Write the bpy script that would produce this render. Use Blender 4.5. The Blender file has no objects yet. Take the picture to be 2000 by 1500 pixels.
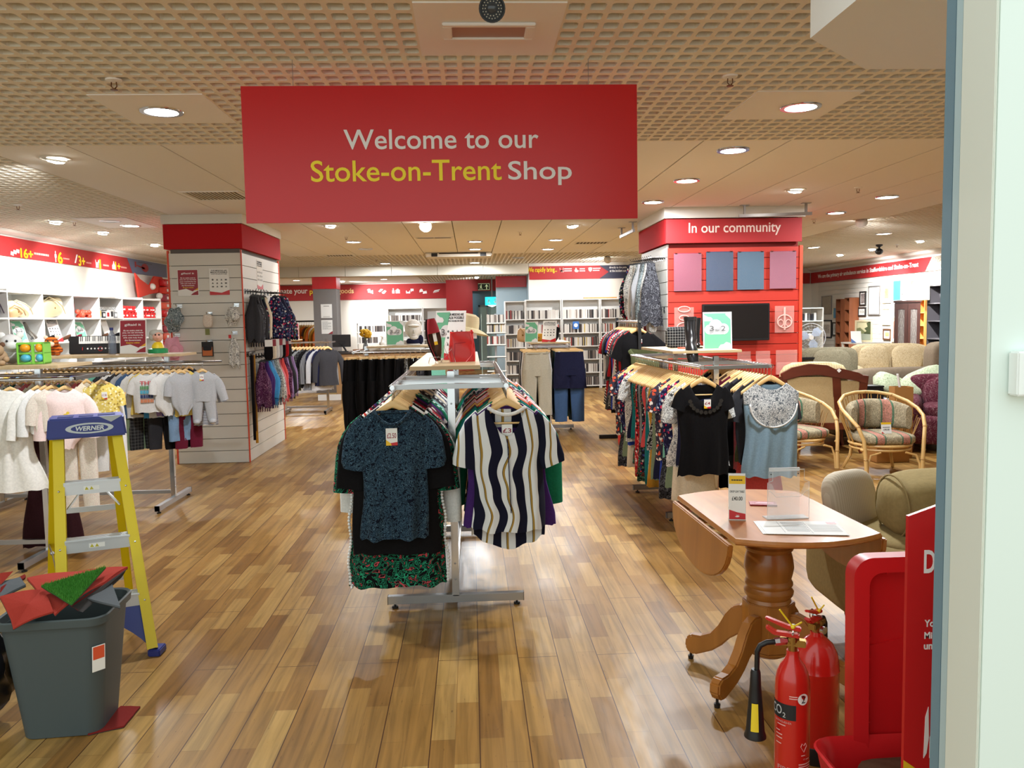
import bpy, bmesh, math, random
from mathutils import Vector, Matrix
random.seed(7)
PI = math.pi
SC = bpy.context.scene
COL = SC.collection

# ------------------------------------------------------------------ camera
F, EYE = 1600.0, 1.62
yaw, pit, roll = 0.0489821, -0.0800047, -0.0185502
_f = Vector((math.sin(yaw)*math.cos(pit), math.cos(yaw)*math.cos(pit), math.sin(pit)))
_r = Vector((math.cos(yaw), -math.sin(yaw), 0)); _u = _r.cross(_f)
CR = _r*math.cos(roll)+_u*math.sin(roll); CU = -_r*math.sin(roll)+_u*math.cos(roll)
cam = bpy.data.objects.new('camera', bpy.data.cameras.new('camera')); COL.objects.link(cam)
cam.data.sensor_width = 36.0; cam.data.lens = 36.0*F/2000.0; cam.data.clip_start = 0.05
cam.matrix_world = Matrix(((CR.x, CU.x, -_f.x, 0), (CR.y, CU.y, -_f.y, 0), (CR.z, CU.z, -_f.z, EYE), (0, 0, 0, 1)))
SC.camera = cam
# ------------------------------------------------------------------ light and exposure
SC.view_settings.view_transform = 'Standard'; SC.view_settings.look = 'None'
SC.view_settings.exposure = 0.78; SC.view_settings.gamma = 1.0; SC.view_settings.use_curve_mapping = False
SC.cycles.max_bounces = 7; SC.cycles.diffuse_bounces = 4; SC.cycles.glossy_bounces = 3
SC.cycles.transmission_bounces = 5; SC.cycles.transparent_max_bounces = 8
SC.cycles.caustics_reflective = False; SC.cycles.caustics_refractive = False
SC.cycles.sample_clamp_indirect = 4.0
world = bpy.data.worlds.new('mall_light'); SC.world = world; world.use_nodes = True
world.node_tree.nodes['Background'].inputs[0].default_value = (0.90, 1.0, 0.97, 1)
world.node_tree.nodes['Background'].inputs[1].default_value = 0.90   # the lit mall outside the shop front
LAMP_W, SPOT_W = 36.0, 115.0

# ------------------------------------------------------------------ measuring helpers
def ray(x, y):
    return CR*((x-1000)/F) - CU*((y-750)/F) + _f
def at(x, y, Y):            # the point at depth Y
    r = ray(x, y); return Vector((0, 0, EYE)) + r*(Y/r.y)
def fl(x, y, z=0.0):        # the point at height z
    r = ray(x, y); return Vector((0, 0, EYE)) + r*((z-EYE)/r.z)
def ax(x, y, X):            # the point at distance X to the side
    r = ray(x, y); return Vector((0, 0, EYE)) + r*(X/r.x)

# ------------------------------------------------------------------ materials
def lin(c):
    if isinstance(c, str): c = tuple(int(c[i:i+2], 16) for i in (0, 2, 4))
    return tuple(((v/255)/12.92 if v/255 <= .04045 else ((v/255+.055)/1.055)**2.4) for v in c) + (1,)
MATS = {}
def mat(name, c=(200, 200, 200), rough=.6, metal=0., spec=.5, emit=0., trans=0., alpha=1., coat=0., sheen=0.):
    if name in MATS: return MATS[name]
    m = bpy.data.materials.new(name); m.use_nodes = True; MATS[name] = m
    b = m.node_tree.nodes['Principled BSDF']
    b.inputs['Base Color'].default_value = lin(c); b.inputs['Roughness'].default_value = rough
    b.inputs['Metallic'].default_value = metal; b.inputs['Specular IOR Level'].default_value = spec
    b.inputs['Transmission Weight'].default_value = trans; b.inputs['Alpha'].default_value = alpha
    b.inputs['Coat Weight'].default_value = coat; b.inputs['Sheen Weight'].default_value = sheen
    if emit:
        b.inputs['Emission Color'].default_value = lin(c); b.inputs['Emission Strength'].default_value = emit
    return m
class NT:                   # a terse node builder
    def __init__(s, m): s.t = m.node_tree; s.b = s.t.nodes['Principled BSDF']
    def n(s, kind, ins=None, **props):
        k = s.t.nodes.new('ShaderNode'+kind)
        for a, v in props.items(): setattr(k, a, v)
        for a, v in (ins or {}).items():
            if isinstance(v, bpy.types.NodeSocket): s.t.links.new(v, k.inputs[a])
            else: k.inputs[a].default_value = v
        return k
    def link(s, o, i): s.t.links.new(o, s.b.inputs[i])
    def obj(s, scale=(1, 1, 1), rot=(0, 0, 0)):
        tc = s.n('TexCoord')
        return s.n('Mapping', {'Vector': tc.outputs['Object'], 'Scale': scale, 'Rotation': rot}).outputs[0]
    def ramp(s, fac, stops, const=True):
        r = s.n('ValToRGB', {'Fac': fac}); e = r.color_ramp; e.interpolation = 'CONSTANT' if const else 'LINEAR'
        while len(e.elements) < len(stops): e.elements.new(.5)
        for k, (p, c) in enumerate(stops): e.elements[k].position = p; e.elements[k].color = lin(c)
        return r.outputs[0]
def fabric(name, kind, cols, scale=1., rough=.85):
    """a printed or plain cloth: cols[0] is the ground colour"""
    if name in MATS: return MATS[name]
    m = mat(name, cols[0], rough, sheen=.02, spec=.12); t = NT(m); v = t.obj()
    def noise(sc, d=2): return t.n('TexNoise', {'Vector': v, 'Scale': sc, 'Detail': d}).outputs[0]
    out = None
    if kind == 'plain':
        c0 = lin(cols[0]); c1 = [min(1, x*1.06+.001) for x in c0[:3]]+[1]; c2 = [x*.93 for x in c0[:3]]+[1]
        r = t.n('ValToRGB', {'Fac': noise(90*scale, 4)})
        r.color_ramp.elements[0].color = c2; r.color_ramp.elements[0].position = .35
        r.color_ramp.elements[1].color = c1; r.color_ramp.elements[1].position = .65
        out = r.outputs[0]
    elif kind == 'floral':      # blots of several colours on a ground
        vo = t.n('TexVoronoi', {'Vector': v, 'Scale': 28*scale})
        k = len(cols)-1
        hue = t.n('SeparateColor', {'Color': vo.outputs['Color']}).outputs[0]
        petals = t.ramp(hue, [(i/k, c) for i, c in enumerate(cols[1:])])
        d = t.n('Math', {0: vo.outputs['Distance'], 1: noise(70*scale)}, operation='MULTIPLY').outputs[0]
        fac = t.ramp(d, [(0, 'ffffff'), (.2, '000000')])
        out = t.n('MixRGB', {'Fac': fac, 'Color1': lin(cols[0]), 'Color2': petals}).outputs[0]
    elif kind == 'swirl':       # small curls, paisley, palm fronds
        w = t.n('TexNoise', {'Vector': v, 'Scale': 34*scale, 'Detail': 1., 'Distortion': 2.2}).outputs[0]
        stops = [(0, cols[0]), (.43, cols[1]), (.475, cols[0])]
        if len(cols) > 2: stops += [(.53, cols[2]), (.58, cols[0])]
        if len(cols) > 3: stops += [(.63, cols[3]), (.68, cols[0])]
        out = t.ramp(w, stops)
    elif kind in ('hstripe', 'vstripe', 'dstripe'):
        sep = t.n('SeparateXYZ', {'Vector': v})
        src = sep.outputs[2] if kind == 'hstripe' else sep.outputs[0]
        if kind == 'dstripe': src = t.n('Math', {0: sep.outputs[0], 1: sep.outputs[2]}, operation='ADD').outputs[0]
        fr = t.n('Math', {0: t.n('Math', {0: src, 1: 25*scale}, operation='MULTIPLY').outputs[0]}, operation='FRACT').outputs[0]
        n = len(cols); out = t.ramp(fr, [(i/n, c) for i, c in enumerate(cols)])
    elif kind == 'wave':        # broad wavering vertical bands
        sep = t.n('SeparateXYZ', {'Vector': v})
        nz = t.n('TexNoise', {'Vector': t.obj((2.2, 1, 3.6)), 'Scale': 1., 'Detail': 1.}).outputs[0]
        a = t.n('Math', {0: nz, 1: .16}, operation='MULTIPLY').outputs[0]
        s_ = t.n('Math', {0: sep.outputs[0], 1: a}, operation='ADD').outputs[0]
        fr = t.n('Math', {0: t.n('Math', {0: s_, 1: 7.7*scale}, operation='MULTIPLY').outputs[0]}, operation='FRACT').outputs[0]
        out = t.ramp(fr, [(0, cols[0]), (.40, cols[1]), (.62, cols[0]), (.64, cols[2]), (.72, cols[1]), (.93, cols[1])])
    elif kind == 'plaid':
        sep = t.n('SeparateXYZ', {'Vector': v}); fs = []
        for o in (0, 2):
            fr = t.n('Math', {0: t.n('Math', {0: sep.outputs[o], 1: 14*scale}, operation='MULTIPLY').outputs[0]}, operation='FRACT').outputs[0]
            fs.append(t.ramp(fr, [(0, cols[0]), (.5, cols[1]), (.86, cols[2]), (.93, cols[1])]))
        out = t.n('MixRGB', {'Fac': .5, 'Color1': fs[0], 'Color2': fs[1]}).outputs[0]
    elif kind == 'bands':       # upholstery: floral ground crossed by upright ribbons
        sep = t.n('SeparateXYZ', {'Vector': v})
        fr = t.n('Math', {0: t.n('Math', {0: sep.outputs[0], 1: 4.2*scale}, operation='MULTIPLY').outputs[0]}, operation='FRACT').outputs[0]
        base = t.ramp(fr, [(0, cols[0]), (.34, cols[1]), (.4, cols[2]), (.68, cols[1]), (.74, cols[0])])
        w = t.n('TexNoise', {'Vector': v, 'Scale': 36., 'Detail': 1., 'Distortion': 2.}).outputs[0]
        fac = t.ramp(w, [(0, '000000'), (.45, 'e0e0e0'), (.52, '000000'), (.58, 'd0d0d0'), (.65, '000000')])
        out = t.n('MixRGB', {'Fac': fac, 'Color1': base, 'Color2': lin(cols[3])}).outputs[0]
    t.link(out, 'Base Color')
    bn = t.n('Bump', {'Strength': .25, 'Distance': .004, 'Height': noise(26, 3)})
    t.link(bn.outputs[0], 'Normal')
    return m
def woodmat(name, c0, c1, rough=.4, axis=2, scale=1., coat=.0):
    if name in MATS: return MATS[name]
    m = mat(name, c0, rough, coat=coat); t = NT(m)
    s = [22*scale]*3; s[axis] = 1.6*scale
    n = t.n('TexNoise', {'Vector': t.obj(tuple(s)), 'Scale': 1., 'Detail': 4., 'Distortion': .6}).outputs[0]
    t.link(t.ramp(n, [(.3, c0), (.7, c1)], False), 'Base Color')
    return m

# ------------------------------------------------------------------ mesh building
class MB:
    def __init__(s): s.v = []; s.f = []; s.m = []
    def add(s, vs, fs, mi=0):
        o = len(s.v); s.v += [tuple(p) for p in vs]; s.f += [tuple(o+i for i in q) for q in fs]; s.m += [mi]*len(fs); return s
    def box(s, x0, x1, y0, y1, z0, z1, M=None, mi=0):
        vs = [Vector((x, y, z)) for x in (x0, x1) for y in (y0, y1) for z in (z0, z1)]
        if M is not None: vs = [M @ p for p in vs]
        return s.add(vs, [(0, 1, 3, 2), (4, 6, 7, 5), (0, 4, 5, 1), (2, 3, 7, 6), (0, 2, 6, 4), (1, 5, 7, 3)], mi)
    def beam(s, a, b, w, h, up=(0, 0, 1)):      # a bar of w x h from a to b
        a, b = Vector(a), Vector(b); d = (b-a).normalized(); u = Vector(up)
        x = d.cross(u).normalized(); u = x.cross(d)
        vs = [p + x*(i*w/2) + u*(j*h/2) for p in (a, b) for i in (-1, 1) for j in (-1, 1)]
        return s.add(vs, [(0, 1, 3, 2), (4, 6, 7, 5), (0, 4, 5, 1), (2, 3, 7, 6), (0, 2, 6, 4), (1, 5, 7, 3)])
    def tube(s, pts, r, n=8, closed=False, sx=1., cap=True):
        pts = [Vector(p) for p in pts]; k = len(pts)
        rs = r if isinstance(r, (list, tuple)) else [r]*k
        up = None; vs = []
        for i, p in enumerate(pts):
            if closed: d = pts[(i+1) % k]-pts[i-1]
            else: d = pts[min(i+1, k-1)]-pts[max(i-1, 0)]
            d.normalize()
            if up is None:
                up = Vector((0, 0, 1)) if abs(d.z) < .9 else Vector((0, 1, 0))
            x = d.cross(up).normalized(); up = x.cross(d).normalized()
            for j in range(n):
                a = 2*PI*j/n; vs.append(p + x*(rs[i]*math.cos(a)*sx) + up*(rs[i]*math.sin(a)))
        fs = []
        for i in range(k if closed else k-1):
            for j in range(n):
                fs.append((i*n+j, i*n+(j+1) % n, ((i+1) % k)*n+(j+1) % n, ((i+1) % k)*n+j))
        if not closed and cap: fs += [tuple(range(n-1, -1, -1)), tuple(range((k-1)*n, k*n))]
        return s.add(vs, fs)
    def lathe(s, prof, c=(0, 0, 0), n=24, M=None):
        vs = []
        for r, z in prof:
            for j in range(n):
                a = 2*PI*j/n; p = Vector((r*math.cos(a), r*math.sin(a), z))
                if M is not None: p = M @ p
                vs.append(p+Vector(c))
        fs = [(i*n+j, i*n+(j+1) % n, (i+1)*n+(j+1) % n, (i+1)*n+j) for i in range(len(prof)-1) for j in range(n)]
        k = len(prof)-1
        fs += [tuple(range(n-1, -1, -1)), tuple(range(k*n, k*n+n))]
        return s.add(vs, fs)
    def prism(s, poly, a0, a1, axis='y', mi=0, M=None):
        def P(u, w, a): return {'y': (u, a, w), 'z': (u, w, a), 'x': (a, u, w)}[axis]
        n = len(poly)
        vs = [Vector(P(u, w, a)) for a in (a0, a1) for u, w in poly]
        if M is not None: vs = [M @ p for p in vs]
        fs = [tuple(range(n)), tuple(range(2*n-1, n-1, -1))]+[(i, (i+1) % n, n+(i+1) % n, n+i) for i in range(n)]
        return s.add(vs, fs, mi)
    def grid(s, fn, nu, nv, closeu=False):
        vs = [fn(i/(nu if closeu else nu-1), j/(nv-1)) for j in range(nv) for i in range(nu)]
        fs = [(j*nu+i, j*nu+(i+1) % nu, (j+1)*nu+(i+1) % nu, (j+1)*nu+i) for j in range(nv-1) for i in range(nu if closeu else nu-1)]
        return s.add(vs, fs)
    def ball(s, c, r, nu=14, nv=9, M=None):
        rx, ry, rz = (r, r, r) if isinstance(r, (int, float)) else r; c = Vector(c)
        def fn(u, v):
            a, b = 2*PI*u, PI*(v-.5); p = Vector((rx*math.cos(b)*math.cos(a), ry*math.cos(b)*math.sin(a), rz*math.sin(b)))
            return c+(M @ p if M is not None else p)
        return s.grid(fn, nu, nv, True)
    def pillow(s, c, sz, M=None, e=.45, n=16, m=9):   # a plump superellipsoid
        c = Vector(c)
        def pw(v): return math.copysign(abs(v)**e, v)
        def fn(u, v):
            a, b = 2*PI*u, PI*(v-.5)
            p = Vector((sz[0]*pw(math.cos(b))*pw(math.cos(a)), sz[1]*pw(math.cos(b))*pw(math.sin(a)), sz[2]*pw(math.sin(b))))
            return c+(M @ p if M is not None else p)
        return s.grid(fn, n, m, True)
    def mesh(s, name, smooth=False, bevel=0., off=None):
        me = bpy.data.meshes.new(name)
        vs = s.v if off is None else [(x-off[0], y-off[1], z-off[2]) for x, y, z in s.v]
        me.from_pydata(vs, [], s.f); 
        if any(s.m): me.polygons.foreach_set('material_index', s.m)
        bm = bmesh.new(); bm.from_mesh(me); bmesh.ops.recalc_face_normals(bm, faces=bm.faces)
        if bevel:
            es = [e for e in bm.edges if len(e.link_faces) == 2 and e.calc_face_angle(0) > .5]
            bmesh.ops.bevel(bm, geom=es, offset=bevel, segments=2, affect='EDGES', clamp_overlap=True)
        bm.to_mesh(me); bm.free()
        if smooth:
            me.polygons.foreach_set('use_smooth', [True]*len(me.polygons))
            if smooth != 'all': me.set_sharp_from_angle(angle=math.radians(40))
        me.update(); return me
def put(name, me, m, parent=None, loc=None, rot=None):
    o = bpy.data.objects.new(name, me); COL.objects.link(o)
    ms = m if isinstance(m, (list, tuple)) else [m]
    if len(me.materials) == 0:
        for x in ms: me.materials.append(x)
    elif m is not None:
        for i, x in enumerate(ms):
            if me.materials[i] != x:
                o.material_slots[i].link = 'OBJECT'; o.material_slots[i].material = x
    if parent is not None: o.parent = parent
    if loc is not None: o.location = loc
    if rot is not None: o.rotation_euler = rot
    return o
def part(name, mb, m, root, smooth=False, bevel=0., world=False, label=None):
    off = None
    if world: off = root.location; 
    if world and root.parent is not None: off = root.parent.location
    o = put(name, mb.mesh(name, smooth, bevel, off), m, root)
    if label: o['label'] = label
    return o
LABELS = {}
def tag(o, label, cat, group=None):
    o['label'] = label; o['category'] = cat
    if group: o['group'] = group
    LABELS.setdefault(label, []).append(group)
    return o
def thing(name, label, cat, loc=(0, 0, 0), rz=0., group=None, rx=0.):
    o = bpy.data.objects.new(name, None); COL.objects.link(o); o.empty_display_size = .05
    o.location = loc; o.rotation_euler = (rx, 0, rz)
    return tag(o, label, cat, group)
def solo(name, mb, m, label, cat, group=None, smooth=False, bevel=0., base=None):
    """a thing that is one mesh, authored in place; its origin goes to its base"""
    if base is None:
        xs = [p[0] for p in mb.v]; ys = [p[1] for p in mb.v]; zs = [p[2] for p in mb.v]
        base = ((min(xs)+max(xs))/2, (min(ys)+max(ys))/2, min(zs))
    return tag(put(name, mb.mesh(name, smooth, bevel, base), m, None, base), label, cat, group)
def struct(name, mb, m, parent=None, smooth=False, bevel=0.):
    o = put(name, mb.mesh(name, smooth, bevel), m, parent)
    if parent is None: o['kind'] = 'structure'
    return o
def flat(name, poly, m, root, y=-.004, t=.0015, label=None):   # a thin printed field on a sign, facing -y
    return part(name, MB().prism(poly, y, y-t), m, root, label=label)
def rect(x0, x1, z0, z1): return [(x0, z0), (x1, z0), (x1, z1), (x0, z1)]
def disc(cx, cz, r, n=20): return [(cx+r*math.cos(2*PI*i/n), cz+r*math.sin(2*PI*i/n)) for i in range(n)]
TEXTC = {}
def text_mesh(s, bold=0.):
    if (s, bold) in TEXTC: return TEXTC[(s, bold)]
    cu = bpy.data.curves.new('t', 'FONT'); cu.body = s; cu.size = 1.; cu.extrude = .004; cu.offset = bold; cu.resolution_u = 4
    ob = bpy.data.objects.new('t', cu); COL.objects.link(ob); bpy.context.view_layer.update()
    me = bpy.data.meshes.new_from_object(ob.evaluated_get(bpy.context.evaluated_depsgraph_get()))
    vs = [v.co.copy() for v in me.vertices]; fs = [tuple(p.vertices) for p in me.polygons]
    bpy.data.objects.remove(ob); bpy.data.curves.remove(cu); bpy.data.meshes.remove(me)
    TEXTC[(s, bold)] = (vs, fs); return vs, fs
def letters(root, s, x0, z0, w, h, m, y=-.006, bold=.015, name='lettering', depth=.002, parent=None, slant=0.):
    """text fitted to the box x0..x0+w, z0..z0+h on a sign's face (local xz, facing -y)"""
    vs, fs = text_mesh(s, bold)
    ax0, ax1 = min(v.x for v in vs), max(v.x for v in vs); ay0, ay1 = min(v.y for v in vs), max(v.y for v in vs)
    sx = w/(ax1-ax0); sy = h/(ay1-ay0) if h else sx
    mb = MB()
    mb.add([(x0+(v.x-ax0)*sx+slant*(v.y-ay0)*sy, y-(v.z+.004)/.008*depth, z0+(v.y-ay0)*sy) for v in vs], fs)
    return put(name, mb.mesh(name), m, parent or root)
# ================================================================== the room
CZ = 2.86                                     # ceiling height
M_white = mat('white_paint', (226, 224, 216), .6); M_ceil = mat('ceiling_paint', (242, 241, 238), .8)
M_tile = mat('lattice_tile', (236, 230, 214), .75); M_back = mat('lattice_backing', (112, 106, 90), .9)
M_red = mat('sign_red', (196, 28, 34), .35); M_redwall = mat('red_wall_paint', (172, 36, 40), .6)
M_wtext = mat('white_vinyl', (238, 238, 238), .5); M_ytext = mat('yellow_vinyl', (250, 228, 30), .5)
M_navy = mat('navy_vinyl', (36, 38, 66), .5); M_black = mat('black_plastic', (20, 20, 22), .45)
M_chrome = mat('chrome', (205, 205, 208), .16, 1.); M_steel = mat('brushed_steel', (170, 170, 172), .33, 1.)
M_alu = mat('aluminium', (200, 203, 206), .4, .9); M_paper = mat('paper', (236, 236, 232), .7)
M_dark = mat('dark_gap', (60, 50, 40), .9); M_grey = mat('grey_paint', (122, 118, 116), .6)
M_bluegrey = mat('blue_grey_paint', (150, 168, 176), .6); M_mint = mat('mint_white_paint', (222, 234, 228), .5)
M_guide = mat('shutter_guide', (112, 142, 158), .5); M_guide2 = mat('shutter_guide_light', (176, 198, 204), .5); M_buff = mat('reveal_paint', (222, 226, 216), .55)
M_lamp = mat('lamp_glow', (255, 252, 245), .5, emit=14.); M_spotglow = mat('spot_glow', (255, 250, 240), .5, emit=30.)
M_inkgrey = mat('grey_ink', (95, 95, 95), .6); M_ink = mat('black_ink', (30, 30, 32), .6)
M_green = mat('mint_green_print', (112, 190, 150), .5); M_maroon = mat('maroon_print', (150, 42, 56), .5)
M_orange = mat('orange_trim', (214, 74, 44), .5); M_glass = mat('clear_acrylic', (245, 250, 250), .05, trans=1., spec=.5)

def floor_material():
    m = mat('plank_floor', (160, 115, 65), .35, coat=.0, spec=.3); t = NT(m)
    tc = t.n('TexCoord'); v = t.n('Mapping', {'Vector': tc.outputs['Object'], 'Rotation': (0, 0, PI/2)}).outputs[0]
    def brick(wd, ht, off, mort):
        b = t.n('TexBrick', {'Vector': v, 'Color1': (0, 0, 0, 1), 'Color2': (1, 1, 1, 1), 'Mortar': (.5, .5, .5, 1), 'Scale': 1.,
                             'Brick Width': wd, 'Row Height': ht, 'Mortar Size': mort, 'Bias': 0., 'Mortar Smooth': .1})
        b.offset = off; return b
    strip = brick(.48, .095, .37, .0012); board = brick(1.9, .19, .41, .0022)
    tint = t.ramp(strip.outputs['Color'], [(0, (150, 106, 52)), (.3, (173, 129, 66)), (.6, (186, 143, 78)), (1, (204, 164, 96))], False)
    grain = t.n('TexNoise', {'Vector': t.obj((34, 1.7, 1)), 'Scale': 1., 'Detail': 5., 'Distortion': .8}).outputs[0]
    g = t.n('MixRGB', {'Fac': .75, 'Color1': tint, 'Color2': t.ramp(grain, [(.2, (128, 128, 128)), (.55, (226, 226, 226)), (.8, (255, 255, 255))], False)}, blend_type='MULTIPLY').outputs[0]
    knots = t.n('TexNoise', {'Vector': t.obj((120, 22, 1)), 'Scale': 1., 'Detail': 1., 'Distortion': .3}).outputs[0]
    g = t.n('MixRGB', {'Fac': t.ramp(knots, [(0, 'ffffff'), (.22, 'b0b0b0'), (.27, '000000')], False), 'Color1': g, 'Color2': lin((78, 42, 20))}).outputs[0]
    blot = t.n('TexNoise', {'Vector': t.obj((.7, .35, 1)), 'Scale': 1., 'Detail': 3.}).outputs[0]
    g = t.n('MixRGB', {'Fac': .45, 'Color1': g, 'Color2': t.ramp(blot, [(.35, (176, 160, 150)), (.65, (255, 255, 255))], False)}, blend_type='MULTIPLY').outputs[0]
    gap = t.n('Math', {0: strip.outputs['Fac'], 1: .35}, operation='MULTIPLY').outputs[0]
    gap = t.n('Math', {0: gap, 1: board.outputs['Fac']}, operation='MAXIMUM').outputs[0]
    out = t.n('MixRGB', {'Fac': gap, 'Color1': g, 'Color2': lin((74, 44, 24))}).outputs[0]
    t.link(out, 'Base Color')
    wear = t.n('TexNoise', {'Vector': t.obj((4, 1., 1)), 'Scale': 1., 'Detail': 2.}).outputs[0]
    t.link(t.n('MapRange', {'Value': wear, 'From Min': .1, 'From Max': .9, 'To Min': .22, 'To Max': .5}).outputs[0], 'Roughness')
    wob = t.n('TexNoise', {'Vector': t.obj((9, 5, 1)), 'Scale': 1., 'Detail': 2.}).outputs[0]
    t.link(t.n('Bump', {'Strength': .22, 'Distance': .01, 'Height': wob}).outputs[0], 'Normal')
    return m
struct('floor', MB().box(-9, 11, -4, 28.6, -.05, 0), floor_material())

def lattice(x0, x1, y0, y1, nx, ny, z, skip=(), rounded=True, hx=.74, hy=.68, depth=.045):
    """a ceiling of moulded tiles with rows of rectangular cells"""
    mb = MB(); dx, dy = (x1-x0)/nx, (y1-y0)/ny
    for i in range(nx):
        for j in range(ny):
            cx, cy = x0+(i+.5)*dx, y0+(j+.5)*dy
            if any(a < cx < b and c < cy < d for a, b, c, d in skip): continue
            a, b, c, d = x0+i*dx, x0+(i+1)*dx, y0+j*dy, y0+(j+1)*dy
            p, q = dx*hx/2, dy*hy/2; r = min(p, q)*.3
            O = [(a, c, z), (b, c, z), (b, d, z), (a, d, z)]
            if rounded:
                I = [(cx-p+r, cy-q), (cx+p-r, cy-q), (cx+p, cy-q+r), (cx+p, cy+q-r), (cx+p-r, cy+q), (cx-p+r, cy+q), (cx-p, cy+q-r), (cx-p, cy-q+r)]
                vs = O+[(u, w, z) for u, w in I]+[(u, w, z+depth) for u, w in I]
                fs = [(0, 1, 5, 4), (1, 6, 5), (1, 2, 7, 6), (2, 8, 7), (2, 3, 9, 8), (3, 10, 9), (3, 0, 11, 10), (0, 4, 11)]
                fs += [(4+k, 4+(k+1) % 8, 12+(k+1) % 8, 12+k) for k in range(8)]
            else:
                I = [(cx-p, cy-q), (cx+p, cy-q), (cx+p, cy+q), (cx-p, cy+q)]
                vs = O+[(u, w, z) for u, w in I]+[(u, w, z+depth) for u, w in I]
                fs = [(k, (k+1) % 4, 4+(k+1) % 4, 4+k) for k in range(4)]+[(4+k, 4+(k+1) % 4, 8+(k+1) % 4, 8+k) for k in range(4)]
            mb.add(vs, fs)
    me = bpy.data.meshes.new('ceiling'); me.from_pydata(mb.v, [], mb.f); me.update()
    o = put('ceiling', me, M_tile); o['kind'] = 'structure'
    bk = put('backing', MB().box(x0, x1, y0, y1, z+depth, z+depth+.02).mesh('backing'), M_back, o)
    return o
TX, TY = .61, .645
# plain tiles let into the lattice near the front: (x0, x1, y0, y1)
T_cam = (-.20, .41, 5.9-4*TY, 5.9-3*TY); T_l = (-.2-3*TX, -.2-2*TX, 5.9-2*TY, 5.9-TY); T_r = (-.2+3*TX+.06, -.2+4*TX+.06, 5.9-2*TY, 5.9-TY)
T_r = (-.2+3*TX, -.2+4*TX, 5.9-2*TY, 5.9-TY)
lattice(-.2-10*TX, -.2+16*TX, 5.9-6*TY, 5.9, 26*7, 36, CZ, skip=(T_cam, T_l, T_r))
for k, (a, b, c, d) in enumerate((T_cam, T_l, T_r)):
    struct('ceiling', MB().box(a, b, c, d, CZ-.006, CZ+.03), M_ceil)
lattice(-5.9, -3.385, 5.9, 19.3, 29, 124, CZ, rounded=False)
lattice(5.505, 9.6, 5.9, 22.6, 48, 155, CZ, rounded=False)
lattice(-3.385, 5.505, 15.8, 19.2, 104, 14, CZ, rounded=False, hx=.62, hy=.86)
lattice(-1.5, 1.6, 19.3, 27.6, 36, 34, CZ, rounded=False, hx=.62, hy=.86)
mb = MB(); mb2 = MB()
for k in range(14):
    x0 = -3.385+.635*k; mb.box(x0+.006, x0+.629, 5.9, 15.8, CZ, CZ+.03)
struct('ceiling', mb, M_ceil); struct('ceiling', MB().box(-3.385, 5.505, 5.9, 15.8, CZ+.03, CZ+.05), M_dark)
struct('ceiling', MB().box(-8.2, -1.5, 19.3, 27.6, CZ-.004, CZ+.03), M_ceil)
mb = MB()
for k in range(7): mb.box(-5.9+k*1.035+.004, -5.9+(k+1)*1.035-.004, 18.75, 19.3, 2.63, CZ-.001)
struct('trim_1', mb, mat('beam_paint', (214, 210, 196), .7))
# dropped bulkhead over the right side of the shop front
struct('trim_2', MB().prism([(.985, 1.76), (.985, 2.36), (1.29, 2.655), (4.2, 2.655), (4.2, 1.76)], 2.40, CZ-.002, 'z'), M_ceil)

# walls
struct('wall_left', MB().box(-6.05, -5.9, 1.7, 19.3, 0, CZ), M_white)
struct('wall_left_return', MB().box(-8.3, -5.9, 19.15, 19.3, 0, CZ), M_white)
struct('wall_left_rear', MB().box(-8.3, -8.15, 19.3, 27.7, 0, CZ), M_white)
struct('wall_back', MB().box(-8.3, 1.6, 27.6, 27.75, 0, CZ), M_white)
struct('wall_right', MB().box(9.5, 9.65, 1.75, 22.5, 0, CZ), M_white)
struct('wall_rear_right', MB().box(4.9, 9.65, 22.5, 22.65, 0, CZ), M_white)
struct('wall_books', MB().box(1.35, 5.05, 18.8, 18.95, 0, CZ), M_white)
struct('wall_books_return', MB().box(4.9, 5.05, 18.95, 22.5, 0, CZ), M_white)
struct('wall_recess', MB().box(.62, 1.349, 19.6, 19.75, 0, 2.62), M_bluegrey)
struct('wall_recess_side', MB().box(1.35, 1.45, 18.95, 27.6, 0, 2.86), M_bluegrey)
struct('wall_red', MB().box(-.75, .08, 26.0, 26.15, 0, 2.855), M_redwall)
struct('wall_blue', MB().box(.08, 1.35, 26.3, 26.45, 0, 2.60), mat('pale_blue_paint', (120, 165, 188), .6))
struct('wall_red_header', MB().box(.08, 1.35, 26.0, 26.15, 2.5, 2.855), M_redwall)
# shop front: jamb with shutter guide
struct('wall_front', MB().prism([(1.0135, 1.55), (9.5, 1.55), (9.5, 1.75), (1.04, 1.75), (1.04, 1.664), (1.0135, 1.664)], 0, 3.3, 'z'), [M_mint])
struct('trim_3', MB().box(1.008, 1.0135, 1.552, 1.662, 0, 3.3), M_buff, bevel=.002)
struct('trim_4', MB().box(1.011, 1.04, 1.664, 1.690, 0, 3.3), M_guide2, bevel=.002)
struct('trim_7', MB().box(1.018, 1.05, 1.700, 1.738, 0, 3.3), M_guide, bevel=.002)
# cornices
struct('trim_5', MB().prism([(-5.9, 2.80), (-5.9, CZ), (-5.78, CZ), (-5.79, 2.83)], 3, 18.7, 'y'), M_white)
struct('trim_6', MB().prism([(9.5, 2.76), (9.5, CZ), (9.38, CZ), (9.39, 2.8)], 5, 22.5, 'y'), M_white)

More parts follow.
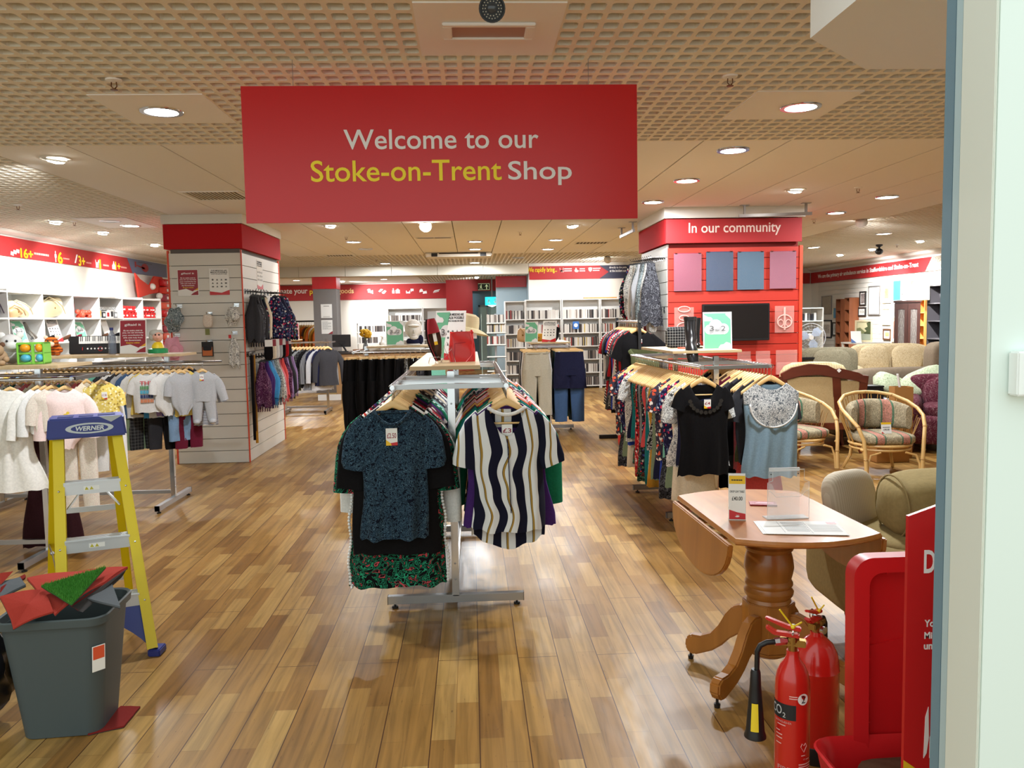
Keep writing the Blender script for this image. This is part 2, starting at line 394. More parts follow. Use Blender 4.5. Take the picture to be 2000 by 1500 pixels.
def slats(n, w, z0, z1, gap=.007, t=.02):
    """slatwall boards in local xz, facing -y"""
    mb = MB(); h = (z1-z0)/n
    for k in range(n): mb.box(0, w, -t, 0, z0+k*h+gap/2, z0+(k+1)*h-gap/2)
    return mb
M_slat = mat('slat_white', (214, 212, 204), .5); M_slatred = mat('slat_red', (188, 50, 36), .5); M_hdr = mat('header_red', (184, 30, 36), .75, spec=.12); M_groove = mat('slat_groove', (110, 106, 100), .8)
# left pillar: front face at y 9.62, x -3.43..-2.61
LP = (-3.43, -2.61, 9.62, 11.45)
lp = struct('wall_pillar_left', MB().box(LP[0]+.02, LP[1]-.02, LP[2]+.02, LP[3], 0, CZ), M_groove)
put('slat_front', slats(17, LP[1]-LP[0]-.012, 0, 2.43).mesh('s'), M_slat, lp, (LP[0]+.006, LP[2]+.02, 0))
put('slat_side', slats(17, LP[3]-LP[2]-.03, 0, 2.43).mesh('s'), M_slat, lp, (LP[1]-.02, LP[2]+.02, 0), (0, 0, PI/2))
struct('edge_trim', MB().box(LP[0]-.014, LP[0]+.005, LP[2]-.004, LP[2]+.03, 0, 2.46).box(LP[1]-.006, LP[1]+.008, LP[2]-.008, LP[2]+.006, 0, 2.46).box(LP[1]-.01, LP[1]+.008, LP[3]-.012, LP[3]+.006, 0, 2.46), M_orange, lp)
struct('red_header', MB().box(LP[0]-.03, LP[1]+.03, LP[2]-.04, LP[3]+.02, 2.475, 2.75), M_hdr, lp)
struct('white_header', MB().box(LP[0]-.045, LP[1]+.045, LP[2]-.055, LP[3]+.03, 2.755, CZ-.002), M_white, lp)
# right pillar: front face at y 9.5, x 2.30..3.87
RP = (2.30, 3.87, 9.5, 10.95)
rp = struct('wall_pillar_right', MB().box(RP[0]+.02, RP[1]-.02, RP[2]+.02, RP[3], 0, CZ), mat('groove_red', (120, 24, 20), .8))
put('slat_front', slats(19, RP[1]-RP[0]-.012, 0, 2.40).mesh('s'), M_slatred, rp, (RP[0]+.006, RP[2]+.02, 0))
put('slat_side', slats(17, RP[3]-RP[2]-.03, 0, 2.44).mesh('s'), M_slat, rp, (RP[0]+.02, RP[3]-.01, 0), (0, 0, -PI/2))
struct('edge_trim', MB().box(RP[1]-.008, RP[1]+.03, RP[2]-.012, RP[2]+.03, 0, 2.41), M_orange, rp)
struct('white_header', MB().box(RP[0]-.045, RP[1]+.04, RP[2]-.05, RP[3]+.03, 2.735, CZ-.002), M_white, rp)
struct('red_header', MB().box(RP[0]-.03, RP[0]+.04, RP[2], RP[3]+.02, 2.45, 2.73), M_hdr, rp)
# column under the beam
gc = at(616, 700, 18.8).x
g = struct('wall_column', MB().box(gc, gc+.52, 18.8, 19.35, 0, 2.36), M_grey)
struct('red_header', MB().box(gc-.01, gc+.53, 18.79, 19.36, 2.36, 2.629), M_red, g)
struct('red_header', MB().box(.62, 1.349, 19.58, 19.62, 2.36, 2.62), M_red, bpy.data.objects['wall_recess'])
# slatwall lining the right wall
put('slat_side', slats(22, 14.0, 0, 2.42).mesh('s'), M_slat, bpy.data.objects['wall_right'], (9.5, 8.0+14, 0), (0, 0, -PI/2))

# door in the blue recess
d1 = struct('door_1', MB().box(.30, 1.12, 26.24, 26.29, 0, 2.02), mat('door_glass_green', (190, 222, 222), .25)); d1['kind'] = 'structure'
fr = MB()
for x in (.26, .52, 1.0): fr.box(x, x+.05, 26.2, 26.235, 0, 2.06)
fr.box(.26, 1.05, 26.2, 26.235, 2.0, 2.06)
struct('frame', fr, M_bluegrey, d1)

# ------------------------------------------------------------------ ceiling lights
def downlight(x, y, lab, lit=True, power=1., z=CZ, r=.105):
    t = thing('downlight', lab, 'ceiling light', (x, y, z), group=None)
    part('rim', MB().lathe([(r-.012, 0), (r-.012, -.012), (r+.014, -.012), (r+.02, -.002), (r+.02, 0)], n=28), M_chrome if lit else M_alu, t, True)
    part('diffuser', MB().lathe([(r-.012, -.004), (r-.013, -.009), (.0, -.010)], n=24), M_lamp if lit else mat('unlit_reflector', (150, 150, 150), .3, .6), t)
    if lit:
        l = bpy.data.lights.new('downlight_lamp', 'AREA'); l.shape = 'DISK'; l.size = .18; l.energy = LAMP_W*power; l.color = (.93, .965, 1.)
        o = bpy.data.objects.new('lamp', l); COL.objects.link(o); o.parent = t; o.location = (0, 0, -.02)
    return t
def spot(x, y, lab, aim, power=1., z=CZ, ball=False):
    t = thing('spotlight', lab, 'spotlight', (x, y, z))
    d = (Vector(aim)-Vector((x, y, z-.06))).normalized(); q = Vector((0, 0, -1)).rotation_difference(d).to_matrix().to_4x4()
    part('rim', MB().lathe([(.075, 0), (.075, -.008), (.105, -.008), (.11, 0)], n=24), M_white, t, True)
    M = Matrix.Translation((0, 0, -.03)) @ q
    if ball:
        c = MB(); c.lathe([(.05, .05), (.078, .0), (.08, -.03), (.072, -.03), (.066, -.01)], n=20, M=M); part('housing', c, M_white, t, True)
        g = MB(); g.lathe([(.070, -.02), (.066, -.038), (.045, -.058), (.0, -.066)], n=18, M=M)
    else:
        M = Matrix.Translation((0, 0, -.004)) @ Vector((0, 0, -1)).rotation_difference((d+Vector((0, 0, -3))).normalized()).to_matrix().to_4x4()
        part('housing', MB().lathe([(.076, 0), (.084, -.012), (.078, -.016), (.072, -.006)], n=20, M=M), M_white, t, True)
        g = MB(); g.lathe([(.072, .01), (.070, -.012), (.05, -.028), (.0, -.036)], n=18, M=M)
    part('bulb', g, M_spotglow, t, True)
    l = bpy.data.lights.new('spotlight_lamp', 'SPOT'); l.energy = SPOT_W*power; l.spot_size = 1.5; l.spot_blend = .8; l.shadow_soft_size = .05; l.color = (1, .98, .97)
    o = bpy.data.objects.new('lamp', l); COL.objects.link(o); o.parent = t; o.matrix_local = Matrix.Translation(d*.14+Vector((0, 0, -.02))) @ q
    return t
DL = [(-1.765, 4.965, 'lit round downlight in the plain tile left of the red welcome sign', 1.),
      (2.012, 4.95, 'lit round downlight in the plain tile right of the red welcome sign', 1.),
      (2.01, 6.22, 'bright round downlight just behind the right lattice edge, nearest of its row', 1.),
      (2.02, 7.59, 'round downlight second back in the row right of the welcome sign', 1.),
      (2.016, 8.98, 'round downlight third back in the row right of the welcome sign', .8),
      (4.58, 10.13, 'round downlight in the white ceiling above right of the red community pillar', 1.),
      (4.54, 8.80, 'round downlight nearer the jamb in the white ceiling right of the community sign', .8),
      (6.61, 12.9, 'round downlight in the far right lattice ceiling above the sofas', 1.),
      (-1.80, 13.05, 'round downlight below the sign, nearest of the left hand row', 1.),
      (.10, 13.25, 'upper of the two round downlights under the centre of the sign', 1.),
      (.11, 14.69, 'lower of the two round downlights under the centre of the sign', 1.),
      (1.39, 13.18, 'round downlight below the sign, nearer of the right hand row', 1.),
      (1.425, 14.9, 'round downlight below the sign, further of the right hand row', 1.),
      (-4.19, 10.53, 'lit round downlight on the plain tile in the left lattice ceiling', 1.),
      (-1.82, 18.0, 'round downlight in front of the beam above the grey column', 1.2),
      (.12, 18.2, 'round downlight in front of the beam, right of the centre', 1.),
      (-2.55, 24.8, 'far round downlight behind the beam above the donation banner icons', 1.5),
      (-5.1, 24.6, 'far round downlight behind the beam above the donation banner words', 1.5),
      (6.53, 15.4, 'distant round downlight beside the red pillar in the right lattice ceiling', 1.)]
for x, y, lab, p in DL: downlight(x, y, lab, True, p)
downlight(-4.235, 10.05, 'unlit round downlight sharing a plain tile with a lit one at left', False)
downlight(-1.78, 14.37, 'small dim downlight behind the first of the left row under the sign', False)
downlight(1.0, 16.9, 'unlit downlight in the ribbed ceiling band at the back', False)
struct('ceiling', MB().box(-4.55, -3.94, 9.75, 10.75, CZ-.006, CZ-.001), M_ceil)
spot(-3.03, 6.32, 'tilted gimbal spotlight in the white ceiling at far left', (-5.6, 8.6, .9), .9)
spot(3.29, 8.22, 'tilted gimbal spotlight in the white ceiling before the community sign', (3.0, 9.6, 1.2), .2)
spot(5.27, 10.89, 'bright ball spotlight at the edge of the white ceiling on the right', (7.5, 14, .6), .9, ball=True)
spot(-.55, 10.71, 'bright ball spotlight just under the bottom edge of the welcome sign', (-.6, 7.2, .8), .5, ball=True)
spot(-1.78, 10.8, 'turned away spotlight under the left half of the welcome sign', (-3, 13, .5), .25)
spot(1.41, 11.17, 'bright spotlight under the right half of the welcome sign', (2.3, 10.4, .9), .12)
for k, (x, y, s) in enumerate(((-4.86, 10.03, 'nearest'), (-4.84, 11.23, 'second'), (-4.84, 13.02, 'furthest'))):
    spot(x, y, f'{s} of the three spotlights lighting the cube shelves at left', (-5.9, y+.9, 1.9), .9)
for k, (x, y, s) in enumerate(((8.0, 14.3, 'nearest'), (7.98, 16.0, 'middle'), (7.97, 17.4, 'furthest'))):
    spot(x, y, f'{s} of the three spotlights lighting the picture wall at right', (9.5, y+.8, 1.6), 4.)
p = at(1206, 510, 17.0); spot(p.x-.2, 17.0, 'ball spotlight shining at the wall over the book shelves', (2.4, 18.8, 2.2), .8, p.z+.07, True)
spot(-3.9, 25.6, 'far spotlight washing the white wall beside the grey column', (-2.6, 27.6, 1.7), 2.2)
spot(.2, 24.6, 'far track spotlight before the red wall with the exit sign', (-1.8, 27.6, 1.7), .2)
# ================================================================== signs and ceiling fittings
def lb(x0, y0, x1, y1, Y, loc):      # photo box on the plane at depth Y -> local x, z, w, h
    a, b, c = at(x0, y1, Y), at(x1, y1, Y), at(x0, y0, Y)
    return a.x-loc[0], (a.z+b.z)/2-loc[2], b.x-a.x, c.z-a.z
def lx(x0, y0, x1, y1, X, loc, s):   # the same on a side wall at distance X (s=+1 left wall, -1 right wall)
    a, b = ax(x0, y1, X), ax(x1, y1, X); c = ax(x0, y0, X)
    return s*(a.y-loc[1]), (a.z+b.z)/2-loc[2], s*(b.y-a.y), c.z-a.z
# hanging welcome sign
W = thing('welcome_sign', 'large red sign hung from the ceiling with white and yellow welcome words', 'sign', (-.116, 4.03, 2.097))
part('board', MB().box(-.945, .945, 0, .012, 0, .64), mat('sign_panel', (204, 24, 28), .34), W)
letters(W, 'Welcome to our', *lb(672, 252, 1052, 291, 4.03, W.location), M_wtext, -.001, .008)
letters(W, 'Stoke-on-Trent', *lb(608, 312, 980, 354, 4.03, W.location), M_ytext, -.001, .008)
letters(W, 'Shop', *lb(993, 314, 1117, 362, 4.03, W.location), M_wtext, -.001, .008)
for x in (-.70, .71): part('hanging_wire', MB().tube([(x, .006, .64), (x, .006, .763)], .0015, 6), M_steel, W)

# 'In our community' header
S = thing('community_sign', 'red header board on the right pillar reading In our community', 'sign', (2.29, 9.48, 2.45))
part('board', MB().box(-.015, 1.58, -.03, .0, 0, .272), M_redwall, S)
letters(S, 'In our community', *lb(1345, 434, 1525, 460, 9.45, S.location), mat('pale_vinyl', (240, 214, 205), .5), -.031, .01)

# banner along the left wall
B = thing('wall_banner', 'red banner along the top of the left wall with yellow numbers and white icons', 'sign', (-5.885, 8.6, 2.53), PI/2)
part('board', MB().box(0, 6.42, -.004, .004, 0, .25), M_redwall, B)
for s, bx in (('16+', (40, 486, 64, 505)), ('6', (113, 492, 122, 515)), ('3+', (153, 500, 166, 520)), ('1', (194, 507, 200, 526)), ('1+', (225, 512, 235, 528))):
    x0, z0, w, h = lx(*bx, -5.885, B.location, 1); letters(B, s, x0, z0, .05 if s == '1' else w, h, M_ytext, -.005, .02)
def lines(root, boxes, m, y=-.0055, t=.0008, name='printed_line'):
    mb = MB()
    for x0, z0, w, h in boxes:
        x = x0
        while x < x0+w*.97:
            d = min(random.uniform(.10, .24)*w, x0+w-x); mb.prism(rect(x, x+d*.86, z0, z0+h), y, y-t); x += d
    return part(name, mb, m, root)
def cutout(polys, m, root, x0, z0, w, h, name='icon', y=-.005):
    mb = MB()
    for po in polys: mb.prism([(x0+u*w, z0+v*h) for u, v in po], y, y-.0015)
    return part(name, mb, m, root)
I_note = [[(0, .1), (.34, 0), (.4, .5), (.06, .6)], [(.33, .35), (.67, .25), (.72, .75), (.38, .85)], [(.66, .55), (1, .45), (1.04, .95), (.7, 1)]]
I_man = [disc(.5, .86, .14, 10), rect(.3, .7, .35, .72), rect(.34, .48, 0, .36), rect(.52, .66, 0, .36), rect(.15, .27, .4, .7), rect(.73, .85, .4, .7)]
I_stick = [[(0, 0), (.35, 0), (1, 1), (.65, 1)]]
I_dog = [rect(.1, .8, .35, .65), rect(.12, .24, 0, .36), rect(.34, .46, 0, .36), rect(.62, .74, 0, .36), [(.7, .5), (.95, .7), (.95, 1), (.75, .95), (.6, .65)], [(0, .9), (.1, .62), (.2, .62), (.08, 1)]]
I_kit = [rect(.1, .9, 0, .5), [(.2, .5), (.8, .5), (.6, .8), (.4, .8)], disc(.5, .88, .12, 8)]
for po, bx in ((I_note, (20, 486, 37, 500)), (I_man, (106, 490, 111, 512)), (I_stick, (145, 497, 152, 514)), (I_dog, (186, 507, 194, 523)), (I_kit, (218, 510, 226, 526))):
    cutout(po, M_wtext, B, *lx(*bx, -5.885, B.location, 1))
lines(B, [lx(*bx, -5.885, B.location, 1) for bx in ((66, 495, 95, 499), (123, 504, 135, 507), (168, 512, 178, 515), (201, 517, 212, 520), (236, 521, 247, 524))], mat('pink_ink', (226, 160, 150), .6), -.005)
x0, z0, w, h = lx(256, 515, 322, 540, -5.885, B.location, 1)
ph = part('photo_panel', MB().prism([(x0-.14, .25), (x0+.06, 0), (x0+1.7, 0), (x0+1.7, .25)], -.004, -.006), mat('dusk_sky_print', (98, 108, 138), .5), B)
heli = [[(x0+.62+.16*math.cos(a), .125+.075*math.sin(a)) for a in [2*PI*i/14 for i in range(14)]], [(x0+.2, .16), (x0+.6, .13), (x0+.6, .09), (x0+.2, .145)], [(x0+.17, .11), (x0+.23, .11), (x0+.23, .21), (x0+.17, .21)]]
mb = MB()
for po in heli: mb.prism(po, -.007, -.009)
put('helicopter', mb.mesh('helicopter'), mat('heli_print', (150, 30, 36), .5), ph)
put('rotor', MB().prism(rect(x0+.32, x0+.95, .205, .212), -.007, -.009).mesh('rotor'), M_black, ph)

# banner along the right wall
B = thing('wall_banner', 'red banner on the right wall naming the primary air ambulance service', 'sign', (9.46, 22.45, 2.43), -PI/2)
part('board', MB().box(0, 7.6, -.004, .004, 0, .29), M_redwall, B)
x0, z0, w, h = lx(1597, 531, 1793, 545, 9.45, B.location, -1)
letters(B, 'We are the primary air ambulance service in Staffordshire and Stoke-on-Trent', x0, .085, w, .135, M_wtext, -.006, .02)
x0, z0, w, h = lx(1812, 505, 1840, 525, 9.45, B.location, -1)
part('photo_panel', MB().prism([(x0+.15, .29), (x0-.1, 0), (x0+1.6, 0), (x0+1.6, .29)], -.004, -.007), fabric('photo_print_grey', 'swirl', [(150, 140, 125), (90, 84, 80), (190, 180, 165)], .35), B)
struct('red_header', MB().box(7.9, 9.44, 22.46, 22.49, 2.43, 2.72), M_redwall, bpy.data.objects['wall_rear_right'])

# donate banner on the back wall
B = thing('wall_banner', 'red banner across the back wall asking to donate your pre-loved goods', 'sign', (-5.9, 27.55, 2.33))
part('board', MB().box(-2.2, 5.15, -.004, .03, 0, .50), M_redwall, B)
def L27(s, bx, m): letters(B, s, *lb(*bx, 27.54, B.location), m, -.006, .02)
L27('Donate your', (530, 563, 601, 577), M_wtext); L27('pre-loved', (605, 564, 657, 577), M_ytext); L27('goods', (660, 563, 691, 576), mat('peach_vinyl', (250, 214, 150), .5))
I_cloth = [[(0, .8), (.2, 1), (.5, 1), (.6, .75), (.5, .7), (.5, .2), (.12, .3), (.12, .7)], [(.55, .6), (.95, .75), (1, 0), (.82, 0), (.78, .45), (.7, .1), (.55, .15)]]
I_shoe = [[(0, .5), (.3, 1), (.6, .9), (.5, .7), (.2, .35)], [(.4, .3), (.8, .75), (1, .5), (.7, .0), (.5, .05)]]
I_bag = [rect(.45, 1, 0, .7), [(.58, .7), (.62, .9), (.82, .9), (.88, .7)], rect(0, .3, 0, .6), rect(.08, .22, .6, 1)]
I_sofa = [rect(0, .55, 0, .35), rect(0, .12, .3, .6), rect(.43, .55, .3, .6), rect(.6, 1, .5, 1), rect(.66, .72, .3, .5)]
I_bags = [[(0, .3), (.5, .45), (.45, .9), (.05, .8)], [(.45, 0), (1, .1), (.95, .6), (.5, .5)], [(.1, .8), (.2, 1), (.35, 1), (.4, .85)]]
I_book = [[(0, .2), (.8, .5), (1, .9), (.2, .65)], [(0, 0), (.8, .3), (.8, .42), (0, .12)]]
for po, bx in ((I_cloth, (717, 564, 729, 574)), (I_shoe, (739, 564, 755, 574)), (I_bag, (766, 563, 781, 573)), (I_sofa, (793, 564, 808, 573)), (I_bags, (819, 564, 834, 574)), (I_book, (846, 564, 860, 572))):
    cutout(po, M_wtext, B, *lb(*bx, 27.54, B.location), y=-.006)

# banner above the book shelves
B = thing('wall_banner', 'red and navy banner above the book shelves reading We rapidly bring', 'sign', (1.36, 18.78, 2.49))
part('board', MB().box(0, 3.55, -.004, .004, 0, .30), M_redwall, B)
x0, z0, w, h = lb(1179, 516, 1240, 540, 18.77, B.location)
flat('navy_field', [(x0-.1, 0), (x0+.12, .15), (x0-.1, .30), (3.55, .30), (3.55, 0)], M_navy, B)
letters(B, 'We rapidly bring...', *lb(1031, 522, 1088, 534, 18.77, B.location), M_ytext, -.007, .01)
letters(B, 'directly to the patient', *lb(1190, 520, 1228, 525, 18.77, B.location), M_wtext, -.007)
letters(B, 'at the incident scene', *lb(1191, 526, 1227, 531, 18.77, B.location), M_wtext, -.007)
I_steth = [[(0, 1), (.15, 1), (.2, .5), (.45, .3), (.45, .0), (.6, .0), (.6, .35), (.8, .5), (.85, 1), (1, 1), (.9, .4), (.55, .2), (.4, .2), (.1, .4)], disc(.9, .15, .14, 8)]
I_drug = [disc(.35, .4, .35, 12), [(.4, .1), (.6, 0), (1, .3), (.8, .5)], rect(.2, .5, .7, 1)]
I_shield = [[(0, .9), (.5, 1), (1, .9), (.9, .3), (.5, 0), (.1, .3)]]
for po, bx in ((I_steth, (1093, 523, 1101, 532)), (I_drug, (1122, 523, 1131, 532)), (I_shield, (1149, 522, 1157, 531))):
    cutout(po, mat('pink_vinyl', (245, 200, 195), .5), B, *lb(*bx, 18.77, B.location))
lines(B, [lb(*bx, 18.77, B.location) for bx in ((1102, 524, 1117, 526), (1102, 528, 1117, 530), (1132, 524, 1143, 526), (1132, 528, 1143, 530), (1158, 523, 1173, 525), (1158, 527, 1171, 529))], M_wtext, -.007)

# exit signs
p = at(945, 560, 25.97); E = thing('exit_sign', 'dark fire exit sign with running figure and up arrow on the red wall', 'sign', (p.x, 25.97, p.z-.11))
part('board', MB().box(-.19, .19, 0, .03, 0, .22), mat('exit_dark', (40, 50, 30), .5), E, bevel=.004)
M_exit = mat('exit_pale', (206, 220, 170), .5, emit=.3)
flat('border', [(-.18, .01), (.18, .01), (.18, .21), (-.18, .21), (-.18, .2), (.17, .2), (.17, .02), (-.18, .02)], M_exit, E, 0)
I_run = [disc(.6, .88, .1, 10), [(.35, .45), (.55, .75), (.75, .72), (.65, .4), (.9, .1), (.8, 0), (.5, .35), (.2, .1), (.1, .2)], [(.1, .6), (.5, .78), (.5, .7), (.15, .5)]]
cutout(I_run, M_exit, E, -.14, .03, .1, .16, 'running_figure', -.001)
cutout([[(.4, 0), (.6, 0), (.6, .6), (.95, .45), (.5, 1), (.05, .45), (.4, .6)]], M_exit, E, .02, .03, .13, .16, 'arrow', -.001)
p = at(961, 588, 24.0); E = thing('exit_sign', 'glowing turquoise exit sign with a down arrow at the blue recess', 'sign', (p.x, 24.0, p.z-.12))
part('lit_panel', MB().box(-.2, .2, 0, .04, 0, .24), mat('exit_cyan', (40, 205, 215), .5, emit=1.2), E)
cutout(I_run, M_wtext, E, -.16, .04, .12, .17, 'running_figure', -.001)
cutout([[(.4, 1), (.6, 1), (.6, .4), (.95, .55), (.5, 0), (.05, .55), (.4, .4)]], M_wtext, E, .03, .04, .12, .16, 'arrow', -.001)
part('lamp_bowl', MB().lathe([(.02, -.05), (.10, -.02), (.14, .0)], n=16), mat('bowl_glow', (235, 250, 250), .4, emit=2.), E, True)
part('bracket', MB().box(-.02, .02, .01, .03, .24, 2.85-p.z+.10), M_steel, E)

# CCTV camera and emergency light on the plain tile by the shop front
p = fl(960, 12, 2.74); C = thing('cctv_camera', 'black bullet security camera with a ring of LEDs on the ceiling', 'camera', (p.x, p.y+.02, CZ-.006))
Mq = Matrix.Rotation(PI/2+.35, 4, 'X')
part('mount', MB().lathe([(.05, 0), (.05, -.015), (.03, -.02)], n=18).tube([(0, .0, -.02), (0, .03, -.06), (0, .03, -.09)], .014), M_white, C, True)
part('body', MB().lathe([(.036, -.10), (.040, -.09), (.042, .05), (.047, .055), (.047, .085), (.041, .085), (.040, .07), (.0, .07)], (0, .0, -.115), n=26, M=Mq), M_black, C, True)
mb = MB()
for rr, k in ((.033, 20), (.024, 14)):
    for i in range(k):
        a = 2*PI*i/k; q = Mq @ Vector((rr*math.cos(a), rr*math.sin(a), .0735)); mb.ball(q+Vector((0, 0, -.115)), .0026, 6, 4)
part('led_ring', mb, mat('led', (210, 205, 190), .3), C)
part('lens', MB().lathe([(.014, .069), (.015, .078), (.008, .081), (0, .081)], (0, 0, -.115), n=16, M=Mq), mat('lens_glass', (60, 62, 66), .1), C, True)
a, b = fl(866, 74, CZ-.01), fl(1046, 48, CZ-.01)
E = thing('emergency_light', 'slim recessed emergency light with a dull diffuser under the camera', 'ceiling light', ((a.x+b.x)/2, (a.y+b.y)/2, CZ-.007))
w, d = (b.x-a.x)/2, abs(b.y-a.y)/2+.02
part('frame', MB().box(-w, w, -d, -d+.03, -.012, 0).box(-w, w, d-.03, d, -.012, 0).box(-w, -w+.04, -d+.03, d-.03, -.012, 0).box(w-.04, w, -d+.03, d-.03, -.012, 0), M_ceil, E, bevel=.003)
part('diffuser', MB().box(-w+.04, w-.04, -d+.03, d-.03, -.004, .0), mat('dull_diffuser', (168, 138, 120), .35), E)

def sprinkler(px, py, lab):
    p = fl(px, py, CZ); t = thing('sprinkler', lab, 'sprinkler', (p.x, p.y, CZ))
    part('plate', MB().lathe([(.04, 0), (.038, -.008), (.012, -.014)], n=16), M_ceil, t, True)
    part('head', MB().tube([(.012, 0, -.012), (.014, 0, -.035), (.0, 0, -.05)], .003, 5).tube([(-.012, 0, -.012), (-.014, 0, -.035), (0, 0, -.05)], .003, 5).lathe([(.018, -.05), (.018, -.054)], n=10), mat('brass_dark', (120, 84, 60), .4, .7), t)
for a in ((222, 155, 'sprinkler head in the lattice above the left front downlight'), (1426, 148, 'sprinkler head in the lattice right of the welcome sign'),
          (1676, 366, 'sprinkler head in the white ceiling near the jamb'), (676, 461, 'sprinkler head below the welcome sign near the left row of lights'),
          (1016, 452, 'sprinkler head below the welcome sign right of centre'), (735, 505, 'sprinkler head before the ribbed ceiling band at left'),
          (995, 493, 'sprinkler head before the ribbed ceiling band right of centre'), (1590, 428, 'sprinkler head beside the community pillar'),
          (35, 400, 'sprinkler head in the side lattice at far left'), (145, 432, 'sprinkler head on the lattice left of the plain light tile'),
          (1752, 477, 'sprinkler head in the far right lattice by the black camera')): sprinkler(*a)
def vent(px, py, wx, wy, lab, n=9):
    p = fl(px, py, CZ); t = thing('ceiling_vent', lab, 'vent', (p.x, p.y, CZ))
    part('frame', MB().box(-wx, wx, -wy, -wy+.03, -.008, 0).box(-wx, wx, wy-.03, wy, -.008, 0).box(-wx, -wx+.03, -wy+.03, wy-.03, -.008, 0).box(wx-.03, wx, -wy+.03, wy-.03, -.008, 0), M_ceil, t)
    mb = MB()
    for k in range(n):
        x = -wx+.04+(2*wx-.08)*k/(n-1); mb.box(x, x+.012, -wy+.03, wy-.03, -.006, -.001)
    part('louvre', mb, M_tile, t); part('duct', MB().box(-wx+.03, wx-.03, -wy+.03, wy-.03, -.0009, 0), M_dark, t)
vent(424, 382, .28, .28, 'square air vent in the white ceiling left of the welcome sign', 14)
vent(847, 464, .3, .10, 'slim vent slot under the middle of the welcome sign', 3)
vent(1155, 474, .3, .2, 'air vent below the right half of the welcome sign', 10)
vent(663, 499, .28, .2, 'air vent at the back of the white ceiling near the left pillar', 10)
t = thing('air_conditioner', 'white ceiling air unit with two black outlets before the ribbed ceiling band', 'air conditioner', (at(896, 500, 15.6).x, 15.6, CZ-.002))
part('casing', MB().box(-.62, .62, -.28, .28, -.08, 0), M_white, t, bevel=.02); part('slot', MB().box(-.36, .36, -.285, -.275, -.03, -.012), M_dark, t)
for x in (-.5, .4): part('fan_outlet', MB().box(x, x+.11, -.29, -.27, -.075, -.015), M_black, t)
def hook_frame(a, b, lab, n=2):
    """a small rail hanging from the ceiling on two drop rods"""
    a, b = Vector(a), Vector(b); t = thing('hanging_rail', lab, 'rail', ((a.x+b.x)/2, (a.y+b.y)/2, CZ)); o = Vector(t.location)
    q = .12; part('rail', MB().beam(a-o+Vector((0, 0, -q)), b-o+Vector((0, 0, -q)), .03, .035), M_steel, t)
    for f in (.08, .92):
        p = a.lerp(b, f)-o; part('drop_rod', MB().box(p.x-.012, p.x+.012, p.y-.012, p.y+.012, -q, -.004).box(p.x-.05, p.x+.05, p.y-.03, p.y+.03, -.006, 0), M_steel, t)
hook_frame(fl(1443, 401, CZ), fl(1586, 396, CZ), 'grey rail hung on two rods before the community sign')
hook_frame(fl(1212, 446, CZ), fl(1238, 432, CZ), 'small grey rail on two rods beside the sign lower right corner')
p = at(1717, 495, 15.0); t = thing('cctv_camera', 'small black camera hanging from the far right ceiling', 'camera', (p.x, 15.0, CZ))
part('bracket', MB().lathe([(.06, 0), (.06, -.03), (.02, -.05), (.02, -.09)], n=12), M_black, t); part('body', MB().ball((0, 0, -.13), (.07, .07, .06)), M_black, t, True)

# light switch on the front wall
p = at(1998, 728, 1.549); t = thing('light_switch', 'white surface mounted light switch on the pale green front wall', 'switch', (p.x+.012, 1.549, p.z))
part('back_box', MB().box(-.043, .043, -.030, 0, -.043, .043), mat('switch_white', (236, 240, 238), .35), t, bevel=.003)
part('plate', MB().prism([(-.026, -.0425), (.0425, -.0425), (.0425, .0425), (-.026, .0425)], -.030, -.036), mat('switch_white', (0, 0, 0)), t, bevel=.002)
part('rocker', MB().box(-.013, .013, -.042, -.036, -.012, .014), mat('switch_white', (0, 0, 0)), t, bevel=.002)
for z in (-.030, .030): part('screw', MB().lathe([(.0045, 0), (.004, .0015), (0, .0016)], (-.006, -.036, z), n=12, M=Matrix.Rotation(PI/2, 4, 'X')), M_steel, t)

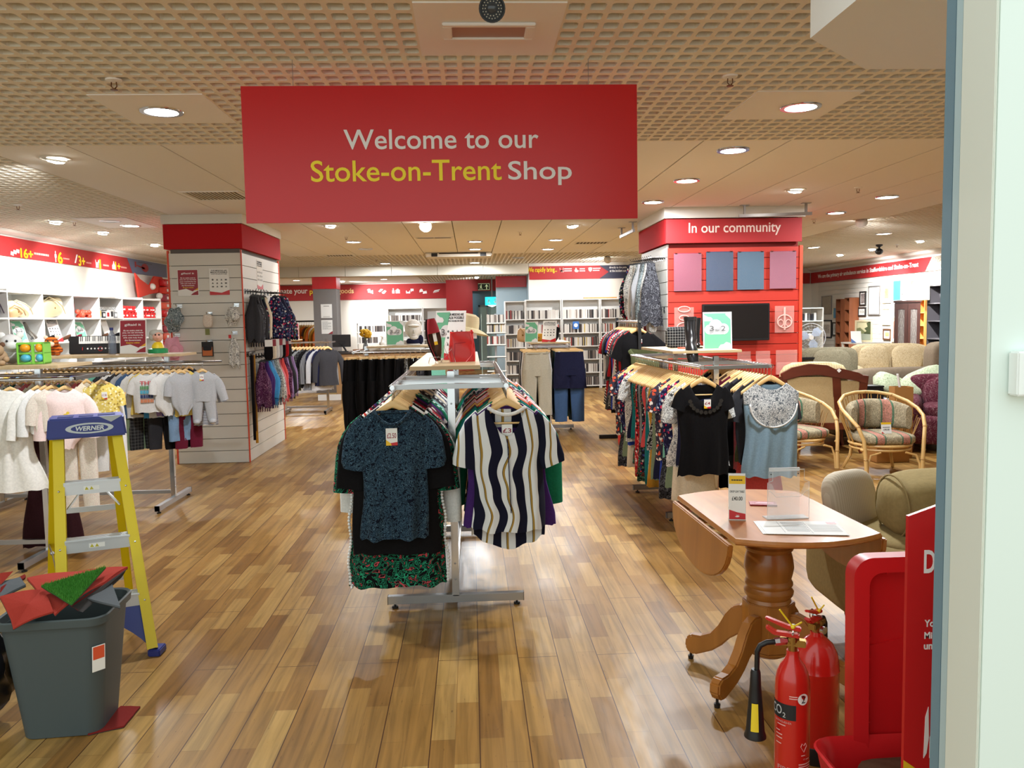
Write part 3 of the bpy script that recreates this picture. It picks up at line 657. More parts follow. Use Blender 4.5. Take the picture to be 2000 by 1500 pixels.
# ------------------------------------------------------------------ show cards
def cloud(cx, cz, s, n=14):
    return [disc(cx-.30*s, cz-.02*s, .20*s, n), disc(cx-.05*s, cz+.12*s, .27*s, n), disc(cx+.27*s, cz, .22*s, n), rect(cx-.32*s, cx+.30*s, cz-.22*s, cz+.02*s)]
def card32(loc, w, h, rz, lean, lab, small=False, stand=True):
    """white edged green card printed with clouds and 3 for 2"""
    t = thing('offer_card', lab, 'sign', loc, rz)
    M = Matrix.Rotation(-lean, 4, 'X')
    def fl_(name, polys, m, y0, y1):
        mb = MB()
        for po in polys: mb.prism(po, y0, y1, M=M)
        return part(name, mb, m, t)
    fl_('card', [rect(-w/2, w/2, 0, h)], M_paper, .003, 0)
    fl_('green_field', [rect(-w*.46, w*.46, h*.035, h*.965)], M_green, 0, -.001)
    mb = []
    mb += cloud(-.02*w, h*.55, w*.85); mb += [[(-w*.46, h*.76), (-w*.2, h*.76), (-w*.16, h*.81), (-w*.22, h*.86), (-w*.33, h*.87), (-w*.46, h*.93)]]
    mb += [[(w*.02, h*.04), (w*.1, h*.13), (w*.2, h*.14), (w*.3, h*.2), (w*.42, h*.17), (w*.46, h*.1), (w*.46, h*.04)], [(w*.28, h*.93), (w*.46, h*.8), (w*.46, h*.96), (w*.3, h*.96)]]
    fl_('cloud', mb, M_wtext, -.001, -.002)
    for s, x, ww, hh in (('3', -.27, .14, .13), ('for', -.075, .14, .035), ('2', .13, .15, .13)):
        vs, fs = text_mesh(s, .0); x0_, x1_ = min(v.x for v in vs), max(v.x for v in vs); y0_, y1_ = min(v.y for v in vs), max(v.y for v in vs)
        q = MB().add([M @ Vector(((x+(v.x-x0_)/(x1_-x0_)*ww)*w, -.0021-(v.z+.004)*.1, h*(.5+(v.y-y0_)/(y1_-y0_)*hh))) for v in vs], fs)
        part('lettering', q, M_inkgrey, t)
    if stand: part('strut', MB().prism([(-.02, 0), (.02, 0), (.005, h*.6)], 0, .002, M=Matrix.Translation((0, .08+lean*.1, 0)) @ Matrix.Rotation(.2, 4, 'X')), M_paper, t)
    return t
M_cardback = mat('clear_holder', (225, 232, 232), .1, alpha=.5)
def poster(name, lab, loc, w, h, rz, ground, lines, foot=None, lean=0., frame=None, cat='poster', xtra=None):
    """a printed sheet: ground colour, lines = (text, z0, width, height, material, [x offset])"""
    t = thing(name, lab, cat, loc, rz, None, -lean)
    part('sheet', MB().box(-w/2, w/2, 0, .004, 0, h), ground, t)
    for l in lines:
        s, z, ww, hh, m = l[:5]; dx = l[5] if len(l) > 5 else 0
        letters(t, s, -ww*w/2+dx*w, z*h, ww*w, hh*h, m, -.0005, .01, depth=.001)
    if foot: flat('foot_flash', [(x*w, z*h) for x, z in foot[0]], foot[1], t, -.0005, .001)
    if xtra: xtra(t, w, h)
    return t
FOOT = ([(-.5, 0), (.5, 0), (.5, .22), (.1, .04), (-.5, .2)], M_wtext)
def giftaid_lines(): 
    m = M_wtext; return [('giftaid it', .80, .62, .09, m), ('At no extra cost to', .66, .72, .05, m), ('you, we can increase', .585, .78, .055, m), ('your contribution by', .51, .78, .055, m), ('25% with help from', .44, .72, .05, m), ('the Government.', .37, .62, .05, m), ('Enquire within', .29, .5, .045, M_ytext)]
def giftaid(lab, loc, w, h, rz=0., lean=0.):
    t = poster('gift_aid_poster', lab, loc, w, h, rz, M_paper, [], lean=lean)
    flat('maroon_field', [(-w*.47, h*.98), (w*.47, h*.98), (w*.47, h*.3), (w*.2, h*.17), (-w*.1, h*.27), (-w*.47, h*.22)], M_maroon, t, -.0005, .0008)
    flat('red_corner', [(w*.1, h*.03), (w*.47, h*.03), (w*.47, h*.2), (w*.25, h*.12)], M_maroon, t, -.0005, .0008)
    flat('yellow_flash', [(w*.28, h*.2), (w*.47, h*.31), (w*.47, h*.22)], mat('mustard_print', (226, 170, 50), .5), t, -.0005, .0008)
    for l in giftaid_lines(): letters(t, l[0], -l[2]*w/2, l[1]*h, l[2]*w, l[3]*h, l[4], -.0014, .012, depth=.001)
    return t
def icons_sheet(lab, loc, w, h, rz=0., lean=0.):
    def xt(t, w, h):
        mb = MB()
        for i in range(3):
            for j in range(4):
                cx, cz = (-.33+.22*j)*w, (.58-.13*i)*h; mb.prism(random.choice([disc(cx, cz, .05*w, 8), rect(cx-.05*w, cx+.05*w, cz-.03*h, cz+.02*h), [(cx-.05*w, cz-.03*h), (cx+.05*w, cz-.03*h), (cx, cz+.035*h)]]), -.0005, -.0012)
        part('icon', mb, M_inkgrey, t)
    return poster('notice', lab, loc, w, h, rz, M_paper, [('OUR MISSIONS ARE', .90, .8, .05, M_ink), ('MADE POSSIBLE', .83, .84, .055, M_ink), ('WITH THE BELOW ITEMS', .775, .8, .035, M_inkgrey)], ([(-.5, 0), (.5, 0), (.5, .19), (.1, .08), (-.5, .14)], M_red), lean, xtra=xt)
p = at(369, 578, 9.62); giftaid('maroon gift aid poster on the left pillar, the left of its two posters', (p.x, 9.612, p.z), .235, .30)
p = at(430, 576, 9.62); icons_sheet('white icon notice with a red foot on the left pillar front', (p.x, 9.612, p.z), .225, .30)
p = ax(510, 565, -2.6); icons_sheet('narrow white notice on the side face of the left pillar', (-2.608, p.y, p.z), .28, .36, PI/2)
p = at(638, 621, 18.79); poster('notice', 'upper white notice fixed to the grey column', (p.x, 18.795, p.z), .25, .31, 0, M_paper, [], xtra=lambda t, w, h: lines(t, [(-.25*w, .84*h, .5*w, .04*h)]+[(-.3*w, (.1-.03*k)*h, .6*w, .012*h) for k in range(2)], M_inkgrey, -.0005))
p = at(639, 652, 18.79); poster('notice', 'lower white notice with a red corner on the grey column', (p.x, 18.795, p.z), .25, .31, 0, M_paper, [], ([(.1, 0), (.5, 0), (.5, .2)], M_maroon), xtra=lambda t, w, h: lines(t, [(-.4*w, (.86-.075*k)*h, (.8 if k % 3 else .5)*w, .02*h) for k in range(8)], M_inkgrey, -.0005))
# empty poster pockets, TV and leaflet holders on the red pillar
def pocket(px0, py0, px1, py1, m, lab, name='poster_pocket', lip=False, form=None):
    Y = 9.48; a, b = at(px0, py1, Y), at(px1, py0, Y); w, h = b.x-a.x, b.z-a.z
    t = thing(name, lab, 'holder', ((a.x+b.x)/2, Y, a.z))
    part('back_sheet', MB().box(-w/2, w/2, -.004, 0, 0, h), m, t, bevel=.001)
    if name == 'poster_pocket':
        part('front_sheet', MB().box(-w/2, w/2, -.010, -.008, 0, h*.985), mat('pocket_front', (235, 240, 245), .06, alpha=.04), t)
        for s in (-1, 1): part('clip', MB().box(s*w*.42-.012, s*w*.42+.012, -.012, 0, h-.006, h+.012), M_glass, t)
    if lip:
        part('front_lip', MB().box(-w/2, w/2, -.035, -.032, 0, h*.5).box(-w/2, w/2, -.032, 0, -.003, 0).box(-w/2, -w/2+.003, -.032, 0, 0, h*.5).box(w/2-.003, w/2, -.032, 0, 0, h*.5), M_pock, t)
    if form:
        part('moulding', form(w, h), mat('moulded_edge', (240, 190, 180), .2), t, True)
    return t
M_pock = mat('frosted_pocket', (240, 180, 170), .15, alpha=.3)
pocket(1316, 494, 1370, 569, mat('film_mauve', (140, 62, 84), .15), 'mauve tinted empty poster pocket, leftmost of four on the red pillar')
pocket(1379, 491, 1432, 568, mat('film_blue', (44, 62, 92), .15), 'slate blue empty poster pocket, second of four on the red pillar')
pocket(1440, 491, 1492, 566, mat('film_teal', (62, 92, 116), .15), 'teal shaded empty poster pocket, third of four on the red pillar')
pocket(1503, 490, 1555, 564, mat('film_pink', (150, 84, 104), .15), 'pink tinted empty poster pocket, rightmost of four on the red pillar')
def form_rings(w, h):
    mb = MB()
    for cz, rx, rz_ in ((.28, .36, .17), (.62, .25, .09), (.93, .3, .1)):
        mb.tube([(rx*w*math.cos(a), -.008, cz*h+rz_*h*math.sin(a)) for a in [2*PI*i/20 for i in range(20)]], .006, 6, True)
    return mb
def form_pod(w, h):
    mb = MB()
    mb.tube([(.38*w*math.cos(a), -.008, .42*h+.24*h*math.sin(a)) for a in [2*PI*i/22 for i in range(22)]], .008, 6, True)
    for s in (-1, 1): mb.tube([(s*.2*w+.14*w*math.cos(a), -.008, .36*h+.12*h*math.sin(a)) for a in [2*PI*i/16 for i in range(16)]], .006, 6, True)
    mb.tube([(0, -.008, .1*h), (0, -.008, .95*h)], .012, 6)
    return mb
pocket(1317, 600, 1355, 655, M_pock, 'clear moulded leaflet holder left of the television', 'leaflet_holder', False, form_rings)
pocket(1513, 597, 1551, 650, M_pock, 'clear moulded leaflet holder right of the television', 'leaflet_holder', False, form_pod)
pocket(1515, 683, 1557, 731, M_pock, 'clear leaflet holder low on the red pillar right of its neighbours', 'leaflet_holder', True)
pocket(1476, 685, 1504, 716, M_pock, 'small clear leaflet holder in the middle of the low row on the red pillar', 'leaflet_holder', True)
pocket(1440, 686, 1466, 716, M_pock, 'small clear leaflet holder at the left of the low row on the red pillar', 'leaflet_holder', True)
a, b = at(1372, 667, 9.4), at(1503, 592, 9.4)
t = thing('television', 'black flat television mounted on the red slatwall pillar', 'television', ((a.x+b.x)/2, 9.42, a.z)); w, h = b.x-a.x, b.z-a.z
part('casing', MB().box(-w/2, w/2, -.03, .02, 0, h), M_black, t, bevel=.005)
part('screen', MB().box(-w/2+.018, w/2-.018, -.032, -.03, .03, h-.018), mat('dark_screen', (28, 24, 24), .12), t)
part('bracket', MB().box(-.15, .15, .02, .06, h*.3, h*.7), M_black, t)
# ================================================================== clothes racks, hangers and garments
M_hw = woodmat('hanger_wood', (222, 178, 112), (240, 206, 148), .38, 0)
M_board = woodmat('shelf_oak', (190, 164, 122), (206, 182, 142), .5, 0); M_foot = mat('rack_foot', (150, 140, 130), .35, .9)
ORD = 'first second third fourth fifth sixth seventh eighth ninth tenth eleventh twelfth thirteenth fourteenth fifteenth sixteenth seventeenth eighteenth nineteenth twentieth'.split()
ORD += ['twenty-'+x for x in ORD[:9]]+['thirtieth']+['thirty-'+x for x in ORD[:9]]+['fortieth']
HW = .21                                        # half a grown-up hanger
def hz(x): return -.06-.145*(abs(x)/HW)**1.15    # the line of the hanger's shoulders below the rail
def hanger_meshes():
    mb = MB()
    def fn(u, v):
        x = (-HW+2*HW*v)*.9; hgt = .042-.018*(abs(x)/HW); a = 2*PI*u; zt = hz(x)
        yb = .012*math.cos(x/HW*1.4)            # slightly bowed towards the back
        return Vector((x, yb+.0085*math.copysign(abs(math.cos(a))**.6, math.cos(a)), zt-hgt/2+hgt/2*math.copysign(abs(math.sin(a))**.7, math.sin(a))))
    mb.grid(fn, 10, 17, True); n = len(mb.v); mb.f += [tuple(range(9, -1, -1)), tuple(range(n-10, n))]; mb.m += [0, 0]
    hk = MB().tube([(0, 0, -.065), (0, 0, -.02)]+[(0.0+.017*math.cos(a), 0, .0+.017*math.sin(a)) for a in [(-.5+i*.17)*PI for i in range(9)]], .0022, 6)
    br = MB().tube([(-.165, .004, -.195), (.165, .004, -.195)], .006, 6)
    tb = MB().box(-.19, .19, -.008, .008, -.072, -.045); cl = MB()
    for s in (-.14, .14): cl.box(s-.014, s+.014, -.014, .014, -.10, -.066)
    return [x.mesh(n_, 'all' if n_ != 'clip' else False) for x, n_ in ((mb, 'shoulder'), (hk, 'hook'), (br, 'bar'))], [tb.mesh('clip_bar', False, .003), hk.mesh('hook', 'all'), cl.mesh('clip')]
HM, TM = hanger_meshes()
def hanger(loc, rz, lab, group, s=1., clip=False, wood=None, bar=True):
    t = thing('trouser_hanger' if clip else 'clothes_hanger', lab, 'hanger', loc, rz, group); t.scale = (s, s, s)
    ms = TM if clip else HM
    put(ms[0].name.split('.')[0], ms[0], wood or M_hw, t); put('hook', ms[1], M_chrome, t)
    if clip: put('clip', ms[2], M_chrome, t)
    elif bar: put('bar', ms[2], wood or M_hw, t)
    return t

def sm(a, b, t): t = max(0, min(1, (t-a)/(b-a))); return t*t*(3-2*t)
def torso(L=.66, chest=.195, waist=.185, hem=.20, neck=.085, vdrop=.06, th=.05, fold=.010, seed=0, n=40, rows=20, back=0., curve=0., strap=False, flare=1.):
    """a hung top or dress as one closed-round sheet: front is -y, the hook is at the origin"""
    rnd = random.Random(seed); ph = [rnd.uniform(0, 6.28) for _ in range(5)]; kf = [rnd.choice((3, 4, 5)), rnd.choice((6, 7, 8)), rnd.choice((10, 11, 13))]
    L -= .03; zn = hz(neck)+.007; zs = hz(HW*.97)+.005; mb = MB()
    def width(z):
        if z >= zs: return HW*max(.0, (-.06-(z-.006))/.145)**(1/1.15)
        d = (zs-z)/(L+zs-zn)
        w = HW*.97+(chest-HW*.97)*sm(0, .14, d)
        w += (waist-chest)*sm(.1, .48, d)+(hem-waist)*(sm(.5, 1., d)**flare)
        return w
    def fn(u, v):
        z = zn-(zn-zs)*(v/.22) if v < .22 else zs-(L-(zn-zs))*((v-.22)/.78)
        d = (zn-z)/L; w = width(z); a = 2*PI*u; c, s_ = math.cos(a), math.sin(a)
        x = w*math.copysign(abs(c)**.75, c); t_ = .012+(th-.012)*sm(0, .3, d)
        y = t_*math.copysign(abs(s_)**.8, s_)*(1-.35*abs(x/w)**3 if w else 1)
        f = fold*sm(.12, .9, d)
        y += f*(math.sin(kf[0]*x/w*2+ph[0])+.7*math.sin(kf[1]*x/w*1.6+ph[1]+2*d)+.4*math.sin(kf[2]*x/w+ph[2]-3*d))*(1 if s_ < 0 else .7)
        x += .010*math.sin(7*d+ph[3])*d
        if s_ < 0: 
            if abs(x) < neck*1.02: z = min(z, zn-vdrop*(1-(x/(neck*1.02))**2))
            z -= 0; 
            if v > .8: z += curve*(1-(x/w)**2)*(v-.8)/.2*-1
        else:
            if abs(x) < neck: z = min(z, zn-.012*(1-(x/neck)**2))
            if v > .8: z -= back*(1-.7*(x/w)**2)*(v-.8)/.2
        z += .006*math.sin(9*u*2*PI+ph[4])*(v > .97)
        return Vector((x, y, z))
    mb.grid(fn, n, rows, True); return mb
def sleeve(side, L=.24, ang=68, w0=.085, w1=.07, x0=.13, z0=None, seed=0, n=16, rows=9, cuff=0., bend=0.):
    """a limp sleeve that leaves the shoulder along its slope and then drops"""
    rnd = random.Random(seed+side); p0 = rnd.uniform(0, 6.28); mb = MB(); a0, a1 = math.radians(34), math.radians(ang)
    pts = []; x, z = .118, hz(.118)-w0*.86; Lt = L+.075; N_ = rows-1
    for i in range(rows):
        v = i/N_; a = a0+(a1-a0)*sm(-.1, .5, v); pts.append((x, z, a)); x += math.cos(a)*Lt/N_; z -= math.sin(a)*Lt/N_
    def fn(u, v):
        cx, cz, a = pts[round(v*N_)]; w = w0+(w1-w0)*v-cuff*sm(.85, 1, v); q = 2*PI*u
        nx, nz = math.sin(a), math.cos(a); o = w*math.copysign(abs(math.cos(q))**.8, math.cos(q))
        y = (.014+.02*v+.007*v*math.sin(3*q+p0))*math.sin(q)+.006*v*math.sin(40*o+p0)
        return Vector((side*(cx+nx*o), y, cz+nz*o))
    mb.grid(fn, n, rows, True); return mb
def trouser(L=.95, waist=.19, hip=.215, leg=.105, cuff=.085, th=.045, seed=0, n=24, spread=.012, top=-.075, crotch=.27):
    rnd = random.Random(seed); p = [rnd.uniform(0, 6.28) for _ in range(4)]; mb = MB()
    def body(u, v):
        z = top-(crotch+.05)*v; w = waist+(hip-waist)*sm(0, .8, v); a = 2*PI*u; c, s_ = math.cos(a), math.sin(a)
        x = w*math.copysign(abs(c)**.75, c); y = (th*(.55+.45*v))*math.copysign(abs(s_)**.8, s_)+.007*math.sin(60*x+p[0])*(1.1-.5*v)+.006*math.sin(22*x+p[1])
        return Vector((x, y, z))
    mb.grid(body, n, 7, True)
    for s in (-1, 1):
        def lg(u, v):
            z = top-crotch*.85-(L-crotch*.85)*v; w = max(leg, hip*.515)*(1-v)+cuff*v; a = 2*PI*u; c, s_ = math.cos(a), math.sin(a)
            x = s*(hip*.5+spread*v)+w*math.copysign(abs(c)**.75, c); y = th*(1-.25*v)*math.copysign(abs(s_)**.8, s_)+.012*math.sin(3*a+5*v+p[1])+.006*math.sin(7*a-8*v+p[2])
            return Vector((x, y, z))
        mb.grid(lg, n//2+4, 12, True)
    return mb
def romper(L=.34, legs=.22, seed=0, feet=True, w=.15):
    """a baby sleepsuit: torso, two short legs and feet in one sheet (grown-up hanger proportions, scaled later)"""
    mb = torso(L, w*1.2, w*1.15, w*1.1, .075, .035, .05, .006, seed, 28, 14); zb = hz(.075)-L+.03
    for s in (-1, 1):
        def lg(u, v):
            a = 2*PI*u; c, s_ = math.cos(a), math.sin(a); ww = w*.55*(1-.3*v)
            return Vector((s*(w*.52+.02*v)+ww*math.copysign(abs(c)**.8, c), .045*(1-.3*v)*s_+.006*math.sin(3*a+4*v), zb+.05-(legs+.05)*v))
        mb.grid(lg, 14, 8, True)
        if feet: mb.ball((s*(w*.52+.025), -.02, zb-legs-.005), (.05, .075, .04), 12, 8)
    return mb
def scarf(L=.7, w=.07, th=.05, seed=0, fringe=True, taper=.38):
    rnd = random.Random(seed); p = [rnd.uniform(0, 6.28) for _ in range(4)]; mb = MB()
    def fn(u, v):
        a = 2*PI*u; d = v; ww = w*(taper+(1-taper)*sm(0, .5, d))*(1+.12*math.sin(4*d+p[0])); r = 1+.30*math.sin(4*a+p[1]+1.5*d)+.18*math.sin(7*a+p[2]+3*d)
        z = -.06-L*d-(.03*math.sin(5*a+p[3]) if v > .95 else 0)
        return Vector((ww*r*math.cos(a), th*r*(.6+.4*d)*math.sin(a), z))
    mb.grid(fn, 26, 14, True)
    if fringe:
        for k in range(16):
            a = 2*PI*k/16; x, y = w*.95*math.cos(a), th*.9*math.sin(a); mb.tube([(x, y, -.05-L), (x*1.02, y, -.13-L)], .0035, 4)
    return mb
MC = {}
def cache(key, fn, smooth='all'):
    if key not in MC: MC[key] = fn().mesh(key.split('/')[0], smooth)
    return MC[key]
# ---- cloth
def P(name, c): return fabric('cloth_'+name, 'plain', [c])
CL = {}
for n_, c in dict(black=(14, 13, 15), charcoal=(52, 52, 56), grey=(128, 130, 132), pale_grey=(176, 178, 182), white=(226, 226, 224), cream=(226, 214, 190), navy=(30, 32, 58), denim=(66, 92, 130), pale_denim=(120, 148, 178), royal_blue=(40, 66, 168), sky_blue=(70, 150, 206), teal=(24, 112, 116), emerald=(24, 112, 80), mint=(120, 190, 168), sage=(122, 140, 112), olive=(88, 94, 64), mustard=(190, 140, 50), orange=(214, 110, 50), coral=(216, 84, 84), red=(176, 30, 40), burgundy=(96, 24, 44), pink=(226, 160, 178), pale_pink=(238, 214, 210), rose=(206, 110, 120), purple=(66, 36, 100), lilac=(150, 124, 170), brown=(88, 60, 44), khaki=(158, 152, 130), stone=(186, 180, 160), yellow=(232, 206, 110), satin_blue=(126, 152, 168)).items(): CL[n_] = P(n_, c)
CL['striped black and white'] = fabric('cloth_bw_stripe', 'hstripe', [(24, 24, 28), (226, 226, 222)], 1.6)
CL['striped navy and white'] = fabric('cloth_nw_stripe', 'hstripe', [(30, 34, 66), (222, 224, 226)], 2.2)
CL['striped grey'] = fabric('cloth_g_stripe', 'vstripe', [(60, 62, 66), (140, 142, 146), (90, 92, 98)], 2.)
CL['diagonally striped'] = fabric('cloth_d_stripe', 'dstripe', [(24, 24, 30), (230, 230, 226)], 1.0)
CL['white floral'] = fabric('cloth_white_floral', 'floral', [(224, 224, 218), (206, 60, 50), (40, 90, 60), (232, 150, 60), (50, 50, 60)], .9)
CL['dark floral'] = fabric('cloth_dark_floral', 'floral', [(26, 28, 40), (190, 60, 84), (200, 196, 190), (80, 110, 90), (60, 70, 130)], 1.2)
CL['navy floral'] = fabric('cloth_navy_floral', 'floral', [(28, 30, 62), (196, 50, 84), (206, 200, 196), (90, 110, 140), (60, 62, 110)], 1.3)
CL['red and white patterned'] = fabric('cloth_redwhite', 'floral', [(176, 34, 44), (232, 228, 224), (30, 28, 30), (220, 130, 120)], 1.3)
CL['black and white patterned'] = fabric('cloth_bwpat', 'swirl', [(28, 28, 30), (214, 214, 210), (190, 190, 186)], .55)
CL['white patterned'] = fabric('cloth_whitepat', 'swirl', [(222, 222, 216), (60, 62, 66), (120, 122, 126)], .55)
CL['grey patterned'] = fabric('cloth_greypat', 'swirl', [(120, 134, 138), (40, 48, 52), (190, 200, 202)], .55)
CL['dark patterned'] = fabric('cloth_darkpat', 'swirl', [(54, 54, 60), (120, 122, 128), (24, 24, 26)], .55)
CL['purple patterned'] = fabric('cloth_purplepat', 'swirl', [(84, 40, 76), (160, 120, 150), (40, 20, 40)], .55)
CL['green patterned'] = fabric('cloth_greenpat', 'swirl', [(30, 62, 52), (120, 180, 150), (20, 24, 24), (200, 90, 70)], .8)
CL['orange patterned'] = fabric('cloth_orangepat', 'floral', [(60, 56, 70), (222, 90, 60), (236, 226, 214), (40, 40, 60)], 1.)
CL['blue plaid'] = fabric('cloth_plaid', 'plaid', [(26, 28, 40), (44, 48, 62), (120, 122, 130)], 1.)
CL['dark plaid'] = fabric('cloth_dplaid', 'plaid', [(34, 34, 36), (58, 58, 60), (120, 120, 116)], 1.6)
CL['paisley'] = fabric('cloth_paisley', 'swirl', [(10, 16, 30), (70, 98, 118), (56, 84, 104), (84, 112, 128)], 1.25)
CL['wavy'] = fabric('cloth_wavy', 'wave', [(22, 23, 42), (220, 223, 224), (160, 128, 60)], 1.15)
CL['palm'] = fabric('cloth_palm', 'swirl', [(12, 14, 16), (44, 150, 112), (30, 110, 84), (196, 84, 90)], .5)
CL['lace'] = fabric('cloth_lace', 'swirl', [(92, 98, 104), (236, 236, 232), (226, 226, 222), (236, 236, 232)], 1.1)
CL['knit white'] = fabric('cloth_knit', 'plain', [(234, 232, 226)], .5); CL['pale print'] = fabric('cloth_paleprint', 'swirl', [(226, 218, 204), (190, 180, 170), (206, 180, 170)], 1.4)
CL['yellow print'] = fabric('cloth_yellowprint', 'floral', [(228, 204, 108), (250, 240, 200), (180, 150, 70), (240, 226, 160)], 1.3)
KIND = dict(top=('blouse', 'top'), vest=('camisole', 'vest top'), slip=('dress', 'sleeveless dress'), dress=('dress', 'dress'), shirt=('shirt', 'long sleeved top'), trousers=('trousers', 'trousers'), tee=('t_shirt', 't-shirt'))
def bulk(kind, k):
    """shared one-mesh garments for the depth of a rail"""
    key = f'{kind}/{k}'
    if key in MC: return MC[key]
    r = random.Random(hash_(key)); 
    if kind == 'trousers': mb = trouser(r.uniform(.82, 1.0), seed=k, leg=r.uniform(.09, .115), n=18)
    else:
        L = dict(top=r.uniform(.6, .72), tee=r.uniform(.62, .7), vest=r.uniform(.6, .75), slip=r.uniform(.8, 1.0), dress=r.uniform(.9, 1.1), shirt=r.uniform(.66, .78))[kind]
        mb = torso(L, r.uniform(.19, .22), r.uniform(.17, .21), r.uniform(.19, .25), r.uniform(.07, .1), r.uniform(.04, .12), r.uniform(.035, .05), .012, k, 26, 13)
        if kind in ('vest', 'slip'): mb.v = [(x*.82, y, z-.012) for x, y, z in mb.v]
        if kind in ('top', 'tee', 'dress'):
            for s in (-1, 1): q = sleeve(s, r.uniform(.10, .2), r.uniform(74, 84), .072, .065, seed=k, n=10, rows=5); mb.add(q.v, q.f)
        if kind == 'shirt':
            for s in (-1, 1): q = sleeve(s, r.uniform(.46, .54), 87, .068, .045, seed=k, n=10, rows=7); mb.add(q.v, q.f)
    MC[key] = mb.mesh(kind, 'all'); return MC[key]
def hash_(s): return sum((i+1)*ord(c) for i, c in enumerate(s))
def price_tag(root, x, y, z, s='£2.50', w=.032, h=.05, tilt=0.):
    t = put('price_tag', MB().box(-w/2, w/2, -.0012, 0, -h, 0).mesh('price_tag'), M_paper, root, (x, y, z), (tilt, 0, 0)); t['label'] = 'white price tag'
    flat('yellow_corner', [(-w/2, -h), (0, -h), (-w*.1, -h*.86), (-w/2, -h*.66)], mat('tag_yellow', (236, 190, 30), .5), t, -.0013, .0004)
    flat('red_corner', [(0, -h), (w/2, -h), (w/2, -h*.8), (-w*.1, -h*.86)], M_red, t, -.0013, .0004)
    letters(t, s, -w*.4, -h*.58, w*.8, h*.3, mat('tag_ink', (150, 40, 60), .6), -.0014, .012, depth=.0006)
    return t

# ---- racks
def rack(lab, loc, rz, hw, y0, y1, posts, h, foot, shelf=None, xbars=(), frame=None, feet=True):
    t = thing('clothes_rack', lab, 'clothes rack', loc, rz); m = frame or M_chrome
    for p in posts:
        part('post', MB().box(-.02, .02, p-.02, p+.02, .06, h+(.06 if shelf else .02)), m, t, bevel=.003)
        if feet:
            f = part('foot', MB().box(-foot, foot, p-.02, p+.02, .025, .07), M_steel, t, bevel=.002)
            lv = MB()
            for s in (-1, 1): lv.lathe([(.006, .03), (.006, .012), (.018, .01), (.018, 0)], (s*(foot-.04), p, 0), 12)
            put('leveller', lv.mesh('leveller'), M_black, f)
            mbq = MB()
            for s in (-1, 1): mbq.box(s*(foot)-(.003 if s > 0 else -.0), s*foot+(.0 if s > 0 else .003), p-.021, p+.021, .024, .071)
            put('end_cap', mbq.mesh('end_cap'), M_black, f)
    if len(posts) > 1: part('base_bar', MB().box(-.015, .015, posts[0]+.02, posts[1]-.02, .10, .13), M_steel, t)
    for s in (-1, 1):
        part('rail', MB().tube([(s*hw, y0, h), (s*hw, y1, h)], .0125, 10), m, t, True)
    for y in xbars: part('crossbar', MB().box(-hw-.012, hw+.012, y-.012, y+.012, h-.013, h+.013), M_steel, t, bevel=.003)
    for p in posts:
        mb = MB()
        for s in (-1, 1): mb.beam((0, p, h+.01), (s*hw, p, h), .02, .03)
        part('bracket', mb, m, t)
        q = MB()
        for z in (h-.03, h-.12, .16, .25): q.lathe([(.006, 0), (.005, .003), (0, .0035)], (0, p-.02, z), 8, Matrix.Rotation(PI/2, 4, 'X'))
        part('bolt', q, M_steel, t)
    if shelf: x0, x1, a, b, z = shelf; part('shelf_board', MB().box(x0, x1, a, b, z-.022, z), M_board, t, bevel=.002)
    return t
def rail_points(loc, rz, x, h): 
    c, s = math.cos(rz), math.sin(rz)
    return lambda y: Vector((loc[0]+c*x-s*y, loc[1]+s*x+c*y, loc[2]+h))
def hang_row(pt, ys, specs, where, start, clip=False, spin=0., s=1., wob=.10, hlab=None, frm='from the front'):
    """bulk garments and hangers along a rail; where names the rail, start is the ordinal of the first one"""
    for k, y in enumerate(ys):
        kind, col = specs[k % len(specs)]; p = pt(y); a = spin+random.uniform(-wob, wob)
        g = put(KIND[kind][0], bulk(kind, (k*7+int(abs(p.x)*10)) % 6), CL[col], None, p, (0, 0, a)); g.scale = (s, s, s)
        colw = col if col not in ('palm', 'paisley', 'wavy') else col+' patterned'
        tag(g, f"{colw.replace('_', ' ')} {KIND[kind][1]}, {ORD[start+k]} {frm} on {where}", KIND[kind][0].replace('_', '-') if kind != 'tee' else 't-shirt', f'clothes on {where}')
        hanger(p, a, hlab or f"pale wooden hanger on {where}", f'hangers on {where}', s, clip)

def garment(name, lab, cat, loc, rz, parts, group=None, s=1.):
    t = thing(name, lab, cat, loc, rz, group); t.scale = (s, s, s)
    for n_, mb, m in parts: put(n_, mb.mesh(n_, 'all'), m, t)
    return t
# ================= centre rack
cR = (-.117, 4.55, 0)
rack('chrome double rail rack of tops in the middle of the shop', cR, 0, .293, -.34, 1.95, (0, 1.55), 1.275, .385, (-.225, .165, -.03, 1.88, 1.365), (-.30, .35, 1.9))
Lp, Rp = rail_points(cR, 0, -.293, 1.275), rail_points(cR, 0, .293, 1.275)
p = Lp(-.34); q = p+Vector((0, -.005, 0)); WL, WR = "the centre rack's left rail", "the centre rack's right rail"
C_ = CL['paisley']
b = garment('blouse', 'navy blue paisley print blouse at the front of the centre rack left rail', 'blouse', q, .03,
    [('bodice', torso(.70, .175, .165, .178, .092, .075, .055, .015, 3, 64, 34), C_), ('sleeve', sleeve(-1, .165, 82, .075, .078, seed=3, cuff=.016), C_), ('sleeve', sleeve(1, .165, 82, .075, .078, seed=4, cuff=.016), C_),
     ('collar', MB().tube([(.094*math.cos(a), -.02+.022*math.sin(a)-.02*max(0, -math.sin(a)), -.112-(.07*(1-math.cos(a)**2) if math.sin(a) < 0 else 0.01)) for a in [2*PI*i/28 for i in range(28)]], .009, 6, True), C_)])
price_tag(b, -.005, -.052, -.20, '£2.50', .058, .088)
hanger(q, .03, 'front wooden hanger holding the navy paisley blouse', None)
q = Lp(-.285)
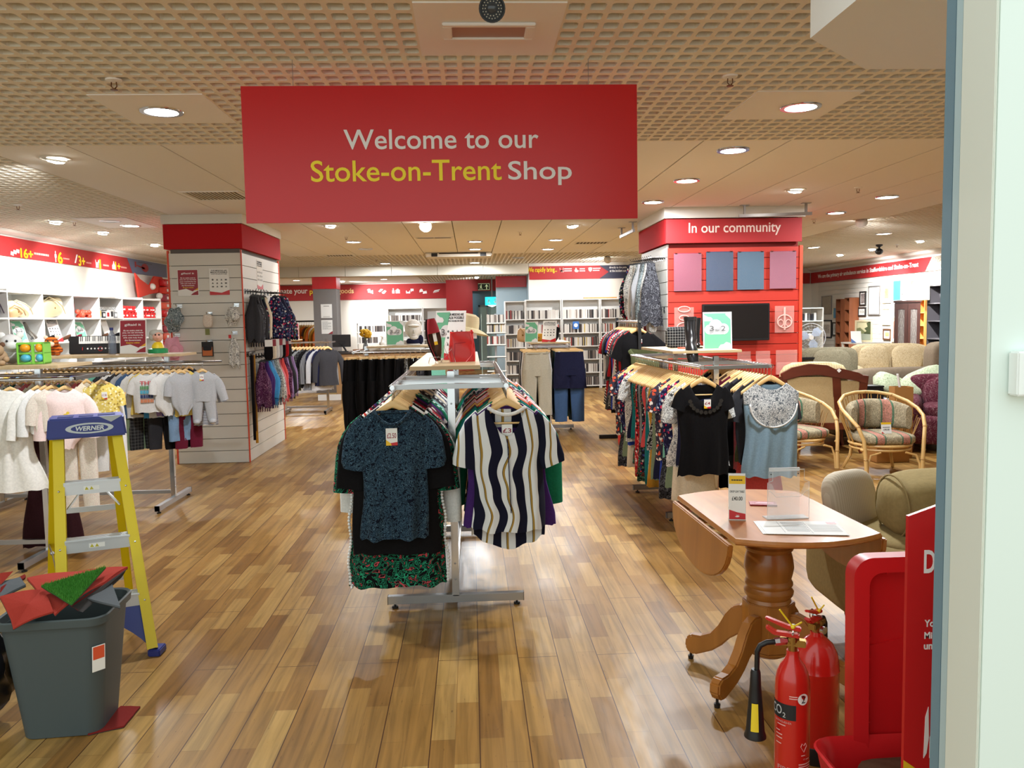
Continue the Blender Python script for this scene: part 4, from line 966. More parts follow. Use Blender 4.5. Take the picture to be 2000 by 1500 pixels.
garment('t_shirt', 'long black t-shirt hanging behind the navy paisley blouse', 't-shirt', q, -.03, [('bodice', torso(.80, .225, .22, .235, .085, .05, .045, .008, 5, 40, 20), CL['black']), ('sleeve', sleeve(-1, .28, 84, .085, .085, seed=5), CL['black']), ('sleeve', sleeve(1, .28, 84, .085, .085, seed=6), CL['black'])])
hanger(q, -.03, 'wooden hanger holding the long black t-shirt', None)
q = Lp(-.24)
k = garment('kimono', 'dark tropical palm print kimono edged with white pom-poms', 'kimono', q, .02, [('bodice', torso(.99, .235, .235, .262, .085, .05, .045, .016, 8, 52, 26), CL['palm']), ('sleeve', sleeve(-1, .30, 86, .095, .11, seed=8), CL['palm']), ('sleeve', sleeve(1, .30, 86, .095, .11, seed=9), CL['palm'])])
pb = MB()
for s in (-1, 1):
    for i in range(36): pb.ball((s*(.235+.03*(i/36)+.006*math.sin(i*.5)), -.015, -.42-.64*i/36), .009, 7, 5)
for i in range(14): pb.ball((-.25, -.03+.004*i, -1.06), .008, 6, 4)
put('pompom_trim', pb.mesh('pompom_trim', 'all'), CL['white'], k)
hanger(q, .02, 'wooden hanger holding the palm print kimono', None)
specL = [('top', 'white floral'), ('shirt', 'white'), ('top', 'black'), ('shirt', 'white patterned'), ('top', 'red and white patterned'), ('top', 'burgundy'), ('shirt', 'dark floral'), ('top', 'burgundy'), ('top', 'purple'), ('tee', 'navy'), ('shirt', 'emerald'), ('top', 'striped black and white'), ('top', 'mint'), ('shirt', 'grey'), ('top', 'dark patterned'), ('tee', 'charcoal'), ('top', 'striped black and white'), ('shirt', 'grey'), ('vest', 'black'), ('top', 'cream'), ('tee', 'pale_grey'), ('top', 'navy floral')]
hang_row(Lp, [-.19+.058*i for i in range(30)], specL, WL, 3)
q = Rp(-.34)+Vector((0, -.005, 0)); C_ = CL['wavy']
b = garment('blouse', 'navy and white wavy striped blouse at the front of the centre rack right rail', 'blouse', q, -.03,
    [('bodice', torso(.66, .19, .18, .192, .094, .15, .055, .014, 11, 64, 34, back=.13, curve=.02), C_), ('sleeve', sleeve(-1, .175, 74, .078, .07, seed=11, cuff=.008), C_), ('sleeve', sleeve(1, .175, 70, .078, .07, seed=12, cuff=.008), C_),
     ('collar', MB().tube([(.094*math.cos(a), -.012+.024*math.sin(a), -.112-(.035*(1-math.cos(a)**2) if math.sin(a) < 0 else 0.004)) for a in [2*PI*i/28 for i in range(14, 29)]], .010, 6), CL['white']),
     ('placket', MB().beam((.0, -.062, -.27), (.012, -.068, -.65), .022, .004, (1, 0, 0)), CL['navy'])])
price_tag(b, .0, -.012, -.20, '£3', .055, .075)
hanger(q, -.03, 'front wooden hanger holding the wavy striped blouse', None)
specR = [('top', 'purple'), ('top', 'white'), ('tee', 'emerald'), ('vest', 'white patterned'), ('top', 'teal'), ('shirt', 'emerald'), ('top', 'orange patterned'), ('tee', 'coral'), ('top', 'yellow'), ('top', 'coral'), ('shirt', 'white'), ('top', 'pink'), ('tee', 'pale_pink'), ('top', 'coral'), ('top', 'black'), ('shirt', 'cream'), ('top', 'pale_pink'), ('tee', 'red'), ('top', 'grey'), ('shirt', 'striped grey'), ('top', 'charcoal'), ('tee', 'striped black and white')]
hang_row(Rp, [-.275+.058*i for i in range(35)], specR, WR, 1)

# ================= right rack
bR, bz = (1.91, 6.32, 0), .045
rack('chrome double rail rack of tops beside the red pillar', bR, bz, .255, -.45, 1.7, (0, 1.08), 1.235, .40, (-.30, .27, .15, 1.15, 1.335), (-.43, .55, 1.66))
BL, BRp = rail_points(bR, bz, -.255, 1.235), rail_points(bR, bz, .255, 1.235)
q = BL(-.46)
b = garment('sequin_blouse', 'black cap sleeved top with sequin neckline and a four pound price tag', 'top', q, .02, [('bodice', torso(.70, .195, .175, .19, .10, .13, .05, .013, 21, 56, 26, curve=-.01), CL['black']), ('sleeve', sleeve(-1, .05, 66, .075, .06, seed=21), CL['black']), ('sleeve', sleeve(1, .05, 66, .075, .06, seed=22), CL['black'])])
mb = MB()
for i in range(11):
    a = PI*(1.05+.9*i/10); M = Matrix.Translation((.115*math.cos(a), -.056, -.22+.13*math.sin(a)*.75)) @ Matrix.Rotation(random.uniform(0, 3), 4, 'Y')
    mb.prism(disc(0, 0, .017, 5), -.004, .0, M=M)
put('sequin', mb.mesh('sequin'), mat('black_sequin', (46, 46, 50), .12, .3), b)
price_tag(b, .01, -.068, -.222, '£4', .05, .065)
hanger(q, .02, 'wooden hanger holding the black sequin top', None)
BLw, BRw = "the right rack's left rail", "the right rack's right rail"
specB = [('vest', 'navy'), ('top', 'white patterned'), ('vest', 'royal_blue'), ('slip', 'cream'), ('top', 'navy floral'), ('slip', 'sage'), ('vest', 'mint'), ('slip', 'dark patterned'), ('top', 'orange patterned'), ('slip', 'royal_blue'), ('vest', 'cream'), ('slip', 'navy'), ('slip', 'sage'), ('vest', 'black and white patterned'), ('slip', 'mustard'), ('slip', 'white patterned'), ('slip', 'teal'), ('vest', 'coral'), ('slip', 'dark floral'), ('slip', 'green patterned'), ('vest', 'grey'), ('slip', 'dark patterned'), ('slip', 'red and white patterned'), ('slip', 'green patterned'), ('vest', 'teal')]
hang_row(BL, [-.39+.058*i for i in range(34)], specB, BLw, 1, spin=-.16)
q = BRp(-.46)
b = garment('lace_blouse', 'sleeveless satin blue top with a white lace yoke facing the front', 'top', q, -.04, [('bodice', torso(.72, .20, .19, .205, .11, .05, .05, .016, 31, 90, 50), CL['satin_blue'])])
me = torso(.72, .20, .19, .205, .11, .05, .053, .016, 31, 120, 70); keep = MB()
zf = lambda f: sum(me.v[i][2] for i in f)/4; xf = lambda f: sum(me.v[i][0] for i in f)/4; yf = lambda f: sum(me.v[i][1] for i in f)/4
fs = [f for f in me.f if yf(f) < 0 and (zf(f) > -.27 or xf(f)**2+(zf(f)+.27)**2 < .17**2)]
keep.add([(x*1.004, y-.004, z+.001) for x, y, z in me.v], fs)
put('lace_yoke', keep.mesh('lace_yoke', 'all'), CL['lace'], b)['label'] = 'white crochet lace yoke'
mb = MB().tube([(.17*math.cos(a), -.064-.004*math.sin(a), -.27+.17*math.sin(a)) for a in [PI+PI*i/24 for i in range(25)]], .006, 6)
put('lace_edging', mb.mesh('lace_edging', 'all'), CL['white'], b)
hanger(q, -.04, 'wooden hanger holding the satin blue lace yoke top', None)
specBR = [('vest', 'black'), ('top', 'charcoal'), ('vest', 'olive'), ('slip', 'coral'), ('vest', 'rose'), ('top', 'black'), ('shirt', 'charcoal'), ('slip', 'black'), ('vest', 'brown'), ('top', 'burgundy'), ('slip', 'black'), ('shirt', 'brown')]
hang_row(BRp, [-.39+.058*i for i in range(20)], specBR, BRw, 1, spin=-.05)

# ================= dress rail by the red pillar
hR = (1.93, 9.3, 0)
t = thing('clothes_rail', 'single high dress rail on a black upright beside the red pillar', 'clothes rail', hR)
part('upright', MB().box(-.018, .018, .0, .036, .05, 1.66), M_black, t); part('upright', MB().box(-.018, .018, 1.45, 1.486, .05, 1.6), M_black, t)
part('rail', MB().tube([(0, -.02, 1.555), (0, 1.5, 1.555)], .014, 10), M_chrome, t, True)
part('foot', MB().box(-.25, .25, 0, .036, 0, .05), M_black, t); part('foot', MB().box(-.25, .25, 1.45, 1.486, 0, .05), M_black, t)
Hp = rail_points(hR, 0, 0, 1.555)
q = Hp(.08); b = garment('t_shirt', 'wide black t-shirt at the front of the high dress rail', 't-shirt', q, -.12, [('bodice', torso(.72, .22, .2, .21, .1, .05, .05, .008, 41, 40, 18), CL['black']), ('sleeve', sleeve(-1, .2, 66, seed=41), CL['black']), ('sleeve', sleeve(1, .2, 40, seed=42), CL['black'])]); price_tag(b, .02, -.045, -.2, '£4', .035, .05)
hanger(q, -.12, 'wooden hanger holding the wide black t-shirt', None)
q = Hp(-.03)+Vector((.06, 0, 0)); garment('camisole', 'olive green strappy camisole in front of the black t-shirt', 'camisole', q+Vector((0, 0, -.14)), -.1, [('bodice', torso(.5, .17, .16, .18, .17, .13, .04, .008, 43, 40, 18), CL['olive'])])
hang_row(Hp, [.15+.055*i for i in range(22)], [('dress', 'black'), ('tee', 'red'), ('dress', 'black and white patterned'), ('top', 'charcoal'), ('dress', 'dark patterned'), ('tee', 'grey'), ('dress', 'red'), ('dress', 'diagonally striped'), ('tee', 'white'), ('dress', 'white patterned'), ('vest', 'royal_blue'), ('tee', 'coral'), ('dress', 'royal_blue')], 'the high dress rail', 1, spin=-.25, wob=.2)

# ================= trouser rack before the book shelves
gR = (1.12, 11.75, 0)
rack('chrome rack of trousers and shorts in front of the book shelves', gR, 0, .225, -.55, 1.3, (0, 1.0), 1.22, .34, (-.28, .30, -.1, 1.0, 1.27), (-.52, .5, 1.28))
GL, GR_ = rail_points(gR, 0, -.225, 1.22), rail_points(gR, 0, .225, 1.22)
q = GL(-.55); garment('trousers', 'stone coloured cargo trousers facing out from the trouser rack', 'trousers', q, .1, [('legs', trouser(.86, .165, .2, .10, .09, .05, 51, 34), CL['stone']), ('waistband', MB().tube([(.165*math.cos(a), .028*math.sin(a), -.085) for a in [2*PI*i/24 for i in range(24)]], .014, 6, True), CL['stone'])])
hanger(q, .1, 'clip hanger holding the stone cargo trousers', None, 1., True)
hang_row(GL, [-.50+.075*i for i in range(9)], [('trousers', 'white'), ('trousers', 'pale_grey'), ('trousers', 'charcoal'), ('trousers', 'black'), ('trousers', 'black')], "the trouser rack's left rail", 1, True, spin=.25, wob=.45)
q = GR_(-.55); garment('shorts', 'dark navy knee length shorts facing out from the trouser rack', 'shorts', q, -.08, [('legs', trouser(.50, .19, .215, .115, .12, .055, 52, 34, .004), CL['navy'])])
hanger(q, -.08, 'clip hanger holding the dark navy shorts', None, 1., True)
hang_row(GR_, [-.48+.075*i for i in range(11)], [('trousers', 'denim'), ('trousers', 'olive'), ('trousers', 'black'), ('trousers', 'emerald'), ('trousers', 'denim'), ('trousers', 'pale_denim'), ('trousers', 'khaki')], "the trouser rack's right rail", 1, True, spin=-.2, wob=.4)

# ================= long black trousers rack left of centre (rails run across)
fR, fz = (-.95, 9.45, 0), PI/2
rack('chrome rack of black trousers behind the centre rack, topped by a long board', fR, fz, .24, -.75, .38, (-.6, .25), 1.27, .36, (-.20, .20, -.75, .22, 1.335), (-.73, .36))
for x_, nm, st in ((-.24, "the black trousers rack's near rail", 0),):
    fp = rail_points(fR, fz, x_, 1.27)
    hang_row(fp, [.37-.058*i for i in range(17)], [('trousers', 'black')]*10+[('trousers', 'charcoal'), ('trousers', 'black and white patterned'), ('trousers', 'black'), ('trousers', 'charcoal'), ('trousers', 'dark patterned'), ('trousers', 'black'), ('trousers', 'mint'), ('trousers', 'charcoal'), ('trousers', 'brown')] if x_ < 0 else [('trousers', 'black'), ('trousers', 'charcoal'), ('trousers', 'navy')], nm, st, True, spin=fz-.35, wob=.3, frm='from the left')

# ================= men's rack near the grey column
eR, ez = (-2.72, 14.7, 0), PI/2
rack("chrome rack of dark men's shirts beside the grey column", eR, ez, .24, -.28, .75, (-.15, .6), 1.26, .34, (-.2, .2, .3, .75, 1.32), (-.26, .72))
for x_, nm in ((-.24, "the dark shirts rack's near rail"),):
    fp = rail_points(eR, ez, x_, 1.26)
    hang_row(fp, [.74-.06*i for i in range(17)], [('shirt', 'charcoal'), ('shirt', 'black'), ('shirt', 'blue plaid'), ('tee', 'charcoal'), ('shirt', 'dark plaid'), ('shirt', 'olive'), ('tee', 'charcoal'), ('shirt', 'grey'), ('tee', 'black'), ('tee', 'grey'), ('shirt', 'dark plaid'), ('tee', 'black'), ('shirt', 'striped grey'), ('tee', 'navy'), ('shirt', 'pale_grey'), ('tee', 'navy')], nm, 0, spin=ez-.75, wob=.15, frm='from the left')
p = at(600, 650, 20.5)
t = thing('clothes_rail', 'black rail of orange and gold clothes far back beside the grey column', 'clothes rail', (p.x, 20.5, 0))
part('rail', MB().box(-.32, .42, -.015, .015, 1.62, 1.66), M_black, t); part('upright', MB().box(.40, .44, -.02, .02, 0, 1.66).box(-.34, -.30, -.02, .02, 0, 1.66), M_black, t)
hang_row(lambda x: Vector((p.x+x, 20.5, 1.62)), [-.25+.06*i for i in range(11)], [('top', 'mustard'), ('shirt', 'orange'), ('top', 'cream'), ('shirt', 'mustard'), ('shirt', 'orange'), ('top', 'brown')], 'the far black rail', 0, spin=.9, wob=.1, frm='from the left')

# ================= children's racks on the left
def baby(kind, lab, cat, loc, rz, col, s=.62, **kw):
    parts = {'romper': lambda: [('suit', romper(seed=kw.get('seed', 1), L=kw.get('L', .40), legs=kw.get('legs', .26), feet=kw.get('feet', True)), CL[col])],
             'bodysuit': lambda: [('suit', torso(.62, .17, .165, .06, .075, .04, .05, .006, kw.get('seed', 1), 36, 20, flare=2.2), CL[col])],
             'tee': lambda: [('bodice', torso(kw.get('L', .55), .18, .18, .185, .08, .035, .05, .006, kw.get('seed', 1), 36, 18), CL[col])],
             'gown': lambda: [('bodice', torso(kw.get('L', 1.15), .175, .19, .30, .07, .02, .06, .016, kw.get('seed', 1), 56, 26), CL[col])],
             'trousers': lambda: [('legs', trouser(kw.get('L', .8), .15, .17, .09, .075, .05, kw.get('seed', 1)), CL[col])]}[kind]()
    sl = kw.get('sl', .2)
    if kind in ('romper', 'bodysuit', 'tee', 'gown') and sl:
        parts += [('sleeve', sleeve(-1, sl*.85, kw.get('ang', 70)+10, .075, .055, seed=3), CL[col]), ('sleeve', sleeve(1, sl*.85, kw.get('ang', 70)+10, .075, .055, seed=5), CL[col])]
    t = garment({'romper': 'sleepsuit', 'bodysuit': 'bodysuit', 'tee': 't_shirt', 'gown': 'christening_gown', 'trousers': 'trousers'}[kind], lab, cat, loc, rz, parts, None, s)
    if kind == 'trousers': hanger(loc, rz, 'wooden hanger holding the '+lab.split(' on ')[0].split(' under ')[0].split(' hang')[0], None, s, True)
    else: hanger(loc, rz, 'small wooden hanger holding the '+lab.split(' on ')[0].split(' hang')[0].split(' in front')[0], None, s, False, None, False)
    return t
cK, kz = (-3.0, 5.83, 0), PI/2
rack('nearest rack of white baby clothes at the left edge behind the stepladder', cK, kz, .27, -.37, 1.5, (0, 1.3), 1.275, .38, (-.26, .24, -.26, 1.4, 1.365), (-.35, .6))
Kf, Kb = rail_points(cK, kz, -.27, 1.275), rail_points(cK, kz, .27, 1.275)
baby('gown', 'long white lace christening gown on the near baby rack', 'gown', Kf(.02)+Vector((0, -.06, 0)), .40, 'knit white', .62, L=1.12, sl=.38, ang=72, seed=4)
baby('gown', 'plain white baby robe at the far left frame edge on the near baby rack', 'gown', Kf(.15)+Vector((0, -.03, 0)), .5, 'white', .62, L=1.0, sl=.38, ang=72, seed=6)
baby('tee', 'white knitted baby cardigan beside the christening gown', 'cardigan', Kf(-.13), .75, 'knit white', .6, L=.5, sl=.5, ang=70, seed=2)
baby('tee', 'cream knitted baby cardigan between white cardigan and pink sleepsuit', 'cardigan', Kf(-.18), .75, 'white', .6, L=.52, sl=.45, ang=74, seed=7)
baby('tee', 'beige printed baby top tucked behind the pink sleepsuit', 'top', Kf(-.22), .7, 'pale print', .6, L=.5, sl=.3, seed=9)
t = baby('bodysuit', 'pale pink long sleeved baby bodysuit with a small chick motif', 'bodysuit', Kf(-.30), .35, 'pale_pink', .68, sl=.42, ang=76, seed=3)
put('chick_motif', MB().prism(disc(.0, -.36, .025, 12), -.07, -.062).prism(disc(.02, -.33, .014, 10), -.07, -.062).mesh('chick_motif'), mat('chick_yellow', (226, 196, 60), .7), t)
baby('trousers', 'long pale patterned baby leggings below the pink bodysuit', 'leggings', Kf(-.32)+Vector((0, .09, -.14)), .35, 'pale print', .66, L=1.05, seed=5)
t = baby('bodysuit', 'yellow printed baby bodysuit with a white price tag', 'bodysuit', Kb(-.31)+Vector((0, -.02, 0)), .3, 'yellow print', .66, sl=.13, seed=8); price_tag(t, .03, -.06, -.2, '£1.50', .055, .08)
baby('trousers', 'white quilted baby trousers with feet under the yellow bodysuit', 'trousers', Kb(-.30)+Vector((0, .09, -.12)), .3, 'white', .66, L=.85, seed=6)
q = Kb(.10)+Vector((0, 0, -.02)); garment('dress', 'long dark maroon dress hanging behind the christening gown', 'dress', q, .4, [('body', torso(1.16, .15, .14, .2, .08, .03, .05, .012, 77, 36, 20), P('maroon_black', (46, 18, 22)))])
hang_row(Kb, [.40-.05*i for i in range(13)], [('tee', 'pink'), ('tee', 'white'), ('top', 'teal'), ('tee', 'pale_pink'), ('tee', 'rose'), ('tee', 'cream'), ('tee', 'mint')], "the nearest baby rack's far rail", 0, spin=kz-.4, s=.6, frm='from the left')

dK = (-2.72, 7.47, 0)
rack('second rack of small children clothes in front of the left pillar', dK, kz, .27, -.40, 1.9, (0, 1.5), 1.275, .41, (-.2, .22, -.19, 1.6, 1.365), (-.05, .7))
Df, Db = rail_points(dK, kz, -.27, 1.275), rail_points(dK, kz, .27, 1.275)
t = baby('tee', 'white children t-shirt printed with coloured words on the second rack', 't-shirt', Df(.02)+Vector((0, -.16, 0)), .28, 'white', .60, L=.58, sl=.17, ang=58, seed=12)
letters(t, 'THE', -.085, -.255, .17, .05, mat('tee_ink_red', (204, 84, 90), .7), -.073, .03, depth=.002)
for k, c in enumerate(((96, 150, 100), (80, 170, 200), (40, 60, 110), (210, 130, 90))):      # further rows of print, too worn to read
    lines(t, [(-.085, -.32-.062*k, .17, .045)], mat(f'tee_ink_{"abcd"[k]}', c, .7), -.073, .002, 'print_row')
baby('bodysuit', 'white short sleeved baby bodysuit on the second rack', 'bodysuit', Df(-.13)+Vector((0, -.12, 0)), .75, 'white', .62, sl=.16, seed=14, L=.7)
baby('trousers', 'pale denim baby trousers hanging beneath the white bodysuit', 'trousers', Df(-.19)+Vector((0, -.02, -.18)), .8, 'pale_denim', .6, L=.72, seed=15)
baby('bodysuit', 'light grey animal print baby bodysuit on the second rack', 'bodysuit', Df(-.25)+Vector((0, -.1, 0)), .75, 'pale_grey', .62, sl=.2, seed=16)
t = baby('romper', 'grey long sleeved baby sleepsuit with feet in front of the left pillar', 'sleepsuit', Df(-.38)+Vector((.02, -.02, 0)), .25, 'pale_grey', .62, L=.45, legs=.27, sl=.34, ang=64, seed=17); price_tag(t, -.01, -.06, -.14, '50p', .055, .085)
baby('tee', 'navy striped baby top just behind the grey sleepsuit', 'top', Df(-.36)+Vector((0, .08, 0)), .35, 'striped navy and white', .62, L=.8, sl=.38, seed=18)
kids = [('tee', 'white'), ('tee', 'yellow'), ('tee', 'navy'), ('tee', 'sky_blue'), ('tee', 'white'), ('tee', 'lilac'), ('tee', 'royal_blue'), ('tee', 'white patterned'), ('tee', 'yellow'), ('tee', 'purple'), ('tee', 'white'), ('tee', 'navy'), ('tee', 'royal_blue'), ('tee', 'sky_blue'), ('tee', 'sage'), ('tee', 'striped navy and white'), ('tee', 'mint'), ('tee', 'charcoal'), ('tee', 'white'), ('tee', 'charcoal'), ('tee', 'pale_grey'), ('tee', 'denim')]
hang_row(Df, [1.25-.05*i for i in range(31)], kids, "the second children rack's near rail", 0, spin=.78, s=.6, frm='from the left')
hang_row(Db, [1.25-.05*i for i in range(28)], [('tee', 'olive'), ('tee', 'black'), ('tee', 'charcoal'), ('tee', 'burgundy'), ('shirt', 'dark plaid')], "the second children rack's far rail", 0, spin=.9, s=.62, frm='from the left')
for k, (y, c, lab) in enumerate(((.34, 'black', 'small black trousers low on the second rack, nearest the ladder'), (.24, 'navy', 'small navy trousers low on the second rack beside the black ones'), (.14, 'dark plaid', 'small dark checked trousers under the worded t-shirt'), (.18, 'sage', 'small sage green trousers behind the checked ones'), (-.02, 'charcoal', 'small charcoal trousers beside the post of the second rack'), (-.16, 'black', 'small black trousers between the grey baby suits'), (-.24, 'burgundy', 'dark burgundy children trousers behind the grey sleepsuit'))):
    g = put('trousers', cache(f'kidtrouser/{k%3}', lambda k=k: trouser(.78, .17, .19, .1, .09, .05, 60+k)), CL[c], None, Df(y)+Vector((0, .03, -.20)), (0, 0, .7)); g.scale = (.62,)*3; tag(g, lab, 'trousers', 'children trousers on the second rack')
    hanger(Df(y)+Vector((0, .03, -.20)), .7, 'clip hanger of the small trousers low on the second rack', 'hangers of children trousers on the second rack', .62, True)

# ================= scarves and belts on the pillars
def hooks_side(x, y, z, dirx, n, L, row):
    t = thing('display_arm', f'short black display arm on {row}', 'hook', (x, y, z), 0, f'display arms on {row}')
    part('arm', MB().tube([(0, 0, 0), (dirx*L, 0, 0), (dirx*(L+.012), 0, .03)], .004, 6), M_black, t); part('plate', MB().box(-.004 if dirx < 0 else 0, 0 if dirx < 0 else .004, -.03, .03, -.03, .03), M_chrome, t)
    return t
def scarf_at(loc, rz, L, w, col, lab, seed, group, th=.045, fringe=True):
    g = put('scarf', cache(f'scarf/{seed%5}/{round(L,2)}/{round(w,2)}/{fringe}', lambda: scarf(L, w, th, seed, fringe)), CL[col], None, loc, (0, 0, rz)); tag(g, lab, 'scarf', group)
    t = thing('scarf_hanger', f'small black hanger among the {group}', 'hanger', loc, rz, f'hangers of the {group}')
    part('hook', MB().tube([(0, 0, -.03), (0, 0, -.01)]+[(.01*math.cos(a), 0, .01*math.sin(a)) for a in [(-.5+i*.2)*PI for i in range(7)]], .002, 5), M_chrome, t)
    part('body', MB().prism([(-.05, -.075), (.05, -.075), (.03, -.045), (0, -.03), (-.03, -.045)], -.006, .006), M_black, t)
sc = [(9.72, 'charcoal', 'dark grey fringed scarf, nearest on the upper row of the left pillar'), (9.83, 'dark patterned', 'grey patterned shawl second on the upper row of the left pillar'), (9.94, 'charcoal', 'charcoal shawl third on the upper row of the left pillar'), (10.06, 'dark floral', 'dark floral shawl fourth on the upper row of the left pillar'), (10.2, 'cream', 'cream and orange scarf fifth on the upper row of the left pillar')]
for k, (y, c, lab) in enumerate(sc):
    hooks_side(-2.61, y, 1.99, 1, 1, .12, 'the upper row of the left pillar'); scarf_at(Vector((-2.52, y, 1.99)), .6, .52, .085, c, lab, k, 'scarves on the upper row of the left pillar')
for k, (y, c, lab) in enumerate(((10.45, 'navy floral', 'navy scarf with red flowers, sixth on the upper row of the left pillar'), (10.62, 'navy', 'plain navy scarf, seventh on the upper row of the left pillar'), (10.78, 'navy floral', 'large navy floral shawl, eighth on the upper row of the left pillar'), (10.95, 'dark floral', 'dark patterned shawl, last on the upper row of the left pillar'))):
    hooks_side(-2.61, y, 2.0, 1, 1, .2, 'the upper row of the left pillar'); scarf_at(Vector((-2.44, y, 2.0)), .4, .53, .13, c, lab, k+2, 'scarves on the upper row of the left pillar', .06, False)
lo = ['purple patterned', 'purple', 'sky_blue', 'pale_denim', 'grey patterned', 'white patterned', 'rose', 'coral', 'purple patterned', 'lilac', 'charcoal', 'lilac']
for k, c in enumerate(lo):
    y = 9.80+.135*k; lab = f"{c.replace('_', ' ')} scarf, {ORD[k]} from the front on the lower row of the left pillar"
    hooks_side(-2.61, y, 1.22, 1, 1, .14, 'the lower row of the left pillar'); scarf_at(Vector((-2.47, y, 1.22)), .5, .52-.02*(k % 3), .075+.012*(k % 3), c, lab, k, 'scarves on the lower row of the left pillar')
for k, (y, c, L) in enumerate(((9.68, 'black', 1.0), (9.73, 'brown', .9), (9.78, 'mustard', 1.05))):
    col = c; t = thing('belt', f'{c} leather belt hanging at the front edge of the left pillar side', 'belt', (-2.56, y, 1.25), .5)
    part('strap', MB().prism([(-.015, -L), (.015, -L), (.017, 0), (-.017, 0)], -.004, .004), CL[c], t); part('buckle', MB().tube([(.022*math.cos(a), 0, .012+.026*math.sin(a)) for a in [2*PI*i/14 for i in range(14)]], .004, 6, True), M_chrome, t)
    hooks_side(-2.61, y, 1.26, 1, 1, .06, 'the belt corner of the left pillar')
for k in range(7):      # carded socks and gloves above the lower row
    y = 9.85+.17*k; c = ['black', 'cream', 'white', 'pale_grey', 'black', 'red', 'charcoal'][k]
    t = thing('sock_pack', f"carded {c.replace('_', ' ')} socks, {ORD[k]} along the middle row of the left pillar", 'socks', (-2.40, y, 1.40), .4)
    part('sock', MB().pillow((0, 0, -.11), (.05, .03, .11)), CL[c], t, True); part('card', MB().box(-.045, .045, -.033, -.03, -.06, .02), M_maroon if k % 2 else M_paper, t)
    hooks_side(-2.61, y, 1.42, 1, 1, .2, 'the sock row of the left pillar')
rs = ['black', 'dark floral', 'red and white patterned', 'white patterned', 'white patterned', 'white', 'grey patterned', 'pale_grey', 'grey patterned', 'grey patterned', 'white patterned', 'dark patterned']
for k, c in enumerate(rs):
    y = 10.85-.112*k; lab = f"{c.replace('_', ' ')} scarf, {ORD[k]} from the back on the right pillar"
    hooks_side(2.30, y, 2.34-.004*k, -1, 1, .16, 'the scarf row of the right pillar'); scarf_at(Vector((2.13, y, 2.34-.004*k)), -.3, .62+.05*(k % 3), .10+.015*(k % 2), c, lab, k+1, 'scarves on the right pillar', .05, k % 2 == 0)
for k in range(3):
    y = 9.95-.15*k; c = ['red', 'white', 'white patterned'][k]
    t = thing('accessory_pack', f"carded {c.replace('_', ' ')} accessory, {ORD[k]} from the back below the right pillar scarves", 'accessory', (2.16, y, 1.66), -.4)
    part('item', MB().pillow((0, 0, -.12), (.05, .025, .12)), CL[c], t, True); part('card', MB().box(-.05, .05, -.03, -.027, -.03, .05), M_paper, t)
    hooks_side(2.30, y, 1.69, -1, 1, .1, 'the accessory row of the right pillar')
# ================================================================== foreground things
# ---- stepladder
M_yel = mat('fibreglass_yellow', (222, 198, 6), .45); M_blue = mat('ladder_blue', (44, 56, 130), .45); M_tread = mat('tread_aluminium', (214, 217, 220), .38, .55)
T = thing('stepladder', 'yellow fibreglass stepladder with a blue top cap and aluminium treads', 'stepladder', (-1.9, 4.2, 0))
fl_t, fl_b, fr_t, fr_b = Vector((-2.105, 4.195, 1.075)), Vector((-1.985, 3.87, .03)), Vector((-1.825, 4.315, 1.075)), Vector((-1.585, 4.02, .03))
rl_t, rl_b, rr_t, rr_b = Vector((-2.175, 4.30, 1.065)), Vector((-2.46, 4.72, .02)), Vector((-1.90, 4.42, 1.065)), Vector((-2.03, 4.84, .02))
xd = (fr_t-fl_t); xd.z = 0; xd.normalize(); yd = Vector((-xd.y, xd.x, 0))   # along the treads / towards the back
def channel(a, b, w, d, flip):
    mb = MB(); dr = (b-a).normalized(); n = xd
    y_ = dr.cross(n).normalized()
    mb.beam(a, b, .008, d, y_); o = n*(w*.5*flip)
    mb.beam(a+o+y_*(d*.5), b+o+y_*(d*.5), w, .006, y_); mb.beam(a+o-y_*(d*.5), b+o-y_*(d*.5), w, .006, y_)
    return mb
part('front_rail', channel(fl_t, fl_b, .045, .075, 1), M_yel, T, False, 0, True); part('front_rail', channel(fr_t, fr_b, .045, .075, -1), M_yel, T, False, 0, True)
part('rear_rail', channel(rl_t, rl_b, .038, .03, 1), M_yel, T, False, 0, True); part('rear_rail', channel(rr_t, rr_b, .038, .03, -1), M_yel, T, False, 0, True)
capM = Matrix(((xd.x, yd.x, 0, -1.965), (xd.y, yd.y, 0, 4.255), (0, 0, 1, 0), (0, 0, 0, 1)))
cap = MB(); cap.prism([(-.182, 1.062), (.180, 1.062), (.168, 1.165), (-.170, 1.165)], -.08, .12, 'y', 0, capM)
cp = part('top_cap', cap, M_blue, T, False, .008, True)
tr = MB()
for x0, x1, y0, y1 in ((-.13, -.06, -.04, .06), (-.035, .03, -.04, .06), (.05, .13, -.02, .08)): tr.box(x0, x1, y0, y1, 1.1655, 1.168, capM)
part('tool_tray', tr, mat('tray_blue', (34, 44, 104), .6), T, False, 0, True)
mb = MB().prism([(.055, 1.166), (.165, 1.166), (.11, 1.135)], -.0815, -.0805, 'y', 0, capM); part('silver_flash', mb, mat('grey_label', (176, 184, 186), .5), T, False, 0, True)
def ell(cx, cz, a, b, n=36): return [(cx+a*math.cos(2*PI*i/n), cz+b*math.sin(2*PI*i/n)) for i in range(n)]
badge = part('badge', MB().prism(ell(.012, 1.11, .108, .027), -.0812, -.0816, 'y', 0, capM), mat('badge_grey', (196, 206, 208), .5), T, False, 0, True)
part('badge_field', MB().prism(ell(.012, 1.11, .084, .019), -.0818, -.0822, 'y', 0, capM), M_blue, T, False, 0, True)
vs, fs = text_mesh('WERNER', .03); x0, x1 = min(v.x for v in vs), max(v.x for v in vs); y0, y1 = min(v.y for v in vs), max(v.y for v in vs)
